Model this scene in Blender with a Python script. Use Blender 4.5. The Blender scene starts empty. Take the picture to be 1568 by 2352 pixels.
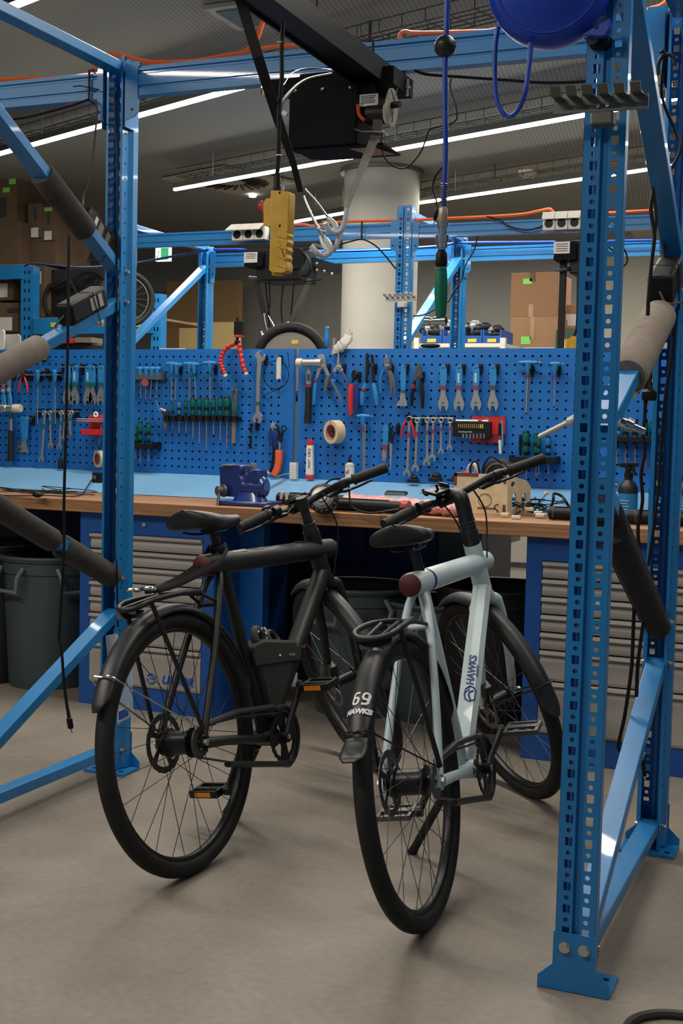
import bpy, bmesh, math, random
from mathutils import Vector, Matrix
from mathutils.geometry import tessellate_polygon
random.seed(7)
V = Vector
PI = math.pi
sc = bpy.context.scene
COL = sc.collection

# ------------------------------------------------------------------ camera
CF, CYAW, CPIT, CROL, CH = 2877.2, .395, .0655, .0238, 1.1986
cam_f = V((-math.sin(CYAW)*math.cos(CPIT), math.cos(CYAW)*math.cos(CPIT), -math.sin(CPIT)))
_r = cam_f.cross(V((0, 0, 1))).normalized(); _u = _r.cross(cam_f)
cam_r = math.cos(CROL)*_r + math.sin(CROL)*_u
cam_u = -math.sin(CROL)*_r + math.cos(CROL)*_u
CO = V((0, 0, CH))
cd = bpy.data.cameras.new('camera'); co = bpy.data.objects.new('camera', cd); COL.objects.link(co)
m = Matrix((cam_r, cam_u, -cam_f)).transposed().to_4x4(); m.translation = CO
co.matrix_world = m
cd.sensor_fit = 'VERTICAL'; cd.sensor_height = 36; cd.lens = CF*36/2352
cd.clip_start = .05; cd.clip_end = 100
sc.camera = co

def ray(x, y): return cam_f + cam_r*((x-784)/CF) - cam_u*((y-1176)/CF)
def atY(x, y, Y): d = ray(x, y); return CO + d*(Y/d.y)
def atX(x, y, X): d = ray(x, y); return CO + d*(X/d.x)
def atZ(x, y, Z): d = ray(x, y); return CO + d*((Z-CH)/d.z)

# ------------------------------------------------------------------ materials
MATS = {}
def mat(name, col, rough=.5, metal=0, bump=0, bscale=200, var=0, vscale=8, spec=.5, emit=None, estr=0, trans=0, alpha=1, coat=0):
    if name in MATS: return MATS[name]
    mt = bpy.data.materials.new(name); mt.use_nodes = True
    nt = mt.node_tree; b = nt.nodes['Principled BSDF']
    b.inputs['Base Color'].default_value = (*col, 1)
    b.inputs['Roughness'].default_value = rough
    b.inputs['Metallic'].default_value = metal
    b.inputs['Specular IOR Level'].default_value = spec
    if coat: b.inputs['Coat Weight'].default_value = coat
    if trans: b.inputs['Transmission Weight'].default_value = trans
    if alpha < 1: b.inputs['Alpha'].default_value = alpha
    if emit: b.inputs['Emission Color'].default_value = (*emit, 1); b.inputs['Emission Strength'].default_value = estr
    tc = nt.nodes.new('ShaderNodeTexCoord')
    if var:
        n = nt.nodes.new('ShaderNodeTexNoise'); n.inputs['Scale'].default_value = vscale; n.inputs['Detail'].default_value = 5
        nt.links.new(tc.outputs['Object'], n.inputs['Vector'])
        r = nt.nodes.new('ShaderNodeMapRange'); r.inputs['From Min'].default_value = .3; r.inputs['From Max'].default_value = .7
        r.inputs['To Min'].default_value = 1-var; r.inputs['To Max'].default_value = 1+var
        nt.links.new(n.outputs['Fac'], r.inputs['Value'])
        mx = nt.nodes.new('ShaderNodeVectorMath'); mx.operation = 'SCALE'; mx.inputs[0].default_value = col
        nt.links.new(r.outputs['Result'], mx.inputs['Scale']); nt.links.new(mx.outputs['Vector'], b.inputs['Base Color'])
    if bump:
        n2 = nt.nodes.new('ShaderNodeTexNoise'); n2.inputs['Scale'].default_value = bscale; n2.inputs['Detail'].default_value = 3
        nt.links.new(tc.outputs['Object'], n2.inputs['Vector'])
        bp = nt.nodes.new('ShaderNodeBump'); bp.inputs['Strength'].default_value = bump; bp.inputs['Distance'].default_value = .002
        nt.links.new(n2.outputs['Fac'], bp.inputs['Height']); nt.links.new(bp.outputs['Normal'], b.inputs['Normal'])
    MATS[name] = mt
    return mt

BLUE = mat('rack_blue_enamel', (.010, .180, .46), .36, bump=.15, bscale=500, var=.10, vscale=5, coat=.2)
CABB = mat('cabinet_blue', (.007, .075, .31), .42, bump=.1, bscale=400, var=.06)
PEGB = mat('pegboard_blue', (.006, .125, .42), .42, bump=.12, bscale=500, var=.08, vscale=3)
PEGL = mat('lit_ledge_blue', (.17, .37, .58), .38, bump=.12, bscale=500, var=.08, vscale=3)  # paler copy of the board blue, ceiling light painted into the colour
GREYD = mat('drawer_grey', (.35, .32, .29), .42, var=.05)
BLK = mat('black_plastic', (.006, .0065, .008), .5, spec=.25)
BLKM = mat('matte_black_paint', (.0105, .011, .0115), .45, spec=.4, bump=.1, bscale=900)
BLKS = mat('black_steel', (.007, .0075, .009), .38, spec=.35)
RUB = mat('tyre_rubber', (.0095, .010, .010), .65, spec=.3, bump=.5, bscale=260, var=.25, vscale=20)
FEND = mat('fender_plastic', (.02, .02, .022), .45, bump=.1, bscale=300, var=.35, vscale=10)
FOAM = mat('foam_grey', (.045, .040, .036), .95, bump=.8, bscale=350, var=.15, vscale=30)
FOAML = mat('foam_light', (.21, .175, .145), .95, bump=.8, bscale=350, var=.12, vscale=30)
FOAMB = mat('foam_black', (.014, .013, .014), .95, bump=.8, bscale=350, var=.2, vscale=30)
CHR = mat('chrome', (.62, .62, .60), .22, 1)
STL = mat('tool_steel', (.46, .45, .42), .35, .85, bump=.1, bscale=400)
STLD = mat('dark_steel', (.10, .10, .10), .4, .7)
ZINC = mat('zinc_bolt', (.6, .58, .52), .35, .9)
WFR = mat('pale_blue_frame_paint', (.50, .60, .62), .38, var=.03, coat=.15)
RED = mat('red_plastic', (.55, .02, .02), .4)
DRED = mat('dark_red_lens', (.07, .006, .006), .35, bump=.6, bscale=500)
MAR = mat('maroon_band', (.22, .02, .05), .5)
GRN = mat('green_handle', (.0, .11, .08), .35)
GRNB = mat('green_band', (.0, .10, .05), .5)
HBL = mat('tool_blue', (.015, .18, .44), .4)
HNV = mat('navy_enamel', (.010, .028, .15), .28, coat=.4)
ORG = mat('orange_cable', (.80, .13, .02), .5)
AMB = mat('amber_reflector', (.7, .22, .01), .25)
YEL = mat('yellow_plastic', (.55, .31, .02), .45, bump=.2, bscale=200, var=.15, vscale=25)
YELL = mat('yellow_label', (.65, .50, .05), .6)
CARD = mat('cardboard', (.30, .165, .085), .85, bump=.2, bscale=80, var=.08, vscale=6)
CARDD = mat('dark_shaded_cardboard', (.11, .068, .036), .85, bump=.2, bscale=80, var=.12, vscale=6)  # cardboard with the dim left background's shade painted in; also a brown patch
TAPE = mat('parcel_tape', (.36, .22, .13), .3)
PAPER = mat('paper', (.62, .60, .56), .8)
GLAB = mat('green_label', (.20, .62, .12), .7)
WHT = mat('white_plastic', (.66, .63, .57), .45)
WPNT = mat('white_print', (.75, .75, .73), .6)
BPNT = mat('blue_print', (.01, .10, .42), .6)
NPNT = mat('navy_print', (.01, .02, .16), .5)
DPNT = mat('dark_print', (.03, .03, .03), .6)
BINM = mat('grey_bin_plastic', (.045, .066, .073), .55, bump=.2, bscale=150, var=.1)
BINK = mat('black_bin_plastic', (.012, .012, .013), .5)
HOSE = mat('blue_hose', (.010, .06, .42), .4)
REELM = mat('reel_blue', (.008, .045, .42), .38, bump=.2, bscale=500)
PINK = mat('pink_bubble_wrap', (.66, .30, .28), .35, bump=1.0, bscale=170, var=.35, vscale=160)
WEBB = mat('grey_webbing', (.13, .115, .10), .9, bump=.5, bscale=500)
WEBK = mat('black_webbing', (.015, .015, .015), .85, bump=.5, bscale=500)
TUBC = mat('clear_tube_cover', (.60, .61, .62), .25, .1, spec=.6)
RAG = mat('grey_cloth', (.42, .39, .36), .95, bump=.5, bscale=300)
MASK = mat('masking_tape', (.58, .45, .28), .8)
ORB = mat('orange_bristle', (.70, .10, .03), .8, bump=.8, bscale=300)
GAL = mat('galvanised_tray', (.13, .135, .12), .45, .6, bump=.1)
PLY = mat('birch_plywood', (.62, .50, .32), .7, var=.12, vscale=30)
BURN = mat('burnt_edge', (.12, .05, .03), .8)
CLOTHK = mat('black_canvas', (.016, .017, .018), .85, bump=.4, bscale=600)
PILLAR = mat('pillar_paint', (.39, .375, .335), .75, bump=.1, bscale=40, var=.03)
CLRP = mat('clear_plastic', (.8, .85, .9), .15, trans=0, alpha=.22)

def wood_mat():
    mt = bpy.data.materials.new('worktop_beech'); mt.use_nodes = True; nt = mt.node_tree; b = nt.nodes['Principled BSDF']
    tc = nt.nodes.new('ShaderNodeTexCoord'); mp = nt.nodes.new('ShaderNodeMapping'); mp.inputs['Scale'].default_value = (1.2, 26, 60)
    nz = nt.nodes.new('ShaderNodeTexNoise'); nz.inputs['Scale'].default_value = 2.5; nz.inputs['Detail'].default_value = 6
    cr = nt.nodes.new('ShaderNodeValToRGB'); cr.color_ramp.elements[0].position = .3; cr.color_ramp.elements[0].color = (.19, .085, .033, 1)
    cr.color_ramp.elements[1].position = .7; cr.color_ramp.elements[1].color = (.42, .215, .095, 1)
    nt.links.new(tc.outputs['Object'], mp.inputs['Vector']); nt.links.new(mp.outputs['Vector'], nz.inputs['Vector'])
    nt.links.new(nz.outputs['Fac'], cr.inputs['Fac']); nt.links.new(cr.outputs['Color'], b.inputs['Base Color'])
    b.inputs['Roughness'].default_value = .5
    return mt
WOOD = wood_mat()
def floor_mat():
    mt = bpy.data.materials.new('sealed_concrete'); mt.use_nodes = True; nt = mt.node_tree; b = nt.nodes['Principled BSDF']
    tc = nt.nodes.new('ShaderNodeTexCoord')
    def noise(s, d, dist=0):
        n = nt.nodes.new('ShaderNodeTexNoise'); n.inputs['Scale'].default_value = s; n.inputs['Detail'].default_value = d; n.inputs['Distortion'].default_value = dist
        nt.links.new(tc.outputs['Object'], n.inputs['Vector']); return n
    n1 = noise(1.6, 6, 1.0); n2 = noise(45, 3); n3 = noise(9, 8, 2)
    cr = nt.nodes.new('ShaderNodeValToRGB'); cr.color_ramp.elements[0].position = .3; cr.color_ramp.elements[0].color = (.175, .150, .122, 1)
    cr.color_ramp.elements[1].position = .72; cr.color_ramp.elements[1].color = (.265, .232, .195, 1)
    nt.links.new(n1.outputs['Fac'], cr.inputs['Fac'])
    r2 = nt.nodes.new('ShaderNodeMapRange'); r2.inputs['From Min'].default_value = .3; r2.inputs['From Max'].default_value = .7; r2.inputs['To Min'].default_value = .9; r2.inputs['To Max'].default_value = 1.08
    nt.links.new(n2.outputs['Fac'], r2.inputs['Value'])
    r3 = nt.nodes.new('ShaderNodeMapRange'); r3.inputs['From Min'].default_value = .16; r3.inputs['From Max'].default_value = .33; r3.inputs['To Min'].default_value = .45; r3.inputs['To Max'].default_value = 1
    nt.links.new(n3.outputs['Fac'], r3.inputs['Value'])
    mu = nt.nodes.new('ShaderNodeMath'); mu.operation = 'MULTIPLY'; nt.links.new(r2.outputs[0], mu.inputs[0]); nt.links.new(r3.outputs[0], mu.inputs[1])
    vm = nt.nodes.new('ShaderNodeVectorMath'); vm.operation = 'SCALE'; nt.links.new(cr.outputs['Color'], vm.inputs[0]); nt.links.new(mu.outputs[0], vm.inputs['Scale'])
    nt.links.new(vm.outputs[0], b.inputs['Base Color'])
    b.inputs['Roughness'].default_value = .55
    bp = nt.nodes.new('ShaderNodeBump'); bp.inputs['Strength'].default_value = .08; nt.links.new(n2.outputs['Fac'], bp.inputs['Height']); nt.links.new(bp.outputs['Normal'], b.inputs['Normal'])
    return mt
FLOOR = floor_mat()
def ceil_mat():
    mt = bpy.data.materials.new('perforated_ceiling'); mt.use_nodes = True; nt = mt.node_tree; b = nt.nodes['Principled BSDF']
    tc = nt.nodes.new('ShaderNodeTexCoord'); mp = nt.nodes.new('ShaderNodeMapping'); mp.inputs['Rotation'].default_value = (0, 0, math.radians(-8))
    w = nt.nodes.new('ShaderNodeTexWave'); w.inputs['Scale'].default_value = 12; w.bands_direction = 'X'; w.inputs['Distortion'].default_value = .0
    nt.links.new(tc.outputs['Object'], mp.inputs['Vector']); nt.links.new(mp.outputs['Vector'], w.inputs['Vector'])
    cr = nt.nodes.new('ShaderNodeValToRGB'); cr.color_ramp.elements[0].position = .25; cr.color_ramp.elements[0].color = (.19, .19, .172, 1)
    cr.color_ramp.elements[1].position = .5; cr.color_ramp.elements[1].color = (.26, .26, .236, 1)
    nt.links.new(w.outputs['Fac'], cr.inputs['Fac']); nt.links.new(cr.outputs['Color'], b.inputs['Base Color'])
    b.inputs['Roughness'].default_value = .8
    return mt

# ------------------------------------------------------------------ mesh builder
def frame_of(d):
    d = d.normalized(); a = V((0, 0, 1)) if abs(d.z) < .95 else V((0, 1, 0))
    x = d.cross(a).normalized(); y = x.cross(d).normalized()
    return x, y
class MB:
    def __init__(s): s.v = []; s.f = []; s.mi = []; s.cur = 0
    def add(s, vs, fs):
        o = len(s.v); s.v += [V(p) for p in vs]; s.f += [tuple(i+o for i in f) for f in fs]; s.mi += [s.cur]*len(fs); return s
    def box(s, c, sz, M=None):
        c = V(c); h = V(sz)/2
        P = [V((a*h.x, b*h.y, d*h.z)) for a in (-1, 1) for b in (-1, 1) for d in (-1, 1)]
        if M is not None: P = [M @ p for p in P]
        return s.add([c+p for p in P], [(0, 1, 3, 2), (4, 6, 7, 5), (0, 4, 5, 1), (2, 3, 7, 6), (0, 2, 6, 4), (1, 5, 7, 3)])
    def bb(s, a, b):
        a = V(a); b = V(b); return s.box((a+b)/2, [abs(b[i]-a[i]) for i in range(3)])
    def bar(s, p0, p1, w, h, up=V((0, 0, 1))):     # box from p0 to p1; w across, h along up
        p0 = V(p0); p1 = V(p1); d = (p1-p0).normalized(); x = d.cross(V(up)).normalized(); y = x.cross(d)
        P = []
        for p in (p0, p1):
            for a, b in ((-1, -1), (1, -1), (1, 1), (-1, 1)): P.append(p+x*(a*w/2)+y*(b*h/2))
        return s.add(P, [(3, 2, 1, 0), (4, 5, 6, 7), (0, 1, 5, 4), (1, 2, 6, 5), (2, 3, 7, 6), (3, 0, 4, 7)])
    def tube(s, path, r, n=8, closed=False, flat=1.0, up=None, caps=True):
        P = [V(p) for p in path]; N = len(P); R = r if isinstance(r, (list, tuple)) else [r]*N
        vs = []; x = None
        for i in range(N):
            if closed: d = (P[(i+1) % N]-P[i-1])
            else: d = P[min(i+1, N-1)]-P[max(i-1, 0)]
            if d.length < 1e-9: d = V((0, 0, 1))
            d.normalize()
            if up is not None: x = d.cross(V(up)); x.normalize()
            elif x is None: x = frame_of(d)[0]
            else:
                x = x-d*x.dot(d)
                x = x.normalized() if x.length > 1e-6 else frame_of(d)[0]
            y = x.cross(d)
            for k in range(n):
                a = 2*PI*k/n; vs.append(P[i]+x*(math.cos(a)*R[i])+y*(math.sin(a)*R[i]*flat))
        fs = []
        for i in range(N if closed else N-1):
            a = i*n; b = ((i+1) % N)*n
            for k in range(n): k2 = (k+1) % n; fs.append((a+k, a+k2, b+k2, b+k))
        if not closed and caps: fs.append(tuple(range(n-1, -1, -1))); fs.append(tuple((N-1)*n+k for k in range(n)))
        return s.add(vs, fs)
    def cyl(s, p0, p1, r, n=16, r2=None): return s.tube([p0, p1], [r, r if r2 is None else r2], n)
    def lathe(s, p0, p1, prof, n=20):              # prof: (t 0..1 or metres if >1 not allowed, r)
        p0 = V(p0); p1 = V(p1); d = p1-p0; x, y = frame_of(d); vs = []; fs = []
        for t, r in prof:
            for k in range(n): a = 2*PI*k/n; vs.append(p0+d*t+x*(math.cos(a)*r)+y*(math.sin(a)*r))
        for i in range(len(prof)-1):
            for k in range(n): k2 = (k+1) % n; fs.append((i*n+k, i*n+k2, (i+1)*n+k2, (i+1)*n+k))
        fs.append(tuple(range(n-1, -1, -1))); fs.append(tuple((len(prof)-1)*n+k for k in range(n)))
        return s.add(vs, fs)
    def torus(s, c, ax, R, r, n=48, m=10, a0=0, a1=2*PI, ref=None, sx=1, sy=1):
        c = V(c); ax = V(ax).normalized(); x = V(ref).normalized() if ref is not None else frame_of(ax)[0]; y = ax.cross(x)
        full = abs(a1-a0-2*PI) < 1e-6; N = n if full else n+1; vs = []; fs = []
        for i in range(N):
            a = a0+(a1-a0)*i/n; d = x*math.cos(a)+y*math.sin(a)
            for k in range(m): b = 2*PI*k/m; vs.append(c+d*(R+r*sx*math.cos(b))+ax*(r*sy*math.sin(b)))
        for i in range(N if full else N-1):
            j = (i+1) % N
            for k in range(m): k2 = (k+1) % m; fs.append((i*m+k, i*m+k2, j*m+k2, j*m+k))
        return s.add(vs, fs)
    def sphere(s, c, r, n=16, m=10, sc=(1, 1, 1)):
        c = V(c); vs = []; fs = []
        for i in range(m+1):
            t = PI*i/m
            for k in range(n): a = 2*PI*k/n; vs.append(c+V((math.sin(t)*math.cos(a)*r*sc[0], math.sin(t)*math.sin(a)*r*sc[1], math.cos(t)*r*sc[2])))
        for i in range(m):
            for k in range(n): k2 = (k+1) % n; fs.append((i*n+k, (i+1)*n+k, (i+1)*n+k2, i*n+k2))
        return s.add(vs, fs)
    def plate(s, loops, off):                      # loops: list of 3D point loops (first outer, rest holes), off: extrusion vector
        off = V(off); L = [[V(p) for p in lp] for lp in loops]; flat = [p for lp in L for p in lp]; n = len(flat)
        tris = tessellate_polygon(L)
        fs = [tuple(t) for t in tris]+[tuple(i+n for i in reversed(t)) for t in tris]; o = 0
        for lp in L:
            k = len(lp)
            for i in range(k): j = (i+1) % k; fs.append((o+i, o+j, o+j+n, o+i+n))
            o += k
        return s.add(flat+[p+off for p in flat], fs)
    def mesh(s, name, mats, org, smooth, bevel=0, recalc=True, merge=False):
        me = bpy.data.meshes.new(name); me.from_pydata([p-org for p in s.v], [], s.f)
        for mm in (mats if isinstance(mats, (list, tuple)) else [mats]): me.materials.append(mm)
        for i, p in enumerate(me.polygons): p.material_index = s.mi[i]
        if recalc or merge:
            b = bmesh.new(); b.from_mesh(me)
            if merge: bmesh.ops.remove_doubles(b, verts=b.verts, dist=1e-5)
            bmesh.ops.recalc_face_normals(b, faces=b.faces); b.to_mesh(me); b.free()
        if smooth:
            me.polygons.foreach_set('use_smooth', [True]*len(me.polygons))
            try: me.set_sharp_from_angle(angle=math.radians(38))
            except Exception: pass
        me.update(); return me
    def build(s, name, mats, parent=None, smooth=True, bevel=0, org=None, solid=0, local=False, merge=False):
        if parent is not None:
            o_ = V((0, 0, 0)) if local else parent_origin(parent)
        else: o_ = V(org) if org is not None else base_point(s.v)
        me = s.mesh(name, mats, o_, smooth, merge=merge)
        ob = bpy.data.objects.new(name, me); COL.objects.link(ob)
        if parent is not None: ob.parent = parent
        else: ob.location = o_
        if solid: md = ob.modifiers.new('thickness', 'SOLIDIFY'); md.thickness = solid; md.offset = 0
        if bevel: md = ob.modifiers.new('edge', 'BEVEL'); md.width = bevel; md.segments = 2; md.limit_method = 'ANGLE'
        return ob
def base_point(vs):
    xs = [p.x for p in vs]; ys = [p.y for p in vs]; zs = [p.z for p in vs]
    return V(((min(xs)+max(xs))/2, (min(ys)+max(ys))/2, min(zs)))
def parent_origin(p):
    o = V((0, 0, 0))
    while p is not None: o += p.location; p = p.parent
    return o
def tag(o, label=None, cat=None, group=None, kind=None):
    if label: o['label'] = label
    if cat: o['category'] = cat
    if group: o['group'] = group
    if kind: o['kind'] = kind
    return o
def thing(name, loc, label, cat, group=None):
    o = bpy.data.objects.new(name, None); o.empty_display_size = .05; COL.objects.link(o); o.location = V(loc)
    return tag(o, label, cat, group)
def struct(name, mb, mt, **k): return tag(mb.build(name, mt, **k), kind='structure')
def textmesh(s, size, M, name, mt, parent, ext=.0004, local=False, align='CENTER', shear=0, bold=.0):
    cu = bpy.data.curves.new(name, 'FONT'); cu.body = s; cu.size = size; cu.align_x = align; cu.align_y = 'CENTER'; cu.extrude = ext; cu.shear = shear; cu.offset = bold
    ob = bpy.data.objects.new(name, cu); COL.objects.link(ob)
    me = bpy.data.meshes.new_from_object(ob.evaluated_get(bpy.context.evaluated_depsgraph_get()))
    bpy.data.objects.remove(ob); me.transform(M)
    if not local: me.transform(Matrix.Translation(-parent_origin(parent)))
    me.materials.clear(); me.materials.append(mt)
    o = bpy.data.objects.new(name, me); COL.objects.link(o); o.parent = parent
    return o
def Mxy(o, x, y):                                  # text matrix: origin, x dir, y dir
    x = V(x).normalized(); z = x.cross(V(y)).normalized(); y = z.cross(x)
    M = Matrix((x, y, z)).transposed().to_4x4(); M.translation = V(o); return M
def rail(pts, n=8):                                # smooth curve through points (Catmull-Rom)
    P = [V(p) for p in pts]; P = [P[0]*2-P[1]]+P+[P[-1]*2-P[-2]]; out = []
    for i in range(1, len(P)-2):
        a, b, c, d = P[i-1], P[i], P[i+1], P[i+2]
        for k in range(n):
            t = k/n; out.append(.5*((2*b)+(c-a)*t+(2*a-5*b+4*c-d)*t*t+(3*b-a-3*c+d)*t**3))
    out.append(P[-2]); return out
def cable(name, pts, r, mt, label, cat, group=None, n=6):
    return tag(MB().tube(rail(pts), r, n).build(name, mt), label, cat, group)
# ------------------------------------------------------------------ room
WY = 12.4; CZ = 3.22
struct('floor', MB().bb((-14, -4, -.1), (6, WY+.2, 0)), FLOOR, org=(0, 0, 0), smooth=False)
struct('ceiling', MB().bb((-14, -4, CZ), (6, WY+.2, CZ+.1)), ceil_mat(), org=(0, 0, 0), smooth=False)
WALLM = mat('back_wall_paint', (.24, .235, .22), .85, var=.04, vscale=2)
WALLW = mat('warm_white_wall', (.42, .40, .34), .85)
WALLY = mat('ochre_wall_panel', (.34, .22, .10), .8)
struct('wall_back', MB().bb((-14, WY, 0), (6, WY+.1, CZ)), WALLM, org=(0, WY, 0), smooth=False)
struct('wall_left', MB().bb((-14.1, -4, 0), (-14, WY, CZ)), WALLM, org=(-14, 0, 0), smooth=False)
struct('wall_right', MB().bb((4.6, 4, 0), (4.7, WY, CZ)), WALLM, org=(4.6, 4, 0), smooth=False)
# lighter wall stretch right of the far uprights, warm wall panel left
xa = atY(1350, 700, WY-.06).x; xb = 4.5
struct('trim_1', MB().bb((xa, WY-.06, 0), (xb, WY-.002, CZ)), WALLW, smooth=False)
xa = atY(382, 700, WY-.5).x; xb = atY(547, 700, WY-.5).x
struct('trim_2', MB().bb((xa, WY-.5, 0), (xb, WY-.4, 2.75)), WALLY, smooth=False)
# panel behind the left rack; its pale yellow paints the light pooled there
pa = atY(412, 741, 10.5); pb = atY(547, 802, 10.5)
t = thing('partition_screen', ((pa.x+pb.x)/2, 10.5, 0), 'partition board painted pale yellow as pooled light, behind the left pegboard, under the ochre panel', 'partition')
MB().bb((pa.x, 10.5, .04), (pb.x, 10.55, pa.z)).build('panel', mat('pooled_light_yellow', (.62, .47, .20), .6), t, smooth=False)
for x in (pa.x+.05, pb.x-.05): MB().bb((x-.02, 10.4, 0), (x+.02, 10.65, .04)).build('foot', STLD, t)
# round pillar
t = MB(); cx, cy = -3.58, 9.25
t.cyl((cx, cy, 0), (cx, cy, CZ-.001), .295, 48)
tag(t.build('pillar', PILLAR), 'thick round off-white concrete pillar rising behind the tool boards', 'pillar')
tag(MB().cyl((cx, cy, CZ-.03), (cx, cy, CZ-.002), .325, 48).build('trim_3', GAL), kind='structure')

# ------------------------------------------------------------------ ceiling lights
LIGHT = mat('led_glow', (1, 1, 1), .5, emit=(1.0, .95, .84), estr=26)
def led(a, b, z, label, drop=True):
    a = V(a); b = V(b); t = thing('ceiling_light', (a+b)/2, label, 'light', 'long LED strip lights under the ceiling')
    d = (b-a).normalized()
    MB().bar(a+V((0, 0, .028)), b+V((0, 0, .028)), .05, .04).build('housing', GAL, t, smooth=False)
    MB().bar(a, b, .024, .014).build('diffuser', LIGHT, t, smooth=False)
    L = (b-a).length; n = max(2, int(L/1.6))
    for i in range(n+1):
        p = a+(b-a)*((i+.25)/(n+.5)); MB().cyl(p+V((0, 0, .04)), V((p.x, p.y, CZ)), .006, 6).build('hanger', STL, t)
LZ = 3.0
dl = V((-.925, .38, 0)).normalized()
def zz(x, y): return atZ(x, y, LZ)
led(zz(0, 355)-dl*-1.6, zz(598, 190), LZ, 'LED strip light crossing behind the left upright above the tool bay')
led(zz(401, 436), zz(1500, 243)-dl*2.2, LZ, 'long LED strip light running behind the black hoist box and the air hose')
led(zz(938, 470)+dl*.0, zz(1500, 389)-dl*2.6, LZ, 'LED strip light right of the round pillar, low on the far ceiling')
led(zz(722, 504)+dl*.4, zz(784, 490)-dl*.1, LZ, 'short LED strip light showing behind the steel hooks, left of the pillar')
led(zz(92, -9), zz(6, 10)+dl*2.2, LZ, 'LED strip light just peeking in at the top left corner')
# the same fittings carry on over the front of the shop, out of frame
def area(name, loc, rot, sx, sy, e, col=(1, .93, .82)):
    l = bpy.data.lights.new(name, 'AREA'); l.shape = 'RECTANGLE'; l.size = sx; l.size_y = sy; l.energy = e; l.color = col
    o = bpy.data.objects.new(name, l); COL.objects.link(o); o.location = loc; o.rotation_euler = rot; return o
ang = math.atan2(dl.y, dl.x)
area('lamp_front', (-3.0, 1.2, 3.05), (0, 0, ang), 3.6, .08, 70)
area('lamp_front', (.9, 2.6, 3.05), (0, 0, ang), 3.0, .08, 22)
area('lamp_mid', (-1.9, 4.35, 3.08), (0, 0, ang), 3.2, .08, 50)
area('lamp_far', (-3.2, 7.3, 2.98), (0, 0, ang), 4.2, .08, 75)
area('lamp_far', (-2.4, 10.2, 2.98), (0, 0, ang), 4.2, .08, 60)
w = bpy.data.worlds.new('world'); sc.world = w; w.use_nodes = True
w.node_tree.nodes['Background'].inputs['Color'].default_value = (.50, .72, 1, 1)
w.node_tree.nodes['Background'].inputs['Strength'].default_value = .13

# wire cable trays over the strips
def tray(a, b, z, label):
    a = V((a.x, a.y, z)); b = V((b.x, b.y, z)); d = (b-a).normalized(); s = d.cross(V((0, 0, 1))); mb = MB()
    for off, h in ((-.1, 0), (0, 0), (.1, 0), (-.1, .06), (.1, .06), (-.05, 0), (.05, 0)): mb.tube([a+s*off+V((0, 0, h)), b+s*off+V((0, 0, h))], .0035, 4)
    L = (b-a).length; n = int(L/.14)
    for i in range(n+1):
        p = a+d*(i*.14); mb.tube([p-s*.1+V((0, 0, .06)), p-s*.1, p+s*.1, p+s*.1+V((0, 0, .06))], .003, 4)
    tag(mb.build('cable_tray', GAL), label, 'cable tray', 'wire cable trays under the ceiling')
up = V((0, .18, 0))
tray(zz(0, 355)+dl*1.2+up, zz(600, 190)-dl*.8+up, CZ-.1, 'wire mesh cable tray above the strip light by the left upright')
tray(zz(401, 436)+up, zz(1560, 235)-dl*1.2+up, CZ-.1, 'wire mesh cable tray above the longest strip light')
tray(zz(938, 470)+up, zz(1500, 389)-dl*1.8+up, CZ-.1, 'wire mesh cable tray above the low strip light right of the pillar')
tray(atZ(800, 110, 3.12), atZ(1130, 40, 3.12)-dl*.6, 3.12, 'wire mesh cable tray close overhead, behind the main blue beam')
# round swirl vent, smoke detector, ceiling hatch
c = atZ(528, 415, CZ-.02); t = thing('ceiling_vent', c, 'square ceiling vent plate with a round swirl of dark slots, left of the pillar', 'vent')
M3 = Matrix.Rotation(ang, 3, 'Z')
MB().box(c, (.78, .78, .02), M3).build('plate', mat('vent_cream', (.34, .31, .25), .6), t, smooth=False)
for k in range(24):
    a = 2*PI*k/24; p = c+V((math.cos(a), math.sin(a), 0))*.22+V((0, 0, -.013)); MB().box(p, (.20, .012, .012), Matrix.Rotation(a+.35, 3, 'Z')).build('slot', BLK, t, smooth=False)
c = atZ(1212, 401, CZ-.03); t = thing('smoke_detector', c, 'small round white smoke detector on the ribbed ceiling', 'smoke detector')
MB().lathe(c+V((0, 0, .028)), c+V((0, 0, -.03)), [(0, .075), (.4, .075), (.7, .05), (1, .045)]).build('body', WHT, t)
MB().lathe(c+V((0, 0, -.03)), c+V((0, 0, -.045)), [(0, .03), (1, .02)]).build('sensor', STLD, t)
c = atZ(577, 33, CZ-.015); t = thing('ceiling_hatch', c, 'square framed ceiling panel with a dull blue centre at the top of the picture', 'panel')
M3h = Matrix.Rotation(-.03, 3, 'Z'); MB().box(c, (.34, .34, .02), M3h).build('frame', mat('hatch_frame', (.30, .30, .28), .6), t, smooth=False)
MB().box(c-V((0, 0, .012)), (.25, .25, .008), M3h).build('centre', mat('hatch_blue', (.06, .12, .15), .8), t, smooth=False)
for (x, y), lb in (((860, 62), 'above the main beam'), ((1146, 388), 'right of the blue air hose')):
    c = atZ(x-10, y-4, CZ-.02); t = thing('ceiling_sensor', c, 'small square ceiling fixture on a stub rod, '+lb, 'sensor')
    MB().cyl(c+V((0, 0, .018)), c-V((0, 0, .1)), .008).build('rod', GAL, t); MB().box(c-V((0, 0, .1)), (.1, .03, .02)).build('head', GAL, t)
c = atZ(580, 449, CZ-.01); tag(MB().lathe(c+V((0, 0, .009)), c-V((0, 0, .012)), [(0, .032), (1, .032)]).build('downlight', mat('downlight_glow', (1, 1, 1), .5, emit=(1, .95, .85), estr=12)), 'tiny round downlight glowing near the far end of the ceiling', 'light')
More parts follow.
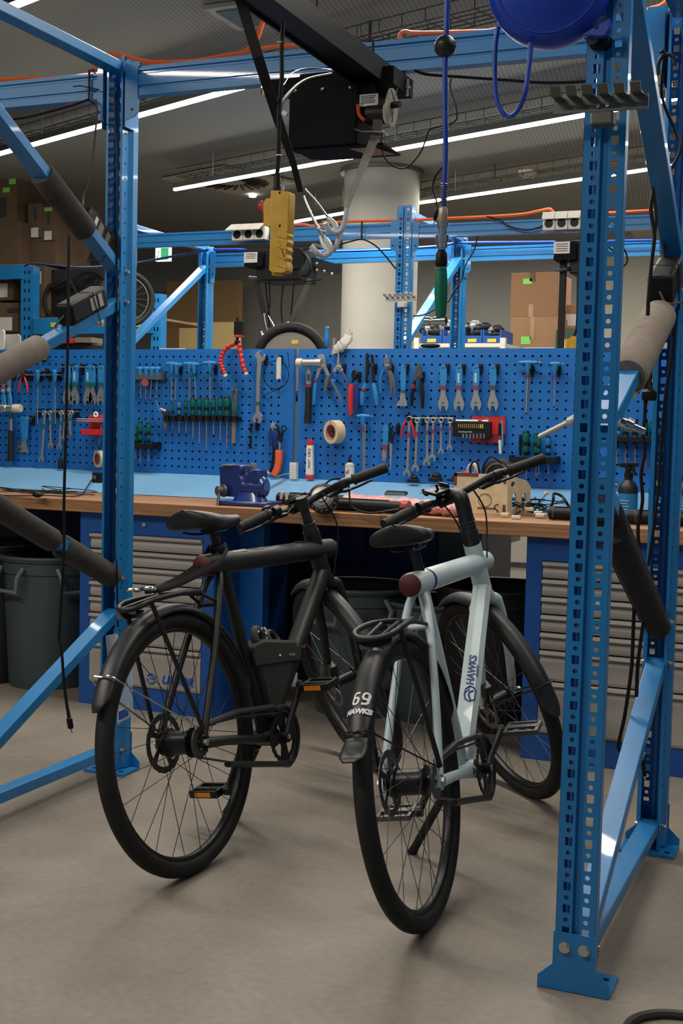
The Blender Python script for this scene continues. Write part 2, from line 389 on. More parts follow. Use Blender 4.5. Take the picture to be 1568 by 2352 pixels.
# exit sign
a = atY(357, 568, 9.5); b = atY(389, 568, 9.5); d = atY(357, 600, 9.5)
t = thing('exit_sign', (a+d)/2, 'white and green emergency exit sign hanging at the far left', 'sign')
mb = MB(); mb.bb((a.x, 9.5, d.z), (b.x, 9.54, a.z)); mb.build('plate', mat('sign_white', (.9, .95, .9), .5, emit=(.8, 1, .85), estr=.7), t, smooth=False)
xm = a.x+(b.x-a.x)*.42; mb = MB(); mb.bb((xm, 9.494, d.z+.01), (b.x-.008, 9.5, a.z-.01)); mb.build('green_field', mat('sign_green', (.02, .35, .12), .5, emit=(.02, .5, .15), estr=.5), t, smooth=False)
mb = MB(); cx = (xm+b.x)/2-.004; cz = (a.z+d.z)/2  # running figure
mb.sphere((cx+.008, 9.49, cz+.027), .0075, 8, 6, (1, .3, 1))
for p, q in (((0, .018), (-.006, -.004)), ((-.006, -.004), (.012, -.014)), ((.012, -.014), (.008, -.032)), ((-.006, -.004), (-.018, -.026)), ((0, .016), (.016, .006)), ((0, .016), (-.016, .008))): mb.tube([(cx+p[0], 9.49, cz+p[1]), (cx+q[0], 9.49, cz+q[1])], .0035, 6)
mb.build('running_figure', WPNT, t)
mb = MB(); cx = (a.x+xm)/2+.002; mb.tube([(cx-.012, 9.49, cz+.02), (cx+.012, 9.49, cz+.02)], .003, 5); mb.tube([(cx+.012, 9.49, cz+.02), (cx-.01, 9.49, cz-.03)], .003, 5); mb.tube([(cx-.015, 9.49, cz-.018), (cx-.01, 9.49, cz-.03), (cx+.004, 9.49, cz-.028)], .003, 5); mb.build('arrow', mat('sign_green', (0, 0, 0)), t)

# ------------------------------------------------------------------ upright posts
PITCH = .0492; PZ0 = 1.953
def post_mb(xc, yf, sgn, z0, z1):
    """C-section upright; perforated face at y=yf, open side towards yf+sgn*depth"""
    mb = MB()
    def P(x, dy, z): return V((xc+x, yf+sgn*dy, z))
    # plain strips along the section
    prof = [(.008, 0), (.0045, .008), (0, .008)]
    for s in (-1, 1):
        for (x0, y0), (x1, y1) in zip(prof, prof[1:]): mb.add([P(s*x0, y0, z0), P(s*x1, y1, z0), P(s*x1, y1, z1), P(s*x0, y0, z1)], [(0, 1, 2, 3)])
        side = [(.0425, 0), (.0425, .028), (.031, .040), (.031, .078), (.024, .078)]
        for (x0, y0), (x1, y1) in zip(side, side[1:]): mb.add([P(s*x0, y0, z0), P(s*x1, y1, z0), P(s*x1, y1, z1), P(s*x0, y0, z1)], [(0, 1, 2, 3)])
    # perforated strips
    trap = [(-.0062, -.0095), (.0062, -.0095), (.0076, -.007), (.0080, .0095), (-.0080, .0095), (-.0076, -.007)]
    circ = [(.0054*math.cos(2*PI*k/10), .0054*math.sin(2*PI*k/10)) for k in range(10)]
    xa, xb, xh = .008, .0425, .0215
    k0 = int((PZ0-z1)/PITCH)-1; zt = None
    outer = [V((xa, -PITCH*.25-PITCH*.5, 0)), V((xb, -PITCH*.75, 0)), V((xb, PITCH*.25, 0)), V((xa, PITCH*.25, 0))]
    L = [outer, [V((xh+a, b, 0)) for a, b in trap][::-1], [V((xh+a, -PITCH/2+b, 0)) for a, b in circ][::-1]]
    flat = [p for lp in L for p in lp]; tris = tessellate_polygon(L)
    k = k0; top = z1; lo = z1
    while True:
        zc = PZ0-k*PITCH
        if zc+PITCH*.25 > z1: k += 1; continue
        if top == z1:
            for s in (-1, 1): mb.add([P(s*xa, 0, zc+PITCH*.25), P(s*xb, 0, zc+PITCH*.25), P(s*xb, 0, z1), P(s*xa, 0, z1)], [(0, 1, 2, 3)])
            top = 0
        if zc-PITCH*.75 < z0: break
        for s in (-1, 1): mb.add([P(s*p.x, 0, zc+p.y) for p in flat], tris)
        lo = zc-PITCH*.75; k += 1
    for s in (-1, 1): mb.add([P(s*xa, 0, z0), P(s*xb, 0, z0), P(s*xb, 0, lo), P(s*xa, 0, lo)], [(0, 1, 2, 3)])
    return mb
def bolt(parent, c, ax, r=.009, h=.008):
    mb = MB(); c = V(c); ax = V(ax).normalized(); mb.tube([c, c+ax*.002], r*1.25, 12); mb.tube([c+ax*.002, c+ax*(.002+h)], r, 6)
    return mb.build('bolt', ZINC, parent)
def post(parent, xc, yf, sgn, z1, bolts=True, z0=.012):
    p = post_mb(xc, yf, sgn, z0, z1).build('upright_post', BLUE, parent, smooth=False, solid=.0022, merge=True)
    # side bolt dimples
    b = MB(); z = .2
    while z < z1-.05:
        for s in (-1, 1): b.cyl((xc+s*.0300, yf+sgn*.06, z), (xc+s*.0333, yf+sgn*.06, z), .0028, 6)
        z += PITCH
    tag(b.build('dimple_row', BLK, p), kind='stuff')
    return p
def foot(parent, xc, yf, sgn, outward):
    mb = MB(); y0, y1 = yf-sgn*.004, yf+sgn*.105; x0, x1 = xc-.078, xc+.078
    mb.bb((x0, min(y0, y1), 0), (x1, max(y0, y1), .009))
    f = [(x0, .002), (x1, .002), (x1, .028), (xc+.046, .058), (xc+.046, .130), (xc-.046, .130), (xc-.046, .058), (x0, .028)]
    mb.plate([[V((x, yf-sgn*.0015, z)) for x, z in f]], (0, -sgn*.004, 0))
    ob = mb.build('base_plate', BLUE, parent, smooth=False)
    for s in (-1, 1): bolt(ob, (xc+s*.021, yf-sgn*.0055, .098), (0, -sgn, 0), .010, .006)
    for s in (-1, 1): MB().cyl((xc+s*.055, yf+sgn*.075, .0088), (xc+s*.055, yf+sgn*.075, .0096), .008, 14).build('anchor_hole', BLK, ob)
def brace(parent, X, a, b, w=.054, h=.034, name='brace'):
    """a,b=(y,z) ends; open channel laid between the posts"""
    a = V((X, a[0], a[1])); b = V((X, b[0], b[1])); d = (b-a).normalized(); up = V((1, 0, 0)).cross(d)
    if up.z < 0: up = -up
    mb = MB(); mb.bar(a, b, w, h, up)
    ob = mb.build(name, BLUE, parent, smooth=False, bevel=.003)
    for p in (a, b): bolt(ob, p+V((w/2+.007, 0, 0)), (1, 0, 0), .006, .008); bolt(ob, p-V((w/2+.007, 0, 0)), (-1, 0, 0), .006, .008)
    return ob
FZ = [((3.652, 1.712), (2.68, 2.270)), ((3.652, 1.612), (2.68, 1.205)), ((3.652, .672), (2.68, 1.095)), ((3.652, .553), (2.68, .085))]
YF, YR = 2.627, 3.70
def frame(name, X, label, yf=YF, yr=YR, top=2.42, w=.054, FZ=FZ):
    t = thing(name, (X, (yf+yr)/2, 0), label, 'rack frame', None)
    post(t, X, yf, 1, top+.02); post(t, X, yr, -1, top)
    foot(t, X, yf, 1, -1); foot(t, X, yr, -1, 1)
    dy = yr-YR
    for a, b in FZ: brace(t, X, (a[0]+dy, a[1]), (b[0]+dy, b[1]), w)
    brace(t, X, (yr-.045, .075), (yf+.05, .075), w)
    brace(t, X, (yr-.045, 2.385), (yf+.05, 2.385), w)
    return t
XL, XR = -2.3625, -.528
frameL = frame('upright_frame', XL, 'blue upright frame on the left with foam-wrapped diagonal braces')
frameR = frame('upright_frame', XR, 'blue upright frame on the right whose perforated front post stands nearest')
FZB = [((3.652, 2.262), (2.68, 1.655)), ((3.652, 1.05), (2.68, 1.56)), ((3.652, .95), (2.68, .45))]
# ------------------------------------------------------------------ beams
def beam(name, x0, x1, yc, z0, z1, label, plates=(True, True), d=.042, sgn=1, cw=.034):
    t = thing(name, ((x0+x1)/2, yc, z0), label, 'rack beam')
    H = z1-z0
    pr = [(-d/2, 0), (-d/2, H*.24), (-d/2+.005, H*.27), (-d/2+.005, H*.31), (-d/2, H*.34), (-d/2, H*.70), (-d/2+.006, H*.74), (-d/2+.006, H*.80), (-d/2, H*.84), (-d/2, H*.92), (-d/2+.008, H*.93), (-d/2+.008, H), (d/2, H), (d/2, 0)]
    mb = MB(); n = len(pr)
    mb.plate([[V((x0, yc+a, z0+b)) for a, b in pr]], (x1-x0, 0, 0))
    mb.build('beam', BLUE, t, smooth=False)
    for x, on, s in ((x0, plates[0], 1), (x1, plates[1], -1)):
        if not on: continue
        mb = MB(); yy = yc-d/2-.004
        lp = [(x, z1+.012), (x+s*cw, z1+.012), (x+s*cw, z0-.055), (x+s*cw*.7, z0-.070), (x, z0-.078)]
        mb.plate([[V((a, yy, b)) for a, b in lp]], (0, .004, 0)); mb.bb((x-s*.004, yy, z0-.1), (x, yy+.06, z1+.012))
        p = mb.build('end_connector', BLUE, t, smooth=False)
        MB().cyl((x+s*cw*.55, yy-.0005, z0-.045), (x+s*cw*.55, yy+.001, z0-.045), .005, 12).build('slot', BLK, p)
    return t
beam('rack_beam', XL+.047, XR-.047, 3.64, 2.284, 2.381, 'long blue beam across the top, carrying the black hoist box', cw=.045)
beam('rack_beam', -5.6, XL-.047, 3.64, 2.284, 2.376, 'blue beam running off to the left from the left upright', (False, True), cw=.018)
beam('rack_beam', XR+.047, 2.2, 3.64, 2.284, 2.381, 'blue beam running off to the right from the rear right upright', (True, False))
# ------------------------------------------------------------------ second bay behind the bench
BF, BR = 6.47, 7.50
XB1, XB2 = -4.14, atY(925, 640, BF).x
fb1 = frame('upright_frame', XB1, 'blue upright frame behind the left pegboard, slanting brace visible', BF, BR, 2.40, FZ=FZB)
fb2 = frame('upright_frame', XB2, 'blue upright frame behind the right pegboard, beside the green air gun', BF, BR, 2.40, FZ=FZB)
beam('rack_beam', XB1+.047, XB2-.047, BF+.03, 2.252, 2.332, 'blue far beam above the left pegboard, white socket box on it')
beam('rack_beam', XB2+.047, .9, BF+.03, 2.246, 2.318, 'blue far beam above the right pegboard, under the orange cable', (True, False))
beam('rack_beam', XB1+.047, XB2-.047, BR-.03, 2.262, 2.352, 'rear blue beam seen below the far beam, left of the far middle upright')
beam('rack_beam', XB2+.047, .9, BR-.03, 2.248, 2.335, 'rear blue beam seen below the far beam, right of the far middle upright', (True, False))

# ------------------------------------------------------------------ foam sleeves
def sleeve(a, b, r, mt, label, group=None, inner=.026):
    a = V(a); b = V(b); d = (b-a); L = d.length
    mb = MB(); mb.lathe(a, b, [(0, inner), (.0, r*.9), (.02, r), (.33, r*1.01), (.345, r*.985), (.36, r*1.0), (.66, r*.99), (.98, r), (1, r*.88), (1, inner)], 24)
    return tag(mb.build('foam_sleeve', mt), label, 'foam padding', group or 'foam tubes padding the braces')
def onbr(k, y, X):
    (y0, z0), (y1, z1) = FZ[k]; return V((X, y, z0+(z1-z0)*(y-y0)/(y1-y0)))
sleeve(onbr(0, 3.225, XL), onbr(0, 3.462, XL), .040, FOAM, 'dark foam tube on the upper left diagonal brace, above the flat adapter')
sleeve(onbr(1, 2.80, XL), onbr(1, 3.222, XL), .040, FOAML, 'grey-brown foam tube on the left brace just above the tool board')
sleeve(onbr(2, 2.78, XL), onbr(2, 3.300, XL), .038, FOAM, 'long dark foam tube on the lower left brace, nearer of its two')
sleeve(onbr(2, 3.345, XL), onbr(2, 3.640, XL), .040, FOAM, 'dark foam tube ending against the left upright above the grey bin')
sleeve(onbr(1, 3.000, XR), onbr(1, 3.440, XR), .046, FOAML, 'thick grey-brown foam tube on the right brace under the black charger')
sleeve(onbr(2, 2.80, XR)+V((-.01, 0, 0)), onbr(2, 3.60, XR)+V((-.01, 0, 0)), .040, FOAMB, 'black fabric-wrapped foam roll on the lower right brace, upper of two lobes')
d_ = V((0, -.010, -.040))
sleeve(onbr(2, 2.84, XR)+d_+V((.012, 0, 0)), onbr(2, 3.585, XR)+d_+V((.012, 0, 0)), .034, FOAMB, 'black foam roll tucked under the other on the lower right brace')
# ------------------------------------------------------------------ chargers strapped on braces
def charger(name, c, d, up, L, W, H, label, round_=True, cat='charger'):
    """box of length L along d, height H along up, width W"""
    c = V(c); d = V(d).normalized(); up = V(up); x = d.cross(up).normalized(); up = x.cross(d)
    t = thing(name, c-up*H/2, label, cat)
    M = Matrix((x, d, up)).transposed()
    mb = MB(); mb.box(c, (W, L, H), M); o = mb.build('case', BLK, t, smooth=True, bevel=.012 if round_ else .004)
    o.modifiers['edge'].segments = 4
    return t, x, d, up
d0 = (onbr(1, 3.0, XL)-onbr(1, 3.6, XL)).normalized(); u0 = V((1, 0, 0)).cross(d0); u0 = u0 if u0.z > 0 else -u0
c = onbr(1, 3.46, XL)+u0*.052+V((.005, 0, 0))
t, x, d, up_ = charger('battery_charger', c, d0, u0, .215, .062, .072, 'rounded black battery charger cable-tied on the left brace above its foam tube')
mb = MB(); q = c+x*(.0316 if x.x > 0 else -.0316)
for k, (dd, w_) in enumerate(((-.02, .035), (-.062, .022))): mb.box(q+d*dd*1, (.0008, w_, .042), Matrix((x, d, up_)).transposed())
mb.build('label', mat('grey_label', (.33, .31, .27), .6), t, smooth=False)
tie = MB(); tie.tube([c+x*.034+up_*.038+d*-.02, c-x*.034+up_*.038+d*-.02, c-x*.034-up_*.072+d*-.03, c+x*.034-up_*.072+d*-.03], .002, 6, closed=True); tie.build('cable_tie', BLK, t)
MB().tube(rail([c+d*.108+up_*.0, c+d*.125+x*.03-up_*.03, c+x*.045-up_*.045+d*.03, c+x*.05-up_*.02-d*.09, c-d*.15+x*.03]), .0028, 6).build('power_lead', mat('grey_lead', (.07, .065, .06), .6), t)
c = onbr(1, 3.545, XR)+u0*.062
t, x, d, up_ = charger('battery_charger', c, d0, u0, .20, .066, .088, 'rounded glossy black battery charger tied on the right brace near the edge')
tie = MB(); tie.tube([c+x*.036+up_*.046, c-x*.036+up_*.046, c-x*.036-up_*.08, c+x*.036-up_*.08], .002, 6, closed=True); tie.build('cable_tie', BLK, t)
MB().tube(rail([c+d*.10-up_*.0, c+d*.12-x*.02-up_*.025, c+d*.06-x*.05-up_*.04, c-d*.03-x*.055-up_*.03, c-d*.12-x*.045+up_*.01]), .0034, 6).build('power_lead', mat('grey_lead', (0, 0, 0)), t)
d1 = (onbr(0, 3.6, XL)-onbr(0, 3.0, XL)).normalized(); u1 = V((1, 0, 0)).cross(d1); u1 = u1 if u1.z > 0 else -u1
c = onbr(0, 3.535, XL)+u1*.034+V((.012, 0, .012))
t = thing('power_adapter', c, 'flat black power adapter plate with a spec label, tied to the upper left brace', 'power adapter')
x = V((1, 0, 0)); L2 = .118; Hh = .034
lp = [(-L2, -Hh+.02), (-L2+.012, Hh), (L2-.012, Hh), (L2, Hh-.012), (L2, -Hh+.01), (L2-.012, -Hh), (-L2+.02, -Hh)]
holes = [[(sx*(L2-.014)+.005*math.cos(a*PI/4), .018*sx*-1+.004*math.sin(a*PI/4)) for a in range(8)] for sx in (-1, 1)]
MB().plate([[c+d1*a+u1*b for a, b in lp]], (-.02, 0, 0)).build('case', BLK, t, smooth=False, bevel=.003)
for a, w_, n in ((-.062, .016, 1), (-.028, .03, 1), (.02, .028, 1)):
    mb = MB(); mb.box(c+d1*a+V((.0006, 0, 0)), (.001, w_, .044), Matrix((x, d1, u1)).transposed()); lb = mb.build('label', mat('dim_label', (.10, .095, .085), .5) if a > -.05 else PAPER, t, smooth=False)
mb = MB()
for k in range(6): mb.box(c+d1*(-.028)+u1*(-.018+k*.007)+V((.0014, 0, 0)), (.0006, .022-(k % 3)*.004, .0018), Matrix((x, d1, u1)).transposed())
for k in range(3): mb.box(c+d1*.025+u1*(-.012+k*.012)+V((.0014, 0, 0)), (.0006, .018, .0022), Matrix((x, d1, u1)).transposed())
mb.build('print', mat('print_cream', (.45, .42, .33), .6), lb, smooth=False)
for s in (-1, 1): MB().cyl(c+d1*s*(L2-.016)+u1*.012*-s+V((.0, 0, 0)), c+d1*s*(L2-.016)+u1*.012*-s+V((.0012, 0, 0)), .005, 12).build('screw_hole', STLD, t)
MB().tube([c+d1*.03+u1*.038+V((.004, 0, 0)), c+d1*.03-u1*.085+V((.004, 0, 0)), c+d1*.03-u1*.085-V((.055, 0, 0)), c+d1*.03+u1*.038-V((.055, 0, 0))], .002, 6, closed=True).build('cable_tie', BLK, t)

# ------------------------------------------------------------------ bench
BZ = .8787; BY0 = 4.449; BY1 = 4.93; YB = 5.33
xs = atY(655, 1140, 4.95).x
def bench(x0, x1, label, ledge_label):
    t = thing('workbench', ((x0+x1)/2, 4.7, 0), label, 'workbench')
    MB().bb((x0, BY0, BZ-.052), (x1, YB+.02, BZ)).build('worktop', WOOD, t, smooth=False, bevel=.003)
    return t
wbL = wbR = bench(-5.9, 1.9, 'long workbench with a thick brown wooden top, carrying the vise and loose parts', '')
MB().bb((-5.9, 5.28, .06), (-2.35, 5.3, BZ-.055)).build('back_panel', mat('dark_navy_panel', (.006, .016, .05), .6), wbL, smooth=False)
for X in (-5.8, ): MB().bb((X-.03, 4.55, 0), (X+.03, 5.2, BZ-.052)).build('leg', CABB, wbL, smooth=False)
a = atY(551, 1220, 4.72); b = atY(606, 1220, 4.72)
MB().bb((a.x, 4.72, 0), (b.x, 4.78, BZ-.052)).build('leg', mat('lit_leg_blue', (.008, .12, .42), .4), wbL, smooth=False)  # brighter than the other legs: light on its front is painted in
MB().bb((1.7, 4.55, 0), (1.8, 5.2, BZ-.052)).build('leg', CABB, wbR, smooth=False)
# sloping ledge under each pegboard, ceiling light put into its blue
def Bz(px, py, off=0): return atY(px, py, YB-off)
LZt = .966
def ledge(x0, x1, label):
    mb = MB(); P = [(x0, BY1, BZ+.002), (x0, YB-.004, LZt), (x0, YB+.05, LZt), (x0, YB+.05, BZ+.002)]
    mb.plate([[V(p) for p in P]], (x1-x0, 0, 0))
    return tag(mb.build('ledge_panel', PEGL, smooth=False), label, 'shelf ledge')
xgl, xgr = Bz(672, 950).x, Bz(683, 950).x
ledge(-5.0, xgl-.0, 'blue sloping ledge with ceiling light painted in, under the left pegboard')
ledge(xgr-.055, 1.8, 'blue sloping ledge with ceiling light painted in, under the right pegboard')
tag(MB().plate([[V((xgl+.001, BY1+.03, BZ+.003)), V((xgl+.001, YB, LZt-.01)), V((xgl+.001, YB+.05, BZ+.003))]], (xgr-.055-xgl-.002, 0, 0)).build('gap_bracket', mat('bracket_navy', (.008, .06, .25), .4), smooth=False), 'dark blue wedge bracket filling the gap between the two ledges', 'bracket')

# ------------------------------------------------------------------ pegboards
def pegboard(x0, x1, z0, z1, hx0, nx, hz0, nz, pitch, label, lip=.022):
    t = thing('pegboard', ((x0+x1)/2, YB+.02, z0), label, 'pegboard')
    mb = MB(); h = .0046; c = pitch/2
    L = [[V((-c, -c, 0)), V((c, -c, 0)), V((c, c, 0)), V((-c, c, 0))], [V((-h, -h, 0)), V((-h, h, 0)), V((h, h, 0)), V((h, -h, 0))]]
    flat = [p for l in L for p in l]; tris = tessellate_polygon(L)
    for i in range(nx):
        for j in range(nz):
            X = hx0+i*pitch; Z = hz0-j*pitch; mb.add([V((X+p.x, YB, Z+p.y)) for p in flat], tris)
    gx0, gx1 = hx0-c, hx0+(nx-1)*pitch+c; gz1, gz0 = hz0+c, hz0-(nz-1)*pitch-c
    for (a, b, cc, d) in ((x0, gx0, z0, z1), (gx1, x1, z0, z1), (gx0, gx1, gz1, z1), (gx0, gx1, z0, gz0)):
        mb.add([V((a, YB, cc)), V((b, YB, cc)), V((b, YB, d)), V((a, YB, d))], [(0, 1, 2, 3)])
    # folded rim
    for (a, b) in (((x0, z0), (x1, z0)), ((x1, z0), (x1, z1)), ((x1, z1), (x0, z1)), ((x0, z1), (x0, z0))):
        mb.add([V((a[0], YB, a[1])), V((b[0], YB, b[1])), V((b[0], YB+.03, b[1])), V((a[0], YB+.03, a[1]))], [(0, 1, 2, 3)])
    mb.build('perforated_sheet', PEGB, t, smooth=False)
    MB().bb((x0+.002, YB+.03, z0), (x1-.002, YB+.034, z1-.002)).build('backing_sheet', mat('hole_shade_navy', (.004, .02, .08), .6), t, smooth=False)  # dark sheet added to give the open holes a shaded inside
    return t
hz = CH+.3366
pegboard(-5.2, xgl, LZt+.001, 1.570, -3.3535-.038*40, 62, CH+.3351, 15, .038, 'long blue perforated tool board on the left')
pegboard(xgr, 1.5, LZt+.001, 1.569, -2.4107, 92, hz, 15, .038, 'long blue perforated tool board on the right')

# ------------------------------------------------------------------ drawer cabinets
def cabinet(x0, x1, y0, y1, z1, drawers, stile, head, kick, label, brandx, brands):
    t = thing('drawer_cabinet', ((x0+x1)/2, (y0+y1)/2, 0), label, 'cabinet')
    mb = MB(); mb.bb((x0, y0+.012, 0), (x1, y1, z1))
    mb.bb((x0, y0, 0), (x0+stile, y0+.014, z1)); mb.bb((x1-stile, y0, 0), (x1, y0+.014, z1)); mb.bb((x0+stile, y0, z1-head), (x1-stile, y0+.014, z1)); mb.bb((x0+stile, y0, 0), (x1-stile, y0+.014, kick))
    mb.build('body', CABB, t, smooth=False)
    z = z1-head; a, b = x0+stile+.003, x1-stile-.003; tot = z-kick; S = sum(drawers); last = None
    MB().bb((a-.002, y0+.0105, kick+.001), (b+.002, y0+.0118, z-.001)).build('gap_shade_sheet', BLK, t, smooth=False)  # black sheet standing in for shade in the gaps between drawers
    for i, hgt in enumerate(drawers):
        H = tot*hgt/S; zt = z-.003; zb = z-H+.003; g = .024
        pr = [(0.004, zt), (-.014, zt-.002), (-.016, zt-.012), (-.006, zt-.016), (.004, zt-g*.9), (.000, zt-g*1.15), (-.004, zt-g*1.6), (-.004, zb+.010), (0.0, zb), (.010, zb), (.010, zt)]
        mb = MB(); mb.plate([[V((a, y0+p, q)) for p, q in pr]], (b-a, 0, 0)); last = mb.build('drawer', GREYD, t, smooth=False); z -= H
    if brands:
        textmesh(brands, .048, Mxy((brandx, y0-.0055, kick+.045), (1, 0, 0), (0, 0, 1)), 'maker_name', BPNT, last, shear=.25, bold=.002)
        c = V((brandx-.125, y0-.0055, kick+.045)); mb = MB(); mb.torus(c, (0, 1, 0), .020, .0038, 20, 6, .5, PI-.1); mb.torus(c, (0, 1, 0), .020, .0038, 20, 6, PI+.5, 2*PI-.1); mb.tube([c+V((-.008, 0, .002)), c+V((.008, 0, -.002))], .003, 6); mb.build('maker_emblem', BPNT, last)
    return t
Yc = 4.493
xl0 = atZ(182, 1612.8, 0).x; xl1 = atZ(484, 1652, 0).x
c = cabinet(xl0, xl1, Yc, 5.2, BZ-.054, [1, 1, 1, 1, 1, 1.85, 2.6], .052, .085, .095, 'blue drawer cabinet with grey drawers under the left bench, behind the black bicycle', xl1-.16, 'UNIOR')
kp = V((atY(332, 1195, Yc).x, Yc-.001, BZ-.054-.04)); MB().lathe(kp, kp-V((0, .006, 0)), [(0, .010), (1, .009)]).build('lock', ZINC, c)
xr0 = atZ(1194, 1739.6, 0).x
cabinet(xr0, xr0+1.02, Yc, 5.2, BZ-.054, [1, 1, 1, 1, 1, 1.75, 3.0], .060, .085, .10, 'blue drawer cabinet with wide grey drawers under the right bench, behind the posts', xr0+.86, 'UNIOR')
# ------------------------------------------------------------------ bicycles
WR_, TR_ = .352, .023
HA = math.radians(70); AX = V((-math.cos(HA), math.sin(HA), 0)); HB = V((.865, .50, 0))
def bicycle(P, pos, az, lean, steer, white, label):
    RM = Matrix.Rotation(steer, 4, AX)
    def S(p): return HB + RM @ (V(p)-HB)                      # steering assembly
    hd = V((math.sin(az), math.cos(az), 0)); left = V((-math.cos(az), math.sin(az), 0))
    up = V((0, 0, 1))*math.cos(lean)+left*math.sin(lean); rt = hd.cross(up)
    t = thing('bicycle', (0, 0, 0), label, 'bicycle')
    M = Matrix((hd, up, rt)).transposed().to_4x4()
    hub0 = V((pos[0], pos[1], (WR_-TR_)*math.cos(lean)+TR_))
    base = -WR_                                               # local v of the contact point
    M.translation = hub0 + up*base; t.matrix_world = M
    D = V((0, -base, 0))                                      # local origin sits at the tyre contact
    class PB(MB):
        def build(s, name, mats, parent=None, **k):
            s.v = [p+D for p in s.v]; return MB.build(s, name, mats, parent or t, local=True, **k)
    FR = WFR if white else BLKM
    AXh = V((math.cos(HA), -math.sin(HA), 0))
    def H(s): return HB+AX*s
    # ---- frame: one welded part
    f = PB(); dr = .0315 if white else .030
    f.lathe((.195, .462, 0), (.985, .455, 0), [(0, .030), (.004, .0315), (.5, .0315), (.994, .0315), (1, .028)], 24)
    f.tube([H(.022), H(-.150)], [.0275, .0285], 24)
    f.tube([H(-.125), (H(-.125)+V((.435, -.06, 0)))/2, V((.435, -.06, 0))], [dr*.95, dr*1.0, dr], 8 if white else 20)
    f.tube([V((.300, .450, 0)), V((.432, -.07, 0))], [.0165, .022], 16)
    for s in (-1, 1):
        f.tube(rail([(.262, .437, s*.012), (.225, .395, s*.030), (.06, .10, s*.066), (.0, .01, s*.072)], 4), [.0125]*5+[.0095]*8, 12) if False else f.tube(rail([(.262, .437, s*.012), (.225, .385, s*.030), (.11, .19, s*.056), (.004, .012, s*.072)], 4), .0105, 12)
        f.tube([V((.425, -.078, s*.030)), V((.30, -.055, s*.044)), V((.12, -.02, s*.068)), V((.004, -.004, s*.072))], [.017, .014, .013, .015], 12)
        f.plate([[V((.018, .024, s*.070)), V((.03, -.004, s*.070)), V((.008, -.026, s*.070)), V((-.014, -.012, s*.070)), V((-.008, .016, s*.070))]], (0, 0, s*.006))
    f.cyl((.43, -.075, -.040), (.43, -.075, .040), .026, 20)
    f.tube([V((.205, .352, -.034)), V((.205, .352, .034))], .009, 10)
    f.tube([V((.345, -.062, -.036)), V((.345, -.062, .036))], .008, 10)
    fr = f.build('frame', FR)
    PB().torus((.330 if white else .335, .4605, 0), (1, 0, 0), .0305, .0016 if not white else .0025, 28, 6, sy=5 if white else 1).build('tube_band', NPNT if white else BLKM, fr)
    if not white:
        p = PB(); p.box((.385, .482, .012), (.075, .002, .014)); p.v = [V((q.x, .461+math.sqrt(max(0, .0322**2-q.z**2)), q.z)) for q in p.v]; p.build('silver_print', mat('silver_print', (.35, .35, .35), .4), fr)
        PB().box((.775, .4895, 0), (.075, .004, .020)).build('display_slot', BLK, fr)
        PB().torus((.985, .455, 0), (1, 0, 0), .028, .0018, 28, 6).build('head_light_ring', CHR, fr)
    else:
        PB().torus(H(-.128), AX, .0290, .0008, 28, 6).build('crown_seam', BLK, fr)
    PB().lathe((.196, .462, 0), (.188, .462, 0), [(0, .0305), (.6, .0295), (1, .024)], 24).build('rear_light', DRED)
    # ---- seat post and saddle
    PB().tube([V((.300, .47, 0)), V((.266, .565, 0))], .0140, 16).build('seat_post', BLKM)
    def saddle():
        mb = PB(); N = 40; K = 22; sv = []; L = .272
        for i in range(N+1):
            s = i/N; u = .125+L*s
            w = (.082*(1-min(1, (s/.10))**2)**.0 if False else .082)*math.sqrt(max(0, 1-((.14-s)/.14)**2)) if s < .14 else None
            if w is None: w = .054*(.5+.5*math.cos(PI*min(1, (s-.14)/.74)))+.029
            if s < .14: w = max(w, .012)
            if s > .93: w *= math.sqrt(max(.05, 1-((s-.93)/.07)**2))
            top = .606+.008*math.cos(s*PI)+(.010*(1-s)**3); th = (.056-.022*s)*(math.sqrt(max(.06, 1-((.09-s)/.09)**2)) if s < .09 else 1)*(math.sqrt(max(.10, 1-((s-.90)/.10)**2)) if s > .90 else 1)
            for k in range(K):
                a = 2*PI*k/K; cs, sn = math.cos(a), math.sin(a)
                sv.append(V((u, top-th/2+(th/2)*(abs(sn)**.72)*(1 if sn > 0 else -1)-(.008*(cs*cs))*(1-s), w*cs)))
        fs = [(i*K+k, i*K+(k+1) % K, (i+1)*K+(k+1) % K, (i+1)*K+k) for i in range(N) for k in range(K)]
        fs += [tuple(range(K-1, -1, -1)), tuple(N*K+k for k in range(K))]
        mb.add(sv, fs); o = mb.build('saddle', BLKM)
        r = PB()
        for s in (-1, 1): r.tube(rail([(.165, .560, s*.030), (.21, .552, s*.022), (.30, .554, s*.020), (.345, .568, s*.010)], 4), .0035, 8)
        r.box((.262, .560, 0), (.035, .022, .044)); r.build('saddle_rails', BLKS, o)
        return o
    saddle()
    # ---- wheels
    def wheel(c, st, front):
        T = (lambda p: S(V(p)+c)) if st else (lambda p: V(p)+c)
        def tr(mb): mb.v = [T(p) for p in mb.v]; return mb
        R = PB(); R.torus((0, 0, 0), (0, 0, 1), .306, .0125, 72, 8, sx=.75, sy=.95); rim = tr(R).build('wheel_rim', BLKS)
        tr(PB().torus((0, 0, 0), (0, 0, 1), WR_-TR_, TR_, 96, 14)).build('tire', RUB, rim)
        hr = .020 if front else .032
        h = PB(); h.lathe((0, 0, -.050), (0, 0, .050), [(0, .012), (.06, .014), (.1, hr+.008), (.16, hr+.008), (.2, hr), (.8, hr), (.84, hr+.008), (.9, hr+.008), (.94, .014), (1, .012)], 24); h.cyl((0, 0, -.080), (0, 0, .080), .005, 10); hb = tr(h).build('hub', BLKS, rim)
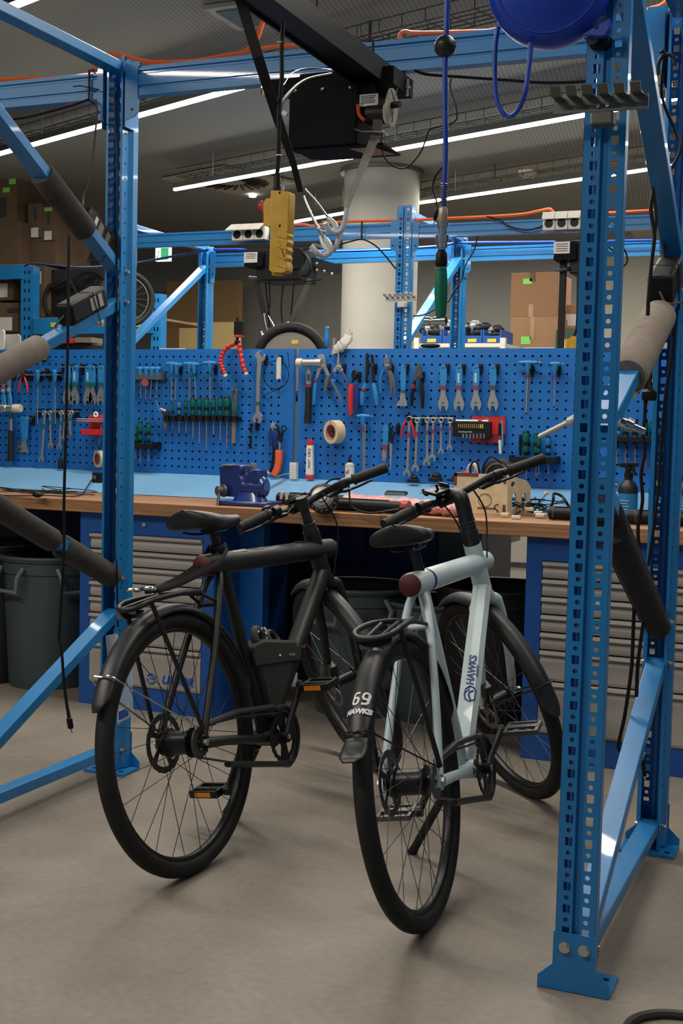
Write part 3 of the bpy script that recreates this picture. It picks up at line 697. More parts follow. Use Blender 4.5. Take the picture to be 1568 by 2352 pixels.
        for s in (-1, 1): tr(PB().tube([V((0, 0, s*.077)), V((0, 0, s*.086))], .0095, 6)).build('axle_nut', ZINC, hb)
        NS = 28
        for i in range(NS):
            a = 2*PI*(i+.5)/NS; s = 1 if i % 2 else -1; q = 1 if (i//2) % 2 else -1
            b = a+q*1.15; r0 = hr+.005
            tr(PB().tube([V((r0*math.cos(b), r0*math.sin(b), s*.040)), V((.301*math.cos(a), .301*math.sin(a), s*.003))], .00105, 5)).build('spoke', STLD if front or white else BLKS, rim)
        d = PB(); w = -.056; n = 40
        out = [V(((.080+.0015*(k % 2))*math.cos(2*PI*k/n), (.080+.0015*(k % 2))*math.sin(2*PI*k/n), w)) for k in range(n)]
        hl = [out]
        for k in range(5):
            a0 = 2*PI*k/5+.2; a1 = a0+2*PI/5-.32; lp = [V((.064*math.cos(a0+(a1-a0)*j/6), .064*math.sin(a0+(a1-a0)*j/6), w)) for j in range(7)]+[V((.034*math.cos(a1-(a1-a0)*j/4-.15), .034*math.sin(a1-(a1-a0)*j/4-.15), w)) for j in range(5)]
            hl.append(lp[::-1])
        d.plate(hl, (0, 0, .002)); tr(d).build('brake_disc', STLD, hb)
        return rim
    wheel(V((0, 0, 0)), False, False); FW = V((1.126, 0, 0)); wheel(FW, True, True)
    # ---- fork
    k = PB()
    for s in (-1, 1):
        k.tube(rail([H(-.150)+V((0, 0, 0)), H(-.175)+V((.005, 0, s*.022)), H(-.205)+V((.006, 0, s*.044)), V((1.015, .16, s*.053)), FW+V((-.010, .02, s*.060)), FW+V((0, -.006, s*.062))], 4), [.0290, .027, .025, .023]+[.020]*4+[.017]*4+[.0145]*4+[.012]*4+[.011], 14)
    k.v = [S(p) for p in k.v]; fk = k.build('fork', FR)
    c = PB(); c.box(FW+V((-.055, .052, -.052)), (.045, .060, .030), Matrix.Rotation(.7, 3, 'Z')); c.v = [S(p) for p in c.v]; c.build('brake_caliper', BLKS, fk, bevel=.006)
    # ---- fenders
    def fender(c, a0, a1, st, r=.374, name='fender', flap=None):
        mb = PB(); N = 46; K = 9; vs = []
        for i in range(N+1):
            s = i/N; a = a0+(a1-a0)*s; d = V((math.cos(a), math.sin(a), 0))
            tip = min(1, s*14+.25, (1-s)*14+.25)
            for j in range(K):
                q = (j/(K-1)-.5)*2; aa = q*1.15*tip
                rr = r-.027*(1-math.cos(aa))*1.3; vs.append(c+d*rr+V((0, 0, .030*math.sin(aa)/math.sin(1.15))))
        mb.add(vs, [(i*K+j, i*K+j+1, (i+1)*K+j+1, (i+1)*K+j) for i in range(N) for j in range(K-1)])
        if st: mb.v = [S(p) for p in mb.v]
        o = mb.build(name, FEND, solid=.0022); return o
    rf = fender(V((0, 0, 0)), math.radians(12), math.radians(153 if white else 157), False)
    ff = fender(FW, math.radians(66), math.radians(188), True)
    if white:
        mb = PB(); K = 8; vs = []
        for i in range(6):
            s = i/5; a = math.radians(151+9*s); rr = .374+.040*s*s; w = .026+.004*math.sin(s*PI)
            if s > .9: w *= .55
            for j in range(K): q = (j/(K-1)-.5)*2; vs.append(V((math.cos(a), math.sin(a), 0))*(rr-.008*q*q*(1-s))+V((0, 0, w*q)))
        mb.add(vs, [(i*K+j, i*K+j+1, (i+1)*K+j+1, (i+1)*K+j) for i in range(5) for j in range(K-1)])
        mb.build('fender_flap', FEND, rf, solid=.003)
        # decals on the rear fender
        def fdecal(sz, ang, body, name):
            cu = bpy.data.curves.new(name, 'FONT'); cu.body = body; cu.size = sz; cu.align_x = 'CENTER'; cu.align_y = 'CENTER'; cu.offset = .0012; cu.shear = .15
            ob = bpy.data.objects.new(name, cu); COL.objects.link(ob); me = bpy.data.meshes.new_from_object(ob.evaluated_get(bpy.context.evaluated_depsgraph_get())); bpy.data.objects.remove(ob)
            bb_ = bmesh.new(); bb_.from_mesh(me); bmesh.ops.triangulate(bb_, faces=bb_.faces[:])
            for _k in range(3):
                le = [e for e in bb_.edges if e.calc_length() > .0035]
                if le: bmesh.ops.subdivide_edges(bb_, edges=le, cuts=1); bmesh.ops.triangulate(bb_, faces=bb_.faces[:])
            bb_.to_mesh(me); bb_.free()
            for v in me.vertices:
                x, y = v.co.x, v.co.y; a = math.radians(ang)-y/.375; q = max(-1, min(1, x/.033)); aa = math.asin(q*.9); r = .3772-.027*(1-math.cos(aa))*1.3
                v.co = V((math.cos(a)*r, math.sin(a)*r, x))+D
            me.materials.clear(); me.materials.append(WPNT); o = bpy.data.objects.new(name, me); COL.objects.link(o); o.parent = rf
        mb = MB()
        SIX = [(.5, .9), (-.25, .9), (-.5, .65), (-.5, -.65), (-.25, -.9), (.25, -.9), (.5, -.65), (.5, -.15), (.25, .1), (-.42, .1)]
        for sg, ox in ((1, -.0105), (-1, .0105)):
            P2 = [(sg*px*.0125+ox+.15*sg*py*.013, sg*py*.0155) for px, py in SIX]; fine = []
            for (x0, y0), (x1, y1) in zip(P2, P2[1:]):
                n_ = max(1, int(math.hypot(x1-x0, y1-y0)/.002))
                fine += [(x0+(x1-x0)*j/n_, y0+(y1-y0)*j/n_) for j in range(n_)]
            fine.append(P2[-1]); vs = []; n_ = len(fine)
            for i in range(n_):
                dx = fine[min(i+1, n_-1)][0]-fine[max(i-1, 0)][0]; dy = fine[min(i+1, n_-1)][1]-fine[max(i-1, 0)][1]; l_ = math.hypot(dx, dy) or 1
                for sd in (-1, 1):
                    x = fine[i][0]-dy/l_*.0026*sd; y = fine[i][1]+dx/l_*.0026*sd
                    aa = math.asin(max(-1, min(1, (x+.004)*30.4))); r = .3766-.027*(1-math.cos(aa))*1.3; an = math.radians(136.5)-y/.375
                    vs.append(V((math.cos(an)*r, math.sin(an)*r, x+.004))+D)
            mb.add(vs, [(2*i, 2*i+1, 2*i+3, 2*i+2) for i in range(n_-1)])
        mb.build('number_print', WPNT, rf, local=True, smooth=False)
        fdecal(.0165, 141.6, 'HAWKS', 'name_print')
    def stay(a, c, st, w=.074, r=.0028, mt=BLKS, hb=(0, 0, 0)):
        a = math.radians(a); p = c+V((math.cos(a), math.sin(a), 0))*.378; mb = PB(); hc = c+V(hb)
        mb.tube(rail([hc+V((0, 0, -w)), c+V((math.cos(a), math.sin(a), 0))*.30+V((0, 0, -.05)), p+V((0, 0, -.03)), p, p+V((0, 0, .03)), c+V((math.cos(a), math.sin(a), 0))*.30+V((0, 0, .05)), hc+V((0, 0, w))], 5), r, 6)
        if st: mb.v = [S(p) for p in mb.v]
        mb.build('fender_stay', mt)
    stay(149 if white else 143, V((0, 0, 0)), False, mt=BLKS if white else CHR, r=.0024, hb=(.005, .03, 0)); stay(172, FW, True, w=.062)
    # ---- rack
    rk = PB(); hR = .388 if white else .396; ru = .70 if white else .95; rw = .80 if white else .60
    lp = [(-.175, hR-.012, -.052), (-.120, hR, -.072), (.02, hR+.004, -.062), (.14, hR-.004, -.030), (.165, hR-.010, 0), (.14, hR-.004, .030), (.02, hR+.004, .062), (-.120, hR, .072), (-.175, hR-.012, .052), (-.190, hR-.016, 0)]
    lp = [(a*ru, b, c_*rw) for a, b, c_ in lp]
    pts = []; n = len(lp)
    for i in range(n):
        a, b, c_, d_ = [V(lp[(i+j) % n]) for j in (-1, 0, 1, 2)]
        for kk in range(5):
            s = kk/5; pts.append(.5*((2*b)+(c_-a)*s+(2*a-5*b+4*c_-d_)*s*s+(3*b-a-3*c_+d_)*s**3))
    rk.tube(pts, .0075, 10, closed=True)
    for s in (-1, 1):
        rk.tube([V((-.13*ru, hR-.004, s*.070*rw)), V((-.005, .035, s*.080))], .0065, 10)
        rk.tube([V((.0, hR+.003, s*.022)), V((-.185*ru, hR-.014, s*.018))], .005, 8)
        rk.tube([V((.15*ru, hR-.008, s*.020)), V((.205, .357, s*.030))], .005, 8)
    rk.plate([[V((-.165*ru, hR-.020, -.042)), V((-.165*ru, hR-.020, .042)), V((-.175*ru, hR-.040, .038)), V((-.175*ru, hR-.040, -.038))]], (-.004, 0, 0))
    rko = rk.build('luggage_rack', BLKM)
    # ---- drive train
    BB = V((.43, -.075, 0)); g = PB(); w = .062
    # enclosed chain case: sprocket end, upper rail, loop round the chainring, lower rail
    path = [V((.035, .040, w)), V((.20, .044, w)), V((.385, .022, w))]
    for i in range(13): a = math.radians(100-i*15); path.append(BB+V((math.cos(a), math.sin(a), 0))*.088+V((0, 0, w)))
    path += [V((.40, -.150, w)), V((.12, -.086, w))]
    g.tube(path, .0088, 8, flat=1.0, up=(0, 0, 1))
    g.v = [V((p.x, p.y, w+(p.z-w)*1.3)) for p in g.v]
    go = g.build('chain_case', BLKM)
    cr = PB(); n = 44; out = [BB+V(((.071+.003*(i % 2))*math.cos(2*PI*i/n), (.071+.003*(i % 2))*math.sin(2*PI*i/n), w)) for i in range(n)]; lps = [out]
    for kk in range(4):
        a0 = PI/2*kk+.35; lps.append([BB+V((r*math.cos(a), r*math.sin(a), w)) for r, a in ((.060, a0), (.062, a0+.4), (.060, a0+.85), (.028, a0+.7), (.026, a0+.15))][::-1])
    cr.plate(lps, (0, 0, .004)); cr.build('chainring', BLKS)
    sp = PB(); n = 36; lps = [[V(((.037+.004*(i % 2))*math.cos(2*PI*i/n), (.037+.004*(i % 2))*math.sin(2*PI*i/n), w)) for i in range(n)], [V((.020*math.cos(-2*PI*i/16), .020*math.sin(-2*PI*i/16), w)) for i in range(16)]]
    sp.plate(lps, (0, 0, .004)); sp.build('sprocket', STLD)
    ch = PB(); cp = [V((.0, .042, w+.002)), V((.2, .030, w+.002))]+[BB+V((math.cos(math.radians(95-i*15)), math.sin(math.radians(95-i*15)), 0))*.075+V((0, 0, w+.002)) for i in range(13)]+[V((.2, -.105, w+.002)), V((0, -.042, w+.002))]+[V((math.cos(math.radians(-95-i*15)), math.sin(math.radians(-95-i*15)), 0))*.042+V((0, 0, w+.002)) for i in range(12)]
    ch.tube(cp, .0032, 6, closed=True); ch.build('chain', STLD)
    # cranks
    ca = P['crank']
    for s in (1, -1):
        d = V((math.cos(ca), math.sin(ca), 0))*s; q = BB+V((0, 0, s*.075)); e = q+d*.168+V((0, 0, s*.012))
        mb = PB(); mb.cyl(BB+V((0, 0, s*.04)), q+V((0, 0, s*.010)), .016, 14); mb.tube([q, q+d*.05, e], [.0155, .012, .0125], 12, flat=.75, up=(0, 0, 1)); mb.cyl(e-V((0, 0, .009)), e+V((0, 0, .009)), .0145, 14)
        co_ = mb.build('crank_arm', BLKS); ZA = V((0, 0, s)); pc = e+ZA*.062
        PB().cyl(q+ZA*.008, q+ZA*.012, .008, 12).build('crank_bolt', ZINC, co_)
        M2 = Matrix.Rotation(P['ped'], 3, 'Z'); pd = PB()
        def bx(x, y, z, a, b, c2): pd.box(pc+M2 @ V((x, y, z)), (a, b, c2), M2)
        pd.cyl(e, pc+ZA*.045, .0065, 10)
        for sx in (-1, 1): bx(sx*.036, 0, 0, .010, .022 if not white else .014, .088)
        for sz in (-1, 1): bx(0, 0, sz*.044, .080, .022 if not white else .014, .010)
        bx(0, 0, 0, .022, .018, .088)
        if white:
            for sx in (-1, 1):
                for sz in (-1, 1):
                    pd.tube([pc+M2 @ V((sx*.034, 0, sz*.042)), pc+M2 @ V((sx*.006, 0, sz*.006))], .004, 6); pd.cyl(pc+M2 @ V((sx*.036, -.010, sz*.036)), pc+M2 @ V((sx*.036, .010, sz*.036)), .002, 6)
        po = pd.build('pedal', BLKS if not white else STLD, bevel=.002)
        if not white:
            for sx in (-1, 1): PB().box(pc+M2 @ V((sx*.0418, 0, 0)), (.002, .014, .055), M2).build('pedal_reflector', AMB, po)
    # ---- kick stand
    ks = V(P['kick']); mb = PB(); a = V((.435, -.115, -.040)); mb.cyl(V((.43, -.095, -.030)), a+V((0, 0, -.012)), .017, 12); mb.tube([a, a+(ks-a)*.9, ks], [.012, .012, .015], 12); mb.build('kick_stand', BLKM)
    # ---- cockpit (steered)
    def SB(mb, name, mt, parent=None, **k): mb.v = [S(p) for p in mb.v]; return mb.build(name, mt, parent, **k)
    ge = P['grip']; gu, gv, gw = ge
    cl = V((.885, gv-.004 if white else gv, 0))
    st = PB()
    if white:
        st.tube([H(.022), H(.06), H(.065), H(.12), H(.150)], [.0265, .0265, .024, .0235, .0235], 20)
        st.tube(rail([H(.140), H(.178)+V((.008, 0, 0)), cl+V((-.03, .006, 0)), cl], 5), [.0235]*6+[.021]*10, 18)
        for q in (.068, .086, .098): st.torus(H(q), AX, .0235, .003, 24, 6)
    else:
        st.tube([H(.022), H(.050)], [.026, .020], 18); st.tube([H(.05), H((gv-.5)/math.sin(HA)+.02)], .0155, 16); q = H((gv-.5)/math.sin(HA)); st.tube([q, cl], [.018, .016], 14); st.cyl(q-AX*.02, q+AX*.022, .019, 16)
        for q2 in (.03, .05): st.torus(H(q2), AX, .021, .003, 22, 6)
    st.cyl(cl+V((0, 0, -.024)), cl+V((0, 0, .024)), .0195, 16)
    SB(st, 'stem', BLKM)
    hb = PB(); bar = [V((gu, gv, -gw)), V((gu+.030, gv+.006, -gw+.11)), V((gu+.072, gv+.010, -gw+.15)), cl+V((-.018, .006, -.085)), cl+V((0, 0, -.03)), cl+V((0, 0, .03)), cl+V((-.018, .006, .085)), V((gu+.072, gv+.010, gw-.15)), V((gu+.030, gv+.006, gw-.11)), V((gu, gv, gw))]
    hbo = SB(PB().tube(rail(bar, 5), .0118, 12), 'handlebar', BLKM)
    for s in (-1, 1):
        a, b = V((gu, gv, s*gw)), V((gu+.030, gv+.006, s*(gw-.115)))
        SB(PB().lathe(a, b, [(0, .012), (.01, .0165), (.5, .0160), (.92, .0165), (.93, .0185), (1, .0185)], 16), 'grip', RUB)
        c0 = b+V((.005, 0, -s*.022)); mb = PB(); mb.lathe(c0, c0+V((.006, .001, -s*.020)), [(0, .017), (1, .017)], 14); mb.tube([c0+V((.006, 0, -s*.01)), c0+V((.036, -.016, -s*.022)), c0+V((.052, -.020, -s*.055))], [.008, .009, .006], 10)
        lv = c0+V((.036, -.016, 0)); mb.tube(rail([lv+V((0, 0, -s*.02)), lv+V((.030, -.006, s*.015)), lv+V((.026, -.008, s*.06)), lv+V((.022, -.006, s*.102)), lv+V((.030, -.006, s*.112))], 4), [.0065]*5+[.0045]*12, 8)
        SB(mb, 'brake_lever', BLKS)
        e0 = S(c0+V((.052, -.020, -s*.055)))
        tgt = V((.90, .47, s*.03)) if s < 0 or white else V((.93, .36, .03))
        mid = (e0+tgt)/2+V((.07, .03, -s*.01))
        PB().tube(rail([e0, e0+(S(cl)-e0)*.35+V((.03, .012, 0)), mid, tgt], 8), .0026, 6).build('brake_cable', BLK)
    if white:
        mb = PB(); c0 = cl+V((-.012, .034, -.035)); Mr = Matrix.Rotation(.28, 3, 'Z'); mb.box(c0, (.075, .010, .050), Mr); mb.box(c0+V((.0, .010, .028)), (.060, .014, .006), Mr)
        for sx in (-1, 1): mb.tube([c0+V((sx*.035, 0, -.02)), c0+V((sx*.052, .004, -.02)), c0+V((sx*.055, .022, -.02))], .005, 6)
        mb.cyl(cl+V((-.012, .0, -.044)), cl+V((-.012, .0, -.028)), .020, 14); mb.box(cl+V((-.012, .018, -.036)), (.02, .02, .016))
        ph = SB(mb, 'phone_holder', BLKS, bevel=.0015)
        for s in (-1, 1): SB(PB().tube([c0+V((.03, .005, s*.014)), c0+V((.10, .014, s*.014))], .0022, 6), 'chrome_rod', CHR, ph)
        for kk in range(3): SB(PB().torus(c0+V((-.018+.016*kk, .0075-.0045*kk*-1, 0)), (0, 1, 0), .0045, .001, 12, 4), 'round_print', WPNT, ph)
    else:
        mb = PB(); c0 = bar[3]+V((-.035, .018, -.035)); mb.lathe(c0, c0+V((0, .016, 0)), [(0, .016), (.6, .016), (.9, .010), (1, .003)], 16); SB(mb, 'bell', BLKS)
        mb = PB(); mb.box(cl+V((.005, .026, .0)), (.05, .014, .05)); mb.box(cl+V((-.01, .03, .03)), (.03, .01, .02)); SB(mb, 'display_mount', BLKS, bevel=.003)
        mb = PB(); mb.tube(rail([cl+V((.02, .01, .02)), cl+V((.06, -.02, .05)), cl+V((.05, -.10, .05)), H(.02)+V((.02, 0, .03))], 6), .0030, 6); SB(mb, 'control_cable', BLK)
    # ---- text on the down tube
    if white:
        a, b = V((.435, -.06, 0)), H(-.125); d = (b-a).normalized()
        nrm = V((0, 0, 1)); sd = d.cross(nrm)*-1; bk = V((-d.y, d.x, 0)); nn = (nrm*.383+bk*.924).normalized(); upv = nn.cross(d)
        def dt(s, off, size, body, name, mt, bold):
            cen = a+d*s+nn*.0300+upv*off+D
            return textmesh(body, size, Mxy(cen, d, upv), name, mt, fr, ext=.0005, local=True, bold=bold)
        dt(.300, .002, .030, 'HAWKS', 'tube_lettering', NPNT, .001)
        dt(.300, -.0145, .011, 'RACING', 'tube_lettering', NPNT, .0003)
        mb = PB(); c0 = a+d*.215+nn*.0300+upv*.0
        def q(x, y): return c0+d*x+upv*y
        mb.tube([q(*p) for p in [(-.020, .012), (-.026, 0), (-.018, -.014), (.012, -.016), (.024, -.008), (.026, .004), (.014, .014), (-.004, .016), (-.020, .012)]], .0022, 6)
        mb.tube([q(*p) for p in [(-.022, -.004), (-.006, .004), (.006, .002), (.012, -.008)]], .0026, 6); mb.tube([q(*p) for p in [(.004, .012), (.014, .004), (.020, .004)]], .0018, 6)
        mb.build('bird_emblem', NPNT, fr)
    return t, M, D, S
BW = bicycle({'crank': math.atan2(.004+.075, .597-.43), 'ped': .15, 'kick': (.478, -.319, -.195), 'grip': (.7572, .679, .2863)}, (-.9834, 2.8409), -.038, .1694, .7473, True,
             'pale grey-blue bicycle with a 69 sticker on its rear fender, parked in the tool bay')
BK = bicycle({'crank': math.atan2(.068+.075, .532-.43), 'ped': .1, 'kick': (.478, -.319, -.195), 'grip': (.6959, .6127, .2715)}, (-1.6636, 2.9064), .0704, .1475, .8878, False,
             'matte black bicycle with a canvas frame bag, parked beside the left upright')
# frame bag, chain lock, luggage strap on the black bicycle
def onK(pts): return [BK[1] @ (V(p)+BK[2]) for p in pts]
def Kloc(mb): mb.v = [BK[1] @ (p+BK[2]) for p in mb.v]; return mb
t = thing('frame_bag', BK[1] @ (V((.47, .0, 0))+BK[2]), 'black canvas bag strapped inside the frame of the black bicycle', 'bag')
mb = MB(); n = 8
prof = [(.415, -.02), (.400, .10), (.362, .205), (.46, .215), (.640, .185), (.60, .135), (.50, .015), (.470, -.02)]
mb.plate([[V((x, y, -.036)) for x, y in prof]], (0, 0, .072)); Kloc(mb).build('pouch', CLOTHK, t, smooth=True, bevel=.010)
mb = MB(); mb.plate([[V((.350, .185, .038)), V((.645, .168, .038)), (V((.625, .128, .038))), V((.362, .150, .038))]], (0, 0, .003)); fl = Kloc(mb).build('top_flap', CLOTHK, t, smooth=False)
Kloc(MB().sphere((.50, .158, .042), .0045, 10, 8)).build('snap_button', ZINC, fl)
p0, p1, p2 = onK([(.575, .150, .0418), (.60, .1478, .0418), (.575, .16, .0418)])
textmesh('TIMBUK', .012, Mxy(p0, p1-p0, p2-p0), 'brand_patch', mat('patch_grey', (.25, .25, .24), .6), fl)
mb = MB(); mb.tube(rail([(.66, .165, .044), (.67, .15, 0), (.66, .165, -.044)], 5), .010, 8, flat=.3); Kloc(mb).build('frame_strap', CLOTHK, t)
t = thing('chain_lock', BK[1] @ (V((.50, .21, 0))+BK[2]), 'black and white patterned chain lock coiled in the frame bag', 'lock')
mb = MB(); mb.torus((.46, .215, 0), (.2, .3, 1), .032, .013, 24, 10); Kloc(mb).build('cover', mat('lock_sleeve', (.02, .02, .02), .7), t)
for k in range(14):
    a = k*.45; mb = MB(); mb.box(V((.46, .215, 0))+V((math.cos(a)*.034, math.sin(a)*.034, .0125-.006*math.cos(a*2))), (.006, .006, .002), Matrix.Rotation(a, 3, 'Z')); Kloc(mb).build('white_dash', WPNT, t)
mb = MB(); mb.torus((.54, .205, .0), (.1, .6, 1), .026, .010, 20, 8); Kloc(mb).build('chain_end', BLKM, t)
t = thing('luggage_strap', BK[1] @ (V((.1, .42, 0))+BK[2]), 'black elastic luggage strap running from the black bicycle saddle post to its rack', 'strap')
for (dz, k) in ((.022, 0), (.006, 1), (-.012, 2), (-.024, 3)):
    mb = MB(); mb.tube(rail([(.300-.004*k, .500+.004*k, dz*1.1), (.20, .462, dz*1.5+.01), (.04, .428, dz+.012), (-.085, .418, dz*.9+.02)], 6), .008, 8, flat=.28); Kloc(mb).build('band', WEBK, t)
mb = MB(); mb.torus((.288, .505, 0), AX, .021, .006, 24, 8, sy=2.2); Kloc(mb).build('loop', WEBK, t)
for k, dz in enumerate((.030, -.008)):
    mb = MB(); mb.torus((-.105-.02*k, .426, dz), (.2, 1, .1), .014, .005, 16, 8, sx=1.1); mb.tube([V((-.10-.02*k, .425, dz)), V((-.055, .428, dz))], .006, 8, flat=.5); Kloc(mb).build('metal_hook', CHR, t)
# ------------------------------------------------------------------ hand tools on the boards
YT = YB-.034                                        # plane the tools hang in
def T(x, y, off=0): return atY(x, y, YT-off)
def plate_px(mb, loops, th=.006, off=0): return mb.plate([[T(x, y, off) for x, y in lp] for lp in loops], (0, th, 0))
def hook(x, y, label, h=20):
    """black plastic board hook: plug, body and upturned peg; (x, y) = where it enters the board"""
    c = Bz(x, y); t = thing('board_hook', c, label, 'hook', 'black plastic hooks plugged into the boards')
    s = .00195*h
    MB().plate([[c+V((a*.009, -.002, b*s)) for a, b in ((-1, .2), (1, .2), (1, -.25), (.55, -1), (-.55, -1), (-1, -.25))]], (0, -.012, 0)).build('body', BLK, t, smooth=False, bevel=.002)
    MB().tube([c+V((0, -.012, -s*.1)), c+V((0, -.046, -s*.1)), c+V((0, -.050, s*.18))], .0022, 6).build('peg', STL, t)
    return t
SIDE = {'L': 'left pegboard', 'R': 'right pegboard'}
HK = [(110, 850, 'L', 'beside the T-handle nearest the left, upper row'), (36, 856, 'L', 'next to the tiny red pliers, left of them'), (64, 856, 'L', 'next to the tiny red pliers, right of them'), (163, 842, 'L', 'between the first two cone wrenches'), (191, 842, 'L', 'left of the cone wrench pair'), (221, 842, 'L', 'beside the cone wrench nearest the left upright'),
      (64, 960, 'L', 'just right of the blue-handled file brush'), (78, 960, 'L', 'two steps right of the blue-handled file brush'), (417, 842, 'L', 'behind the first two T-handle keys'), (449, 844, 'L', 'behind the middle T-handle keys'), (497, 842, 'L', 'behind the single T-handle key'), (612, 820, 'L', 'behind the jaws of the big open-ended wrench'), (592, 970, 'L', 'under the big open-ended wrench'), (646, 820, 'L', 'behind the white plastic strip'),
      (757, 840, 'R', 'behind the water pump pliers'), (792, 840, 'R', 'right of the circlip pliers'), (826, 858, 'R', 'right of the red-handled cutters'), (863, 840, 'R', 'between the crimper and the combination pliers'), (901, 842, 'R', 'right of the combination pliers'), (936, 840, 'R', 'right of the blue scraper'), (972, 858, 'R', 'right of the black side cutters'),
      (1029, 840, 'R', 'right of the first cone wrench'), (1066, 840, 'R', 'right of the second cone wrench'), (1105, 840, 'R', 'right of the third cone wrench'), (1143, 840, 'R', 'right of the last cone wrench'), (1223, 845, 'R', 'behind the large T-handle key'), (1284, 845, 'R', 'behind the small T-handle key'), (915, 978, 'R', 'right of the black scissors'), (1503, 852, 'R', 'at the far right beside the hanging plug')]
for x, y, s, lb in HK: hook(x, y, 'black hook on the %s, %s' % (SIDE[s], lb))

def driver(x, y0, ym, y1, label, group, kind='g', r=.013, tilt=0, band=None):
    """screwdriver hanging point down: handle y0..ym, blade ym..y1"""
    a, b, c = T(x, y0), T(x+tilt*.5, ym), T(x+tilt, y1)
    t = thing('screwdriver', c, label, 'screwdriver', group)
    hm = {'g': GRN, 'b': HBL, 'k': BLK}[kind]
    MB().lathe(a, b, [(0, r*.55), (.03, r*.85), (.12, r*.95), (.42, r*1.0), (.5, r*.72), (.58, r*.92), (.78, r*.85), (.86, r*.55), (1, r*.62)], 10).build('handle', hm, t)
    MB().lathe(a+(b-a)*.40, a+(b-a)*.60, [(0, r*1.02), (.5, r*.80), (1, r*.97)], 10).build('black_grip', BLK, t)
    MB().lathe(a-(b-a)*.012, a+(b-a)*.07, [(0, r*.6), (.5, r*.9), (1, r*.96)], 10).build('end_cap', BLK, t)
    MB().lathe(a+(b-a)*.84, b, [(0, r*.8), (1, r*.55)], 10).build('collar', BLK, t)
    MB().tube([b, c], .0030 if r > .01 else .0022, 8).build('blade', STL, t)
    if band: MB().tube([b, b+(c-b)*.22], .0038, 8).build('band', band, t)
    return t
def tkey(x, y, x2, y2, w, label, group, band=GRNB, r=.003, ball=True, n=1):
    """T-handle hex key: cross handle centred at (x, y) px, shaft to (x2, y2); w half width in px"""
    c = T(x, y); e = T(x2, y2); t = thing('t_handle_key', e, label, 'hex key', group)
    L = w*.00195
    mb = MB(); mb.lathe(c-V((L, 0, 0)), c+V((L, 0, 0)), [(0, .004), (.04, .0085), (.3, .0095), (.5, .012), (.7, .0095), (.96, .0085), (1, .004)], 12)
    d = (e-c); q = c+d.normalized()*.045; mb.lathe(c, q, [(0, .013), (.4, .0125), (1, .0065)], 12); mb.build('handle', HBL, t)
    MB().tube([q, e], r, 6).build('shaft', STL, t)
    MB().tube([q+(e-q)*.02, q+(e-q)*.13], r*1.35, 8).build('band', band, t)
    MB().tube([c+V((L, 0, 0)), c+V((L+.014, 0, 0))], r, 6).build('short_end', STLD, t)
    MB().tube([e, e-(d.normalized()*-.006)], r*1.1, 6).build('tip', BLK, t)
    return t
def cone(x, y0, y1, label, group, band=MAR, dx=0, w=13, printed=True, bl=True):
    """flat cone wrench: blue dipped handle above, open steel jaw below"""
    H = y1-y0; t = thing('cone_wrench', T(x, y1), label, 'wrench', group)
    X = lambda a: x+a*w/13
    ym = y0+H*.52
    mb = MB(); plate_px(mb, [[(X(-7), y0+6), (X(-4), y0), (X(4), y0-1), (X(8), y0+7), (X(9), y0+H*.3), (X(6), ym), (X(-6), ym), (X(-8), y0+H*.3)], [(X(-2), y0+6), (X(-2), y0+10), (X(2), y0+10), (X(2), y0+6)]], .010, .004); hd = mb.build('handle', HBL, t, smooth=False, bevel=.002)
    if printed: textmesh('UNIOR', .013, Mxy(T(X(0), y0+H*.28, .0045), V((0, 0, 1)), V((-1, 0, 0))), 'print', WPNT, hd, bold=.0004)
    mb = MB(); plate_px(mb, [[(X(-6.4), ym-8), (X(6.4), ym-8), (X(6), ym+1), (X(-6), ym+1)]], .012, .005); mb.build('band', band, t, smooth=False)
    mb = MB(); j = y1
    out = [(X(-5), ym), (X(5), ym), (X(5.5), j-36), (X(11), j-24), (X(13), j-13), (X(10), j-3), (X(6), j+1), (X(4.5), j-7), (X(3), j-11), (X(-3), j-11), (X(-4.5), j-7), (X(-5), j+1), (X(-9), j-3), (X(-12), j-12), (X(-10), j-24), (X(-5.5), j-36)]
    plate_px(mb, [out, [(X(-1), j-20), (X(-4), j-16), (X(4), j-16), (X(1), j-20)]], .003, .0); mb.build('jaw', STL, t, smooth=False)
    return t
def wrench(x0, y0, x1, y1, label, group, w=5.5, ring=7, band=None, jaw=9):
    """combination wrench hanging from its ring end"""
    t = thing('combination_wrench', T(x1, y1), label, 'wrench', group)
    a, b = T(x0, y0), T(x1, y1); d = (b-a).normalized(); s = V((0, 1, 0)).cross(d).normalized(); k = .00195
    mb = MB(); mb.torus(a, (0, 1, 0), ring*k*.78, ring*k*.36, 20, 8, sy=1.0)
    mb.tube([a+d*ring*k*.9, a+(b-a)*.5, b-d*jaw*k*1.6], [w*k*.55, w*k*.48, w*k*.55], 8, flat=.55, up=(0, 1, 0))
    J = jaw*k; c = b-d*J*.8
    out = [c+s*(-.35*J)-d*(1.1*J), c+s*(.35*J)-d*(1.1*J), c+s*(.9*J)-d*(.5*J), c+s*(1.0*J)+d*(.2*J), c+s*(.75*J)+d*(.8*J), c+s*(.42*J)+d*(.75*J), c+s*(.42*J)+d*(0*J), c+s*(.15*J)-d*(.25*J), c-s*(.15*J)-d*(.25*J), c-s*(.42*J)+d*(0*J), c-s*(.42*J)+d*(.75*J), c-s*(.75*J)+d*(.8*J), c-s*(1.0*J)+d*(.2*J), c-s*(.9*J)-d*(.5*J)]
    mb.plate([[p-V((0, .003, 0)) for p in out]], (0, .006, 0)); mb.build('body', STL, t)
    if band: MB().tube([a+(b-a)*.22, a+(b-a)*.32], w*k*.66, 8, flat=.6, up=(0, 1, 0)).build('band', band, t)
    return t
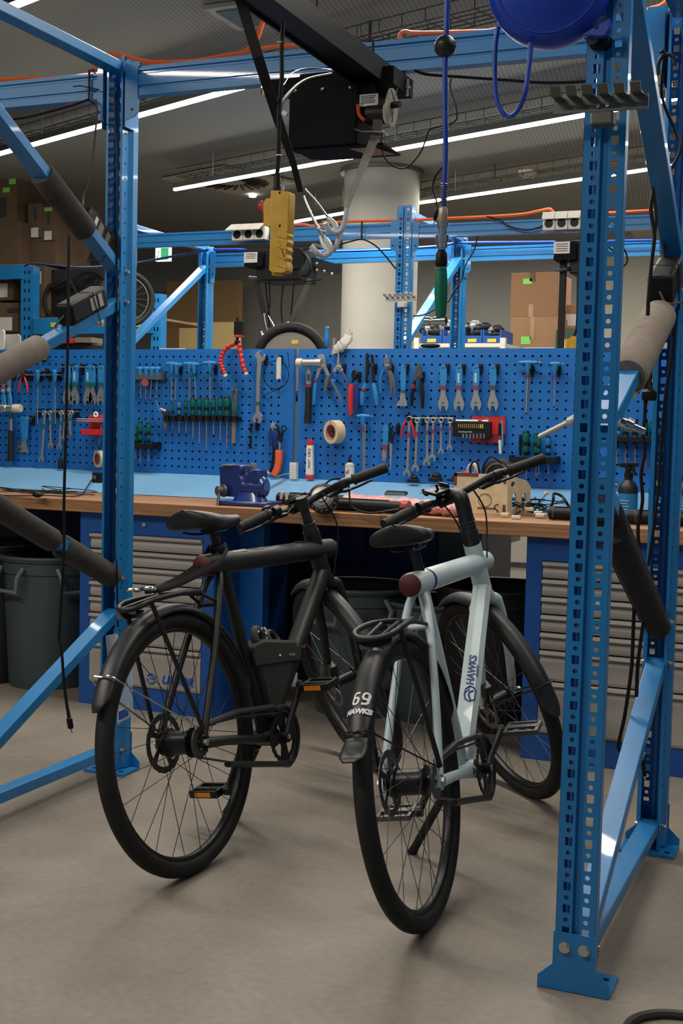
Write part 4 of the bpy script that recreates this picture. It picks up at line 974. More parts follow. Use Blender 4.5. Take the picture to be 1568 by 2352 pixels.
def pliers(label, jaws, hL, hR, mj, mh, pivot, cat='pliers', jawm=None, extra=None, r=.0085, name='pliers', band=None, mh2=None):
    """jaws: list of px outlines; hL/hR handle px centre lines"""
    low = max(p[1] for p in hL+hR); t = thing(name, T(pivot[0], low), label, cat)
    mb = MB()
    for o in jaws: plate_px(mb, [o], .010, .002)
    mb.cyl(T(*pivot, .010), T(*pivot, -.010), .009, 14); mb.build('jaws', mj, t, smooth=False, bevel=.0012)
    for hh, mt in ((hL, mh), (hR, mh2 or mh)):
        pts = rail([T(x, y) for x, y in hh], 4); n = len(pts); R = [r*(.75+.35*math.sin(PI*i/(n-1))) for i in range(n)]
        MB().tube(pts, R, 10, flat=.8).build('handle', mt, t)
    if band: MB().tube([T(*band[0]), T(*band[1])], r*1.2, 10).build('band', MAR, t)
    return t
# ---- left board, far left
t = thing('mallet', T(24, 1060), 'mallet with pale round face and black rubber grip, far left of the tool board', 'hammer')
MB().lathe(T(2, 938, .01), T(47, 938, .01), [(0, .021), (.30, .021), (.33, .017), (.62, .017), (.66, .021), (1, .020)], 20).build('head', STL, t)
MB().lathe(T(32, 938, .01), T(48, 938, .01), [(0, .0215), (.9, .0215), (1, .019)], 20).build('face', mat('nylon_cream', (.58, .50, .36), .5), t)
MB().tube([T(25, 935), T(25, 990)], .010, 10, flat=.7).build('shaft', STL, t)
MB().tube([T(25, 948), T(25, 962)], .0115, 10, flat=.75).build('band', GRNB, t)
MB().tube([T(24, 988), T(24, 1020), T(24, 1060)], [.012, .013, .0145], 10).build('grip', RUB, t)
pliers('locking pliers with grey and blue handles at the far left, above the mallet', [[(14, 868), (18, 862), (23, 866), (24, 900), (19, 900)]], [(20, 895), (22, 925), (27, 946)], [(21, 895), (24, 915), (27, 940)], STL, HBL, (20, 896), r=.008)
pliers('long-nosed pliers with blue handles cut by the left picture edge', [[(2, 872), (8, 866), (10, 900), (4, 900)]], [(6, 898), (6, 925), (5, 946)], [(8, 898), (11, 925), (10, 945)], STL, HBL, (7, 898), r=.007, band=((6, 884), (6, 892)))
pliers('tiny pliers with thin red handles on the left pegboard', [[(50, 858), (52, 846), (55, 858), (53, 864)]], [(51, 862), (46, 878), (42, 900)], [(54, 862), (61, 880), (64, 900)], BLK, RED, (53, 862), r=.006, mh2=RED)
tkey(87, 854, 86, 976, 6, 'long T-handle key with a ball-shaped blue end, first from the left', 'long sliding T-handle keys', GRNB)
tkey(126, 854, 127, 975, 7, 'long T-handle key with a ball-shaped blue end, nearer the hanging cable', 'long sliding T-handle keys', GRNB)
for x, y0, y1, lb, pr in ((154, 840, 929, 'half hidden by the hanging black cable', False), (171, 839, 930, 'just right of the hanging black cable', True), (201, 839, 931, 'front one of the overlapping pair', True), (212, 840, 930, 'back one of the overlapping pair', False), (231, 839, 931, 'tucked against the left upright post', False)):
    cone(x, y0, y1, 'blue-handled cone wrench with green band, '+lb, 'cone wrenches on the left board', GRNB, w=11 if x != 212 else 9, printed=pr)
t = thing('key_loop', T(100, 834), 'small coil of black and yellow cord with white tag, topmost on the left board', 'cord')
MB().torus(T(100, 822), (0, 1, 0), .017, .006, 20, 8).build('coil', BLK, t); MB().torus(T(103, 820, .008), (.3, 1, .2), .012, .0025, 16, 6).build('yellow_cord', YELL, t); MB().plate([[T(97, 814, .01), T(100, 814, .01), T(101, 827, .01), T(98, 827, .01)]], (0, .002, 0)).build('tag', WHT, t)
def rack_bar(x0, x1, y, label):
    t = thing('rail', T((x0+x1)/2, y), label, 'tool rail'); MB().tube([T(x0, y), T(x1, y)], .0028, 8).build('bar', STL, t)
    n = max(2, int((x1-x0)/24))
    for i in range(n+1):
        x = x0+6+(x1-x0-12)*i/n; MB().tube([T(x, y), Bz(x, y)], .0025, 6).build('arm', STL, t); MB().plate([[T(x-4, y-6, -.02), T(x+4, y-6, -.02), T(x+3, y+14, -.02), T(x-3, y+14, -.02)]], (0, .012, 0)).build('bracket', BLK, t, smooth=False)
rack_bar(82, 182, 945, 'thin steel tool rail holding wrenches on the left pegboard')
rack_bar(42, 140, 861, 'thin steel rail above the long T-handle keys')
rack_bar(139, 246, 843, 'thin steel rail holding the green-banded cone wrenches')
for x0, y0, x1, y1, lb, w in ((102, 949, 95, 1061, 'longest on the left rail', 6.5), (114, 948, 116, 1030, 'second on the left rail', 5.5), (140, 947, 136, 1033, 'third on the left rail, beside the cable', 5.5), (149, 948, 144, 1012, 'thin one tucked behind the cable', 4), (158, 948, 160, 1006, 'shorter, right of the cable', 4.5), (164, 948, 161, 1002, 'shortest, at the right end of the left rail', 3.5)):
    wrench(x0, y0, x1, y1, 'steel combination wrench with green band, '+lb, 'combination wrenches on the left board', w, 6, GRNB, 8 if w > 5 else 6)
t = thing('file_brush', T(54, 1040), 'blue-handled scraper brush with a flared steel end, by the mallet', 'scraper')
plate_px(MB(), [[(46, 958), (50, 956), (61, 957), (63, 970), (60, 1010), (50, 1012), (48, 990)]], .014, .004).build('handle', HBL, t, smooth=False, bevel=.003)
plate_px(MB(), [[(50, 1010), (59, 1009), (61, 1025), (65, 1040), (43, 1038), (48, 1026)]], .004).build('blade', STL, t, smooth=False)
MB().torus(T(42, 1029, .006), (0, 1, .2), .010, .005, 14, 8).build('bolt_eye', STLD, t)
t = thing('bottle_brush', T(139, 1077), 'small black hanging bottle shape under the left wrench rail', 'tool'); MB().lathe(T(139, 1036), T(139, 1077), [(0, .002), (.35, .003), (.4, .008), (.5, .012), (1, .013)], 12).build('body', BLK, t); MB().torus(T(139, 1036), (0, 1, 0), .003, .001, 10, 4).build('ring', STL, t)
# red shelf with papers
t = thing('magnetic_tray', T(206, 1005), 'red wall tray with papers and a tape reel clip on the left pegboard', 'tray')
MB().plate([[T(205, 952), T(245, 952), T(245, 1002), T(205, 1002)]], (0, .003, 0)).build('back', RED, t, smooth=False)
a, b = T(173, 985, .09), T(246, 985, .0); MB().bb((a.x+.03, YT-.09, a.z-.028), (b.x, YT-.002, a.z)).build('tray', RED, t, smooth=False, bevel=.002)
MB().torus(T(220, 952, .01), (0, 1, 0), .010, .005, 16, 8).build('reel', WHT, t)
q = thing('papers', T(206, 968, .05), 'small stack of papers and a notebook lying on the red wall tray', 'papers')
for k in range(4): MB().box(T(208, 969-k*2.2, .05), (.125-.004*k, .075, .0028), Matrix.Rotation(.05*k, 3, 'Z')).build('sheet', [RED, PAPER, MAR, PAPER][k], q, smooth=False)
t = thing('ballpoint_pen', T(227, 1023, .02), 'light blue ballpoint pen hanging under the red tray', 'pen'); MB().tube([T(234, 965, .02), T(228, 1012, .02)], .0042, 8).build('barrel', mat('pen_blue', (.05, .38, .55), .3), t); MB().lathe(T(228, 1012, .02), T(227, 1023, .02), [(0, .004), (1, .001)], 8).build('tip', CHR, t)
def roll(x, y, R, r, label, wd=.045, tilt=(.55, 1, .05)):
    c = T(x, y, .012); t = thing('tape_roll', c-V((0, 0, R)), label, 'tape'); ax = V(tilt).normalized(); d = ax*wd/2
    mb = MB(); mb.lathe(c-d, c+d, [(0, r), (0, R), (1, R), (1, r), (0, r)], 36); mb.f = [f for f in mb.f if len(f) == 4]; mb.mi = mb.mi[:len(mb.f)]; mb.build('tape', MASK, t)
    mb = MB(); mb.lathe(c-d*1.01, c+d*1.01, [(0, r*.90), (0, r), (1, r), (1, r*.90), (0, r*.90)], 36); mb.f = [f for f in mb.f if len(f) == 4]; mb.mi = mb.mi[:len(mb.f)]; mb.build('core', mat('printed_core', (.36, .12, .10), .7, var=.5, vscale=90), t)
    MB().tube([c+V((-.006, .03, r*.86)), c+V((-.006, -.04, r*.86)), c+V((-.006, -.042, R))], .0022, 6).build('peg', STL, t)
roll(768, 992, .0535, .036, 'big masking tape roll hanging on the right pegboard')
roll(231, 1054, .042, .030, 'masking tape roll half hidden by the left upright', .04)
# small T keys in a holder
t = thing('key_holder', T(337, 870), 'steel strip holder for the small T-handle keys, left of the tool board centre', 'holder'); MB().bb((T(296, 853).x, YB-.04, T(335, 872).z), (T(373, 853).x, YB-.004, T(335, 856).z)).build('strip', GAL, t, smooth=False); MB().lathe(T(333, 879, .0), T(333, 879, .01), [(0, .018), (1, .018)], 16).build('emblem', mat('emblem_red', (.25, .05, .05), .5), t)
for i, (x, x2, y2) in enumerate(((304, 303, 908), (322, 322, 915), (336, 334, 917), (349, 345, 917), (362, 358, 915))): tkey(x, 847, x2, y2, 9, 'small blue T-handle key, %s in the steel strip holder' % ['first', 'second', 'third', 'fourth', 'last'][i], 'small T-handle keys', GRNB, .0022)
for x, y, x2, y2, lb in ((394, 836, 394, 920, 'first of the four hanging left of the tripod'), (406, 838, 402, 919, 'second of the four hanging left of the tripod'), (435, 836, 435, 920, 'third of the four hanging left of the tripod'), (445, 837, 450, 918, 'fourth, its shaft leaning, left of the tripod'), (482, 834, 483, 925, 'alone and widest, next to the red tripod')):
    tkey(x, y, x2, y2, 16 if x != 482 else 19, 'blue T-handle hex key, '+lb, 'medium T-handle keys', GRNB, .003)
# rack of ten tools
t = thing('screwdriver_rack', T(462, 965), 'long black screwdriver rack full of tools on the left pegboard', 'holder')
for i in range(11): x = 384+i*15.6; MB().bb((T(x-5.4, 900).x, YB-.045, T(x, 968).z), (T(x+5.4, 900).x, YB-.024, T(x, 955).z)).build('clip', BLK, t, smooth=False)
MB().bb((T(378, 960).x, YB-.022, T(462, 962).z), (T(548, 960).x, YB-.003, T(462, 956).z)).build('rail', BLK, t, smooth=False)
G10 = 'screwdrivers in the long rack'
for x, y0, ym, y1, k, r, lb in ((396, 925, 968, 985, 'g', .007, 'thin green driver, first in the long rack'), (411, 920, 958, 993, 'b', .0115, 'blue and grey driver, second in the long rack'), (427, 920, 955, 992, 'g', .009, 'slim green driver, third in the long rack'), (443, 915, 960, 1005, 'g', .0125, 'green driver, fourth in the long rack'), (458, 913, 962, 1020, 'g', .012, 'green driver, fifth in the long rack'), (474, 914, 964, 1034, 'g', .0135, 'green driver with the longest blade, middle of the long rack'), (490, 915, 962, 997, 'g', .012, 'green driver with short blade, seventh in the long rack'), (506, 913, 962, 1011, 'g', .0125, 'green driver, eighth in the long rack'), (521, 911, 965, 1028, 'g', .0155, 'biggest green driver, beside the wooden file')):
    driver(x, y0, ym, y1, lb, G10, k, r)
t = thing('file', T(535, 1018), 'flat file with a grey-blue handle at the right end of the long rack', 'file'); plate_px(MB(), [[(531, 895), (534, 892), (542, 892), (544, 896), (543, 950), (532, 950)], [(535, 898), (535, 908), (539, 908), (539, 898)]], .016, .006).build('handle', mat('file_grey', (.06, .075, .085), .5), t, smooth=False, bevel=.003); plate_px(MB(), [[(532, 934), (543, 934), (543, 944), (532, 944)]], .018, .008).build('band', GRNB, t, smooth=False); plate_px(MB(), [[(533, 950), (541, 950), (539, 1018), (532, 1018)]], .006).build('blade', mat('worn_wood', (.22, .13, .07), .8), t, smooth=False)
t = thing('brush', T(365, 963), 'thin bright blue rod leaning on the left pegboard', 'rod'); MB().tube([T(358, 919), T(372, 963)], .0035, 8).build('shaft', HBL, t); MB().sphere(T(364, 941), .006, 10, 8).build('knob', HBL, t)
t = thing('clamp', T(379, 986), 'small steel clamp with a brown strip beside the long screwdriver rack', 'clamp'); MB().tube([T(369, 940, .01), T(381, 945, .01)], .008, 10).build('nut', STL, t); plate_px(MB(), [[(371, 946), (385, 942), (386, 952), (376, 956)]], .015).build('jaw', STLD, t, smooth=False); plate_px(MB(), [[(376, 955), (381, 953), (382, 978), (379, 986), (376, 978)]], .006).build('strip', mat('worn_wood', (0, 0, 0)), t, smooth=False)
# lower black rack
def lrack(x0, x1, y, label, drop=13):
    t = thing('screwdriver_rack', T((x0+x1)/2, y+drop), label, 'holder'); a, b = T(x0, y), T(x1, y); xm = (x0+x1)/2
    MB().bb((a.x, YB-.075, T(xm, y+drop).z), (b.x, YB-.004, T(xm, y+drop-4).z)).build('tray', BLK, t, smooth=False); MB().bb((a.x, YB-.078, T(xm, y+drop-1).z), (b.x, YB-.073, T(xm, y).z)).build('lip', BLKS, t, smooth=False)
    for x in (a.x, b.x): MB().bb((x-.004, YB-.075, T(xm, y+drop).z), (x+.004, YB-.004, T(xm, y-3).z)).build('cheek', BLK, t, smooth=False)
lrack(298, 362, 1018, 'short black screwdriver rack low on the left pegboard')
for i, (x, y0, r) in enumerate(((303, 968, .012), (311, 980, .010), (322, 968, .012), (341, 971, .012))): driver(x, y0, 1019, (1064, 1052, 1063, 1060)[i], 'green screwdriver, %s in the short left rack' % ['first', 'second', 'third', 'last'][i], 'screwdrivers in the short left rack', 'g', r)
# big wrench, coil, strip
t = thing('open_end_wrench', T(590, 975), 'largest double open-ended steel wrench hanging near the left board edge', 'wrench')
mb = MB(); plate_px(mb, [[(590, 826), (585, 818), (586, 812), (592, 807), (600, 806), (597, 812), (598, 820), (604, 819), (605, 812), (609, 818), (607, 827), (600, 832), (596, 880), (595, 946), (602, 955), (601, 966), (594, 973), (590, 971), (593, 965), (590, 959), (586, 962), (588, 971), (581, 968), (579, 958), (585, 949), (587, 945), (588, 880)]], .009); mb.build('body', STL, t, smooth=False, bevel=.0015)
plate_px(MB(), [[(587.5, 923), (596, 923), (595.6, 931), (587.5, 931)]], .011, .001).build('band', GRNB, t, smooth=False)
t = thing('cable_coil', T(634, 893), 'thin black cable looped in a ring at the right end of the left board', 'cable')
c = T(634, 861); k = .00195; MB().tube([c+V((math.cos(a*.1257)*33*k, 0, math.sin(a*.1257)*34*k)) for a in range(50)], .0022, 6, closed=True).build('loop', BLK, t)
MB().tube(rail([T(664, 845), T(662, 820), T(660, 808)], 4), .002, 6).build('tail', BLK, t); MB().tube(rail([T(650, 886), T(628, 898), T(604, 909)], 4), .002, 6).build('tail', BLK, t); MB().tube([T(606, 908), T(602, 911)], .004, 8).build('end_cap', STLD, t)
t = thing('plastic_strip', T(640, 870), 'cream plastic strip hanging inside the looped cable', 'plastic strip'); plate_px(MB(), [[(635, 823), (638, 820), (643, 820), (645, 824), (644, 871), (641, 868), (638, 871), (634, 870)]], .006, .006).build('strip', mat('cream_strip', (.60, .55, .44), .5), t, smooth=False)
t = thing('drift_punch', T(576, 1029), 'short black punch with green band under the wrench on the left board', 'punch'); MB().lathe(T(577, 970), T(575, 1028), [(0, .004), (.05, .009), (.15, .009), (.2, .006), (1, .0065)], 10).build('body', BLKS, t); MB().tube([T(567, 1029), T(584, 1029)], .003, 6).build('crossbar', BLK, t); MB().tube([T(576.5, 994), T(576, 1001)], .0078, 10).build('band', GRNB, t)
pliers('blue cable cutter with ring grip above the red brush', [[(620, 975), (624, 970), (631, 972), (634, 982), (630, 988), (622, 986)]], [(622, 988), (621, 1005), (624, 1026)], [(632, 988), (632, 1005), (630, 1026)], STL, HNV, (627, 980), name='cable_cutter', r=.010)
def scissors(px, py, L, label, r=7):
    t = thing('scissors', T(px-8, py+L), label, 'scissors'); mb = MB()
    MB().torus(T(px-9, py+10), (0, 1, 0), r*.00195, .0034, 18, 6, sx=1.2).build('ring_grip', BLK, t); MB().torus(T(px+9, py+12), (0, 1, 0), r*.00195, .0034, 18, 6).build('ring_grip', BLK, t)
    plate_px(MB(), [[(px-6, py+14), (px-1, py+16), (px+2, py+44), (px-4, py+40)]], .008, .004).build('shank', BLK, t, smooth=False); plate_px(MB(), [[(px+8, py+18), (px+4, py+18), (px-3, py+42), (px+2, py+46)]], .008, .010).build('shank', BLK, t, smooth=False)
    plate_px(MB(), [[(px-4, py+40), (px+3, py+42), (px, py+L-4), (px-3, py+L)]], .003, .006).build('blade', STL, t, smooth=False)
scissors(643, 972, 62, 'black-handled scissors right of the blue cable cutter', 6)
t = thing('hand_brush', T(632, 1096), 'curved hand brush with dense orange-red bristles, low on the left board', 'brush')
MB().tube(rail([T(629, 1026, .01), T(627, 1060, .01), T(620, 1084, .01)], 5), .008, 8, flat=.6).build('handle', BLK, t)
plate_px(MB(), [[(631, 1034), (646, 1034), (645, 1062), (640, 1084), (632, 1096), (620, 1089), (628, 1076), (631, 1058)]], .022, .012).build('bristles', ORB, t, smooth=False, bevel=.004)
plate_px(MB(), [[(612, 1084), (622, 1076), (625, 1082), (617, 1090)]], .016, .010).build('ferrule', mat('ferrule_cream', (.60, .52, .33), .6), t, smooth=False)
# ---- tripod
t = thing('flexible_tripod', T(545, 862), 'flexible phone tripod with red jointed legs hooked over the left board', 'tripod')
for pts, s in (([(540, 788), (520, 800), (510, 816), (507, 832), (511, 846), (516, 860)], 0), ([(549, 788), (552, 812), (557, 836), (564, 856)], 0)):
    P = rail([T(x, y, .02) for x, y in pts], 6); mb = MB(); L = 0
    R = []
    for i in range(len(P)): R.append(.0115 if i % 3 else .0085)
    mb.tube(P, R, 12); g = mb.build('leg', RED, t); MB().tube([P[-1], P[-1]+(P[-1]-P[-2]).normalized()*.012], [.0115, .009], 12).build('foot', WHT, g)
MB().tube([T(545, 766, .02), T(545, 790, .02)], .007, 10).build('neck', BLK, t); MB().sphere(T(545, 786, .02), .014, 12, 8).build('hub', BLK, t)
a, b = T(537, 737, .035), T(555, 770, .035); MB().bb((a.x, YT-.035, b.z), (b.x, YT-.012, a.z)).build('clamp_head', BLK, t, smooth=False, bevel=.002); MB().bb((a.x+.003, YT-.038, b.z-.010), (b.x-.001, YT-.012, b.z+.002)).build('red_knob', RED, t, smooth=False, bevel=.002); MB().cyl(T(545, 729, .024), T(545, 737, .024), .006, 10).build('screw', BLK, t)

# ---- right board
t = thing('mallet', T(708, 974), 'white-faced mallet with maroon band and black grip on the right pegboard', 'hammer')
MB().lathe(T(682, 833, .01), T(738, 833, .01), [(0, .017), (.02, .019), (.24, .019), (.26, .016), (.75, .016), (.77, .019), (1, .018)], 20).build('head', STL, t); MB().lathe(T(681, 833, .01), T(694, 833, .01), [(0, .0165), (.1, .0195), (1, .0195)], 20).build('face', mat('nylon_cream', (0, 0, 0)), t)
MB().tube([T(709, 838), T(708, 892)], .012, 10, flat=.7).build('shaft', mat('grey_shaft', (.22, .22, .22), .4), t); MB().tube([T(708.5, 882), T(708, 890)], .0135, 10, flat=.75).build('band', MAR, t); MB().tube([T(708, 889), T(708, 930), T(706, 973)], [.0145, .015, .0175], 12).build('grip', RUB, t); plate_px(MB(), [[(705, 859), (711, 859), (711, 873), (705, 873)]], .002, .012).build('stamp', DPNT, t, smooth=False)
pliers('big water pump pliers with long slanting blue and grey handles', [[(728, 817), (735, 813), (741, 815), (746, 824), (747, 838), (757, 862), (751, 866), (742, 846), (736, 850), (730, 868), (725, 868), (728, 846), (736, 830), (729, 820)]], [(727, 866), (723, 890), (720, 930)], [(754, 862), (750, 876), (747, 899)], STL, HBL, (738, 842), r=.0085, band=((726, 870), (725, 876)), mh2=mat('grey_rubber', (.10, .10, .09), .7))
pliers('circlip pliers with straight silver nose and purple-grey handles', [[(775, 812), (778, 812), (779, 838), (788, 850), (783, 856), (776, 846), (769, 856), (763, 852), (773, 838)]], [(765, 854), (757, 872), (748, 897)], [(786, 853), (794, 872), (801, 900)], STL, mat('purple_grey', (.07, .045, .12), .5), (776, 845), r=.0065)
t = thing('prybar', T(784, 923), 'slanting grey lever with a light blue collar below the circlip pliers', 'lever'); MB().tube([T(762, 876), T(772, 895), T(785, 924)], [.0065, .006, .005], 8).build('shaft', mat('grey_rubber', (0, 0, 0)), t); plate_px(MB(), [[(758, 868), (765, 871), (772, 872), (766, 878), (758, 877)]], .012, .003).build('collar', HBL, t, smooth=False)
pliers('cutters with thick bright red handles on the right pegboard', [[(806, 858), (810, 850), (815, 849), (819, 858), (818, 868), (813, 876), (807, 868)]], [(807, 882), (804, 910), (805, 953)], [(817, 882), (819, 915), (818, 955)], BLK, RED, (812, 868), r=.0125, mh2=HNV)
pliers('crimping tool with long black jaws and blue handles', [[(839, 814), (844, 810), (846, 830), (846, 846), (842, 880), (838, 880), (839, 846)], [(850, 811), (856, 815), (858, 846), (860, 880), (855, 882), (852, 846)]], [(839, 880), (833, 905), (831, 930)], [(857, 880), (862, 905), (865, 930)], BLKS, HBL, (848, 838), r=.0115, name='crimper', band=((836, 892), (835, 898)))
pliers('combination pliers with blue and grey handles on the right pegboard', [[(880, 836), (882, 820), (885, 812), (890, 826), (896, 828), (894, 846), (886, 848)]], [(882, 848), (874, 868), (874, 903)], [(890, 848), (898, 872), (898, 904)], CHR, HBL, (887, 842), r=.0075, mh2=mat('grey_rubber', (0, 0, 0)))
pliers('second handle pair of grey pliers hanging behind the combination pliers', [[(893, 830), (896, 824), (898, 838), (895, 846)]], [(896, 848), (903, 872), (907, 904)], [(892, 848), (896, 860), (901, 890)], STLD, mat('grey_rubber', (0, 0, 0)), (895, 844), r=.0065)
t = thing('scraper', T(925, 932), 'blue-handled scraper with a flat flared steel blade on the right pegboard', 'scraper'); plate_px(MB(), [[(920, 839), (926, 837), (931, 840), (932, 868), (930, 900), (920, 900), (918, 868)]], .014, .004).build('handle', HBL, t, smooth=False, bevel=.003); plate_px(MB(), [[(920, 899), (929, 899), (930, 914), (934, 922), (934, 933), (908, 932), (917, 920)]], .004).build('blade', STL, t, smooth=False); plate_px(MB(), [[(920, 896), (930, 896), (930, 901), (920, 901)]], .014, .005).build('collar', STLD, t, smooth=False)
pliers('black side cutters with a silver nose and black handles', [[(952, 852), (960, 832), (964, 836), (967, 852), (970, 866), (963, 876), (953, 872), (948, 866)]], [(953, 874), (947, 900), (945, 933)], [(967, 876), (970, 905), (970, 935)], STLD, BLK, (960, 866), r=.009, band=((950, 883), (948, 892)))
for x, lb, pr in ((1017, 'first from the left', False), (1053, 'second from the left', True), (1092, 'third from the left', True), (1131, 'last, nearest the T-handles', False)):
    cone(x, 839, 943, 'blue-handled cone wrench with steel jaw on the right board, '+lb, 'cone wrenches on the right board', MAR if x != 1131 else STLD, printed=pr)
tkey(1213, 833, 1208, 948, 22, 'large blue T-handle key beside its thinner twin shaft, right pegboard', 'T-handle keys on the right board', MAR, .0042)
MB().tube([T(1216, 860, -.01), T(1212, 932, -.01)], .0036, 6).build('second_shaft', STL, [o for o in COL.objects if o.name.startswith('t_handle_key')][-1])
tkey(1275, 836, 1272, 933, 12, 'small blue T-handle key right of the large one', 'T-handle keys on the right board', MAR, .003)
tkey(1499, 842, 1498, 880, 10, 'short T-handle key at the far right beside the rear post', 'T-handle keys on the right board', MAR, .003)
tkey(834, 956, 834, 1090, 17, 'blue T-handle with twin long steel shafts reaching down to the ledge', 'T-handle keys on the right board', MAR, .0035)
MB().tube([T(838, 972), T(838, 1088)], .0035, 6).build('second_shaft', STL, [o for o in COL.objects if o.name.startswith('t_handle_key')][-1])
t = thing('spoke_tool', T(883, 1060), 'flat blue tool with maroon band and rounded steel end, left of the scissors', 'tool'); plate_px(MB(), [[(880, 978), (884, 974), (890, 975), (892, 982), (890, 1024), (878, 1024), (878, 990)]], .012, .004).build('handle', HBL, t, smooth=False, bevel=.002); plate_px(MB(), [[(877.5, 1022), (889.5, 1022), (889, 1032), (877.5, 1032)]], .013, .005).build('band', MAR, t, smooth=False); plate_px(MB(), [[(878, 1031), (888, 1031), (887, 1052), (885, 1058), (881, 1059), (877, 1056), (876, 1050)], [(880, 1052), (882, 1056), (884, 1052)]], .005).build('blade', STL, t, smooth=False)
scissors(898, 974, 106, 'long black-handled scissors with silver blades on the right pegboard', 8)
pliers('small nippers with red plastic handles on the right wrench rail', [[(934, 958), (936, 946), (939, 945), (941, 958), (938, 968)]], [(935, 964), (925, 980), (921, 1005)], [(941, 964), (948, 982), (952, 1005)], BLK, RED, (938, 962), r=.0065)
rack_bar(945, 1042, 960, 'thin steel tool rail holding wrenches on the right pegboard')
for x0, y0, x1, y1, w, lb in ((940, 962, 934, 1095, 6.5, 'longest on the right rail, behind the red nippers'), (958, 966, 953, 1083, 6.2, 'second longest on the right rail'), (981, 965, 980, 1070, 5.2, 'third on the right rail'), (995, 965, 992, 1060, 5.4, 'fourth on the right rail'), (1013, 965, 1012, 1043, 4.8, 'fifth on the right rail'), (1034, 966, 1032, 1035, 4.6, 'shortest on the right rail')):
    wrench(x0, y0, x1, y1, 'steel combination wrench with maroon band, '+lb, 'combination wrenches on the right board', w, 6.5, MAR, 9 if w > 5 else 7)
# bit set, red plate, marker
t = thing('magnetic_board', T(1119, 1020), 'red magnetic panel behind the bit set on the right pegboard', 'panel'); a = T(1082, 956, -.02); b = T(1158, 1018, -.02); MB().bb((a.x, YB-.012, b.z), (b.x, YB-.003, a.z)).build('plate', RED, t, smooth=False); MB().bb((a.x+.05, YB-.030, b.z+.0), (b.x, YB-.012, b.z+.04)).build('pocket', mat('dark_red_panel', (.22, .01, .015), .5), t, smooth=False); MB().torus(T(1117, 968, -.008), (0, 1, 0), .011, .002, 20, 6).build('badge', mat('badge_gold', (.35, .25, .06), .5), t)
t = thing('bit_set', T(1084, 1006, .02), 'black folding bit set with brass bits and sockets, in front of the red panel', 'bit set')
a, b = T(1040, 967, .02), T(1127, 1005, .02); MB().bb((a.x, YT-.022, b.z), (b.x, YT-.004, a.z)).build('case', BLK, t, smooth=False, bevel=.003)
zt = T(1080, 979, .022).z
for i in range(13):
    x = T(1053+i*4.6, 980, .024).x; MB().cyl((x, YT-.025, zt-.008), (x, YT-.025, zt+.010), .0028, 6).build('bit', mat('brass_bit', (.50, .36, .16), .35, .7) if i < 11 else YELL, t)
zt = T(1088, 1001, .022).z
for i in range(7):
    x = T(1064+i*8.0, 1000, .024).x; MB().cyl((x, YT-.027, zt-.010), (x, YT-.027, zt+.008+.002*(i > 2)), .0045 if i < 3 else .006, 10).build('socket', CHR if i > 2 else STL, t)
textmesh('Tool-Check PLUS', .0085, Mxy(T(1068, 992, .0232), (1, 0, 0), (0, 0, 1)), 'case_print', WPNT, t)
MB().tube([T(1048, 967, .014), T(1122, 968, .014)], .008, 10).build('ratchet', CHR, t); MB().tube([T(1098, 967, .014), T(1108, 967, .014)], .0085, 10).build('band', MAR, t)
t = thing('marker_pen', T(1149, 1045, .02), 'white marker pen with dark cap hanging at the right edge of the red panel', 'pen'); MB().tube([T(1148, 972, .02), T(1147, 1003, .02)], .0075, 10).build('cap', BLK, t); MB().tube([T(1147, 1003, .02), T(1149, 1042, .02)], [.0075, .006], 10).build('barrel', WHT, t); MB().tube([T(1147, 1001, .02), T(1147.5, 1010, .02)], .0078, 10).build('band', MAR, t)
t = thing('ballpoint_pen', T(1154, 1030, .02), 'light blue ballpoint pen clipped beside the white marker pen', 'pen'); MB().tube([T(1152, 965, .02), T(1154, 1024, .02)], .0036, 8).build('barrel', mat('pen_blue', (0, 0, 0)), t); MB().lathe(T(1154, 1024, .02), T(1154, 1032, .02), [(0, .0036), (1, .001)], 8).build('tip', CHR, t)
# glue tube, bottle standing on the ledge
def on_ledge(x, y): return atY(x, y, YB-.03)
t = thing('glue_tube', T(709, 1100), 'red and white glue tube hanging at the left end of the right board', 'tube'); plate_px(MB(), [[(703, 1022), (717, 1022), (718, 1092), (701, 1092)]], .020, .012).build('body', PAPER, t, smooth=False, bevel=.005); plate_px(MB(), [[(705, 1010), (716, 1010), (717, 1023), (703, 1023)]], .018, .012).build('crimp', RED, t, smooth=False, bevel=.003); plate_px(MB(), [[(701, 1091), (718, 1091), (718, 1101), (701, 1101)]], .022, .013).build('cap', RED, t, smooth=False, bevel=.003)
c = T(710, 1055, .0125); textmesh('OKS', .020, Mxy(c+V((0, 0, .03)), (0, 0, 1), (-1, 0, 0)), 'print', DRED, t); textmesh('KRAFT', .014, Mxy(c-V((0, 0, .02)), (0, 0, 1), (-1, 0, 0)), 'print', DPNT, t)
def bottle(x, ybase, ytop, r, z, Y, label, body, capm, name='bottle'):
    a = atY(x, ybase, Y); b = atY(x, ytop, Y); t = thing(name, a, label, 'bottle'); d = b-a; MB().lathe(a, a+d*.72, [(0, r*.9), (.02, r), (.88, r), (1, r*.45)], 20).build('body', body, t); MB().lathe(a+d*.70, b, [(0, r*.42), (.4, r*.42), (.45, r*.25), (1, r*.12)], 14).build('nozzle', capm, t); MB().lathe(a+d*.08, a+d*.50, [(0, r*1.01), (1, r*1.01)], 20).build('label', PAPER, t)
    return t, a, d
t, a, d = bottle(803, 1101, 1047, .0215, 0, YB-.045, 'small white bottle with a black nozzle standing on the right ledge', mat('bottle_milky', (.55, .50, .42), .4), BLK)
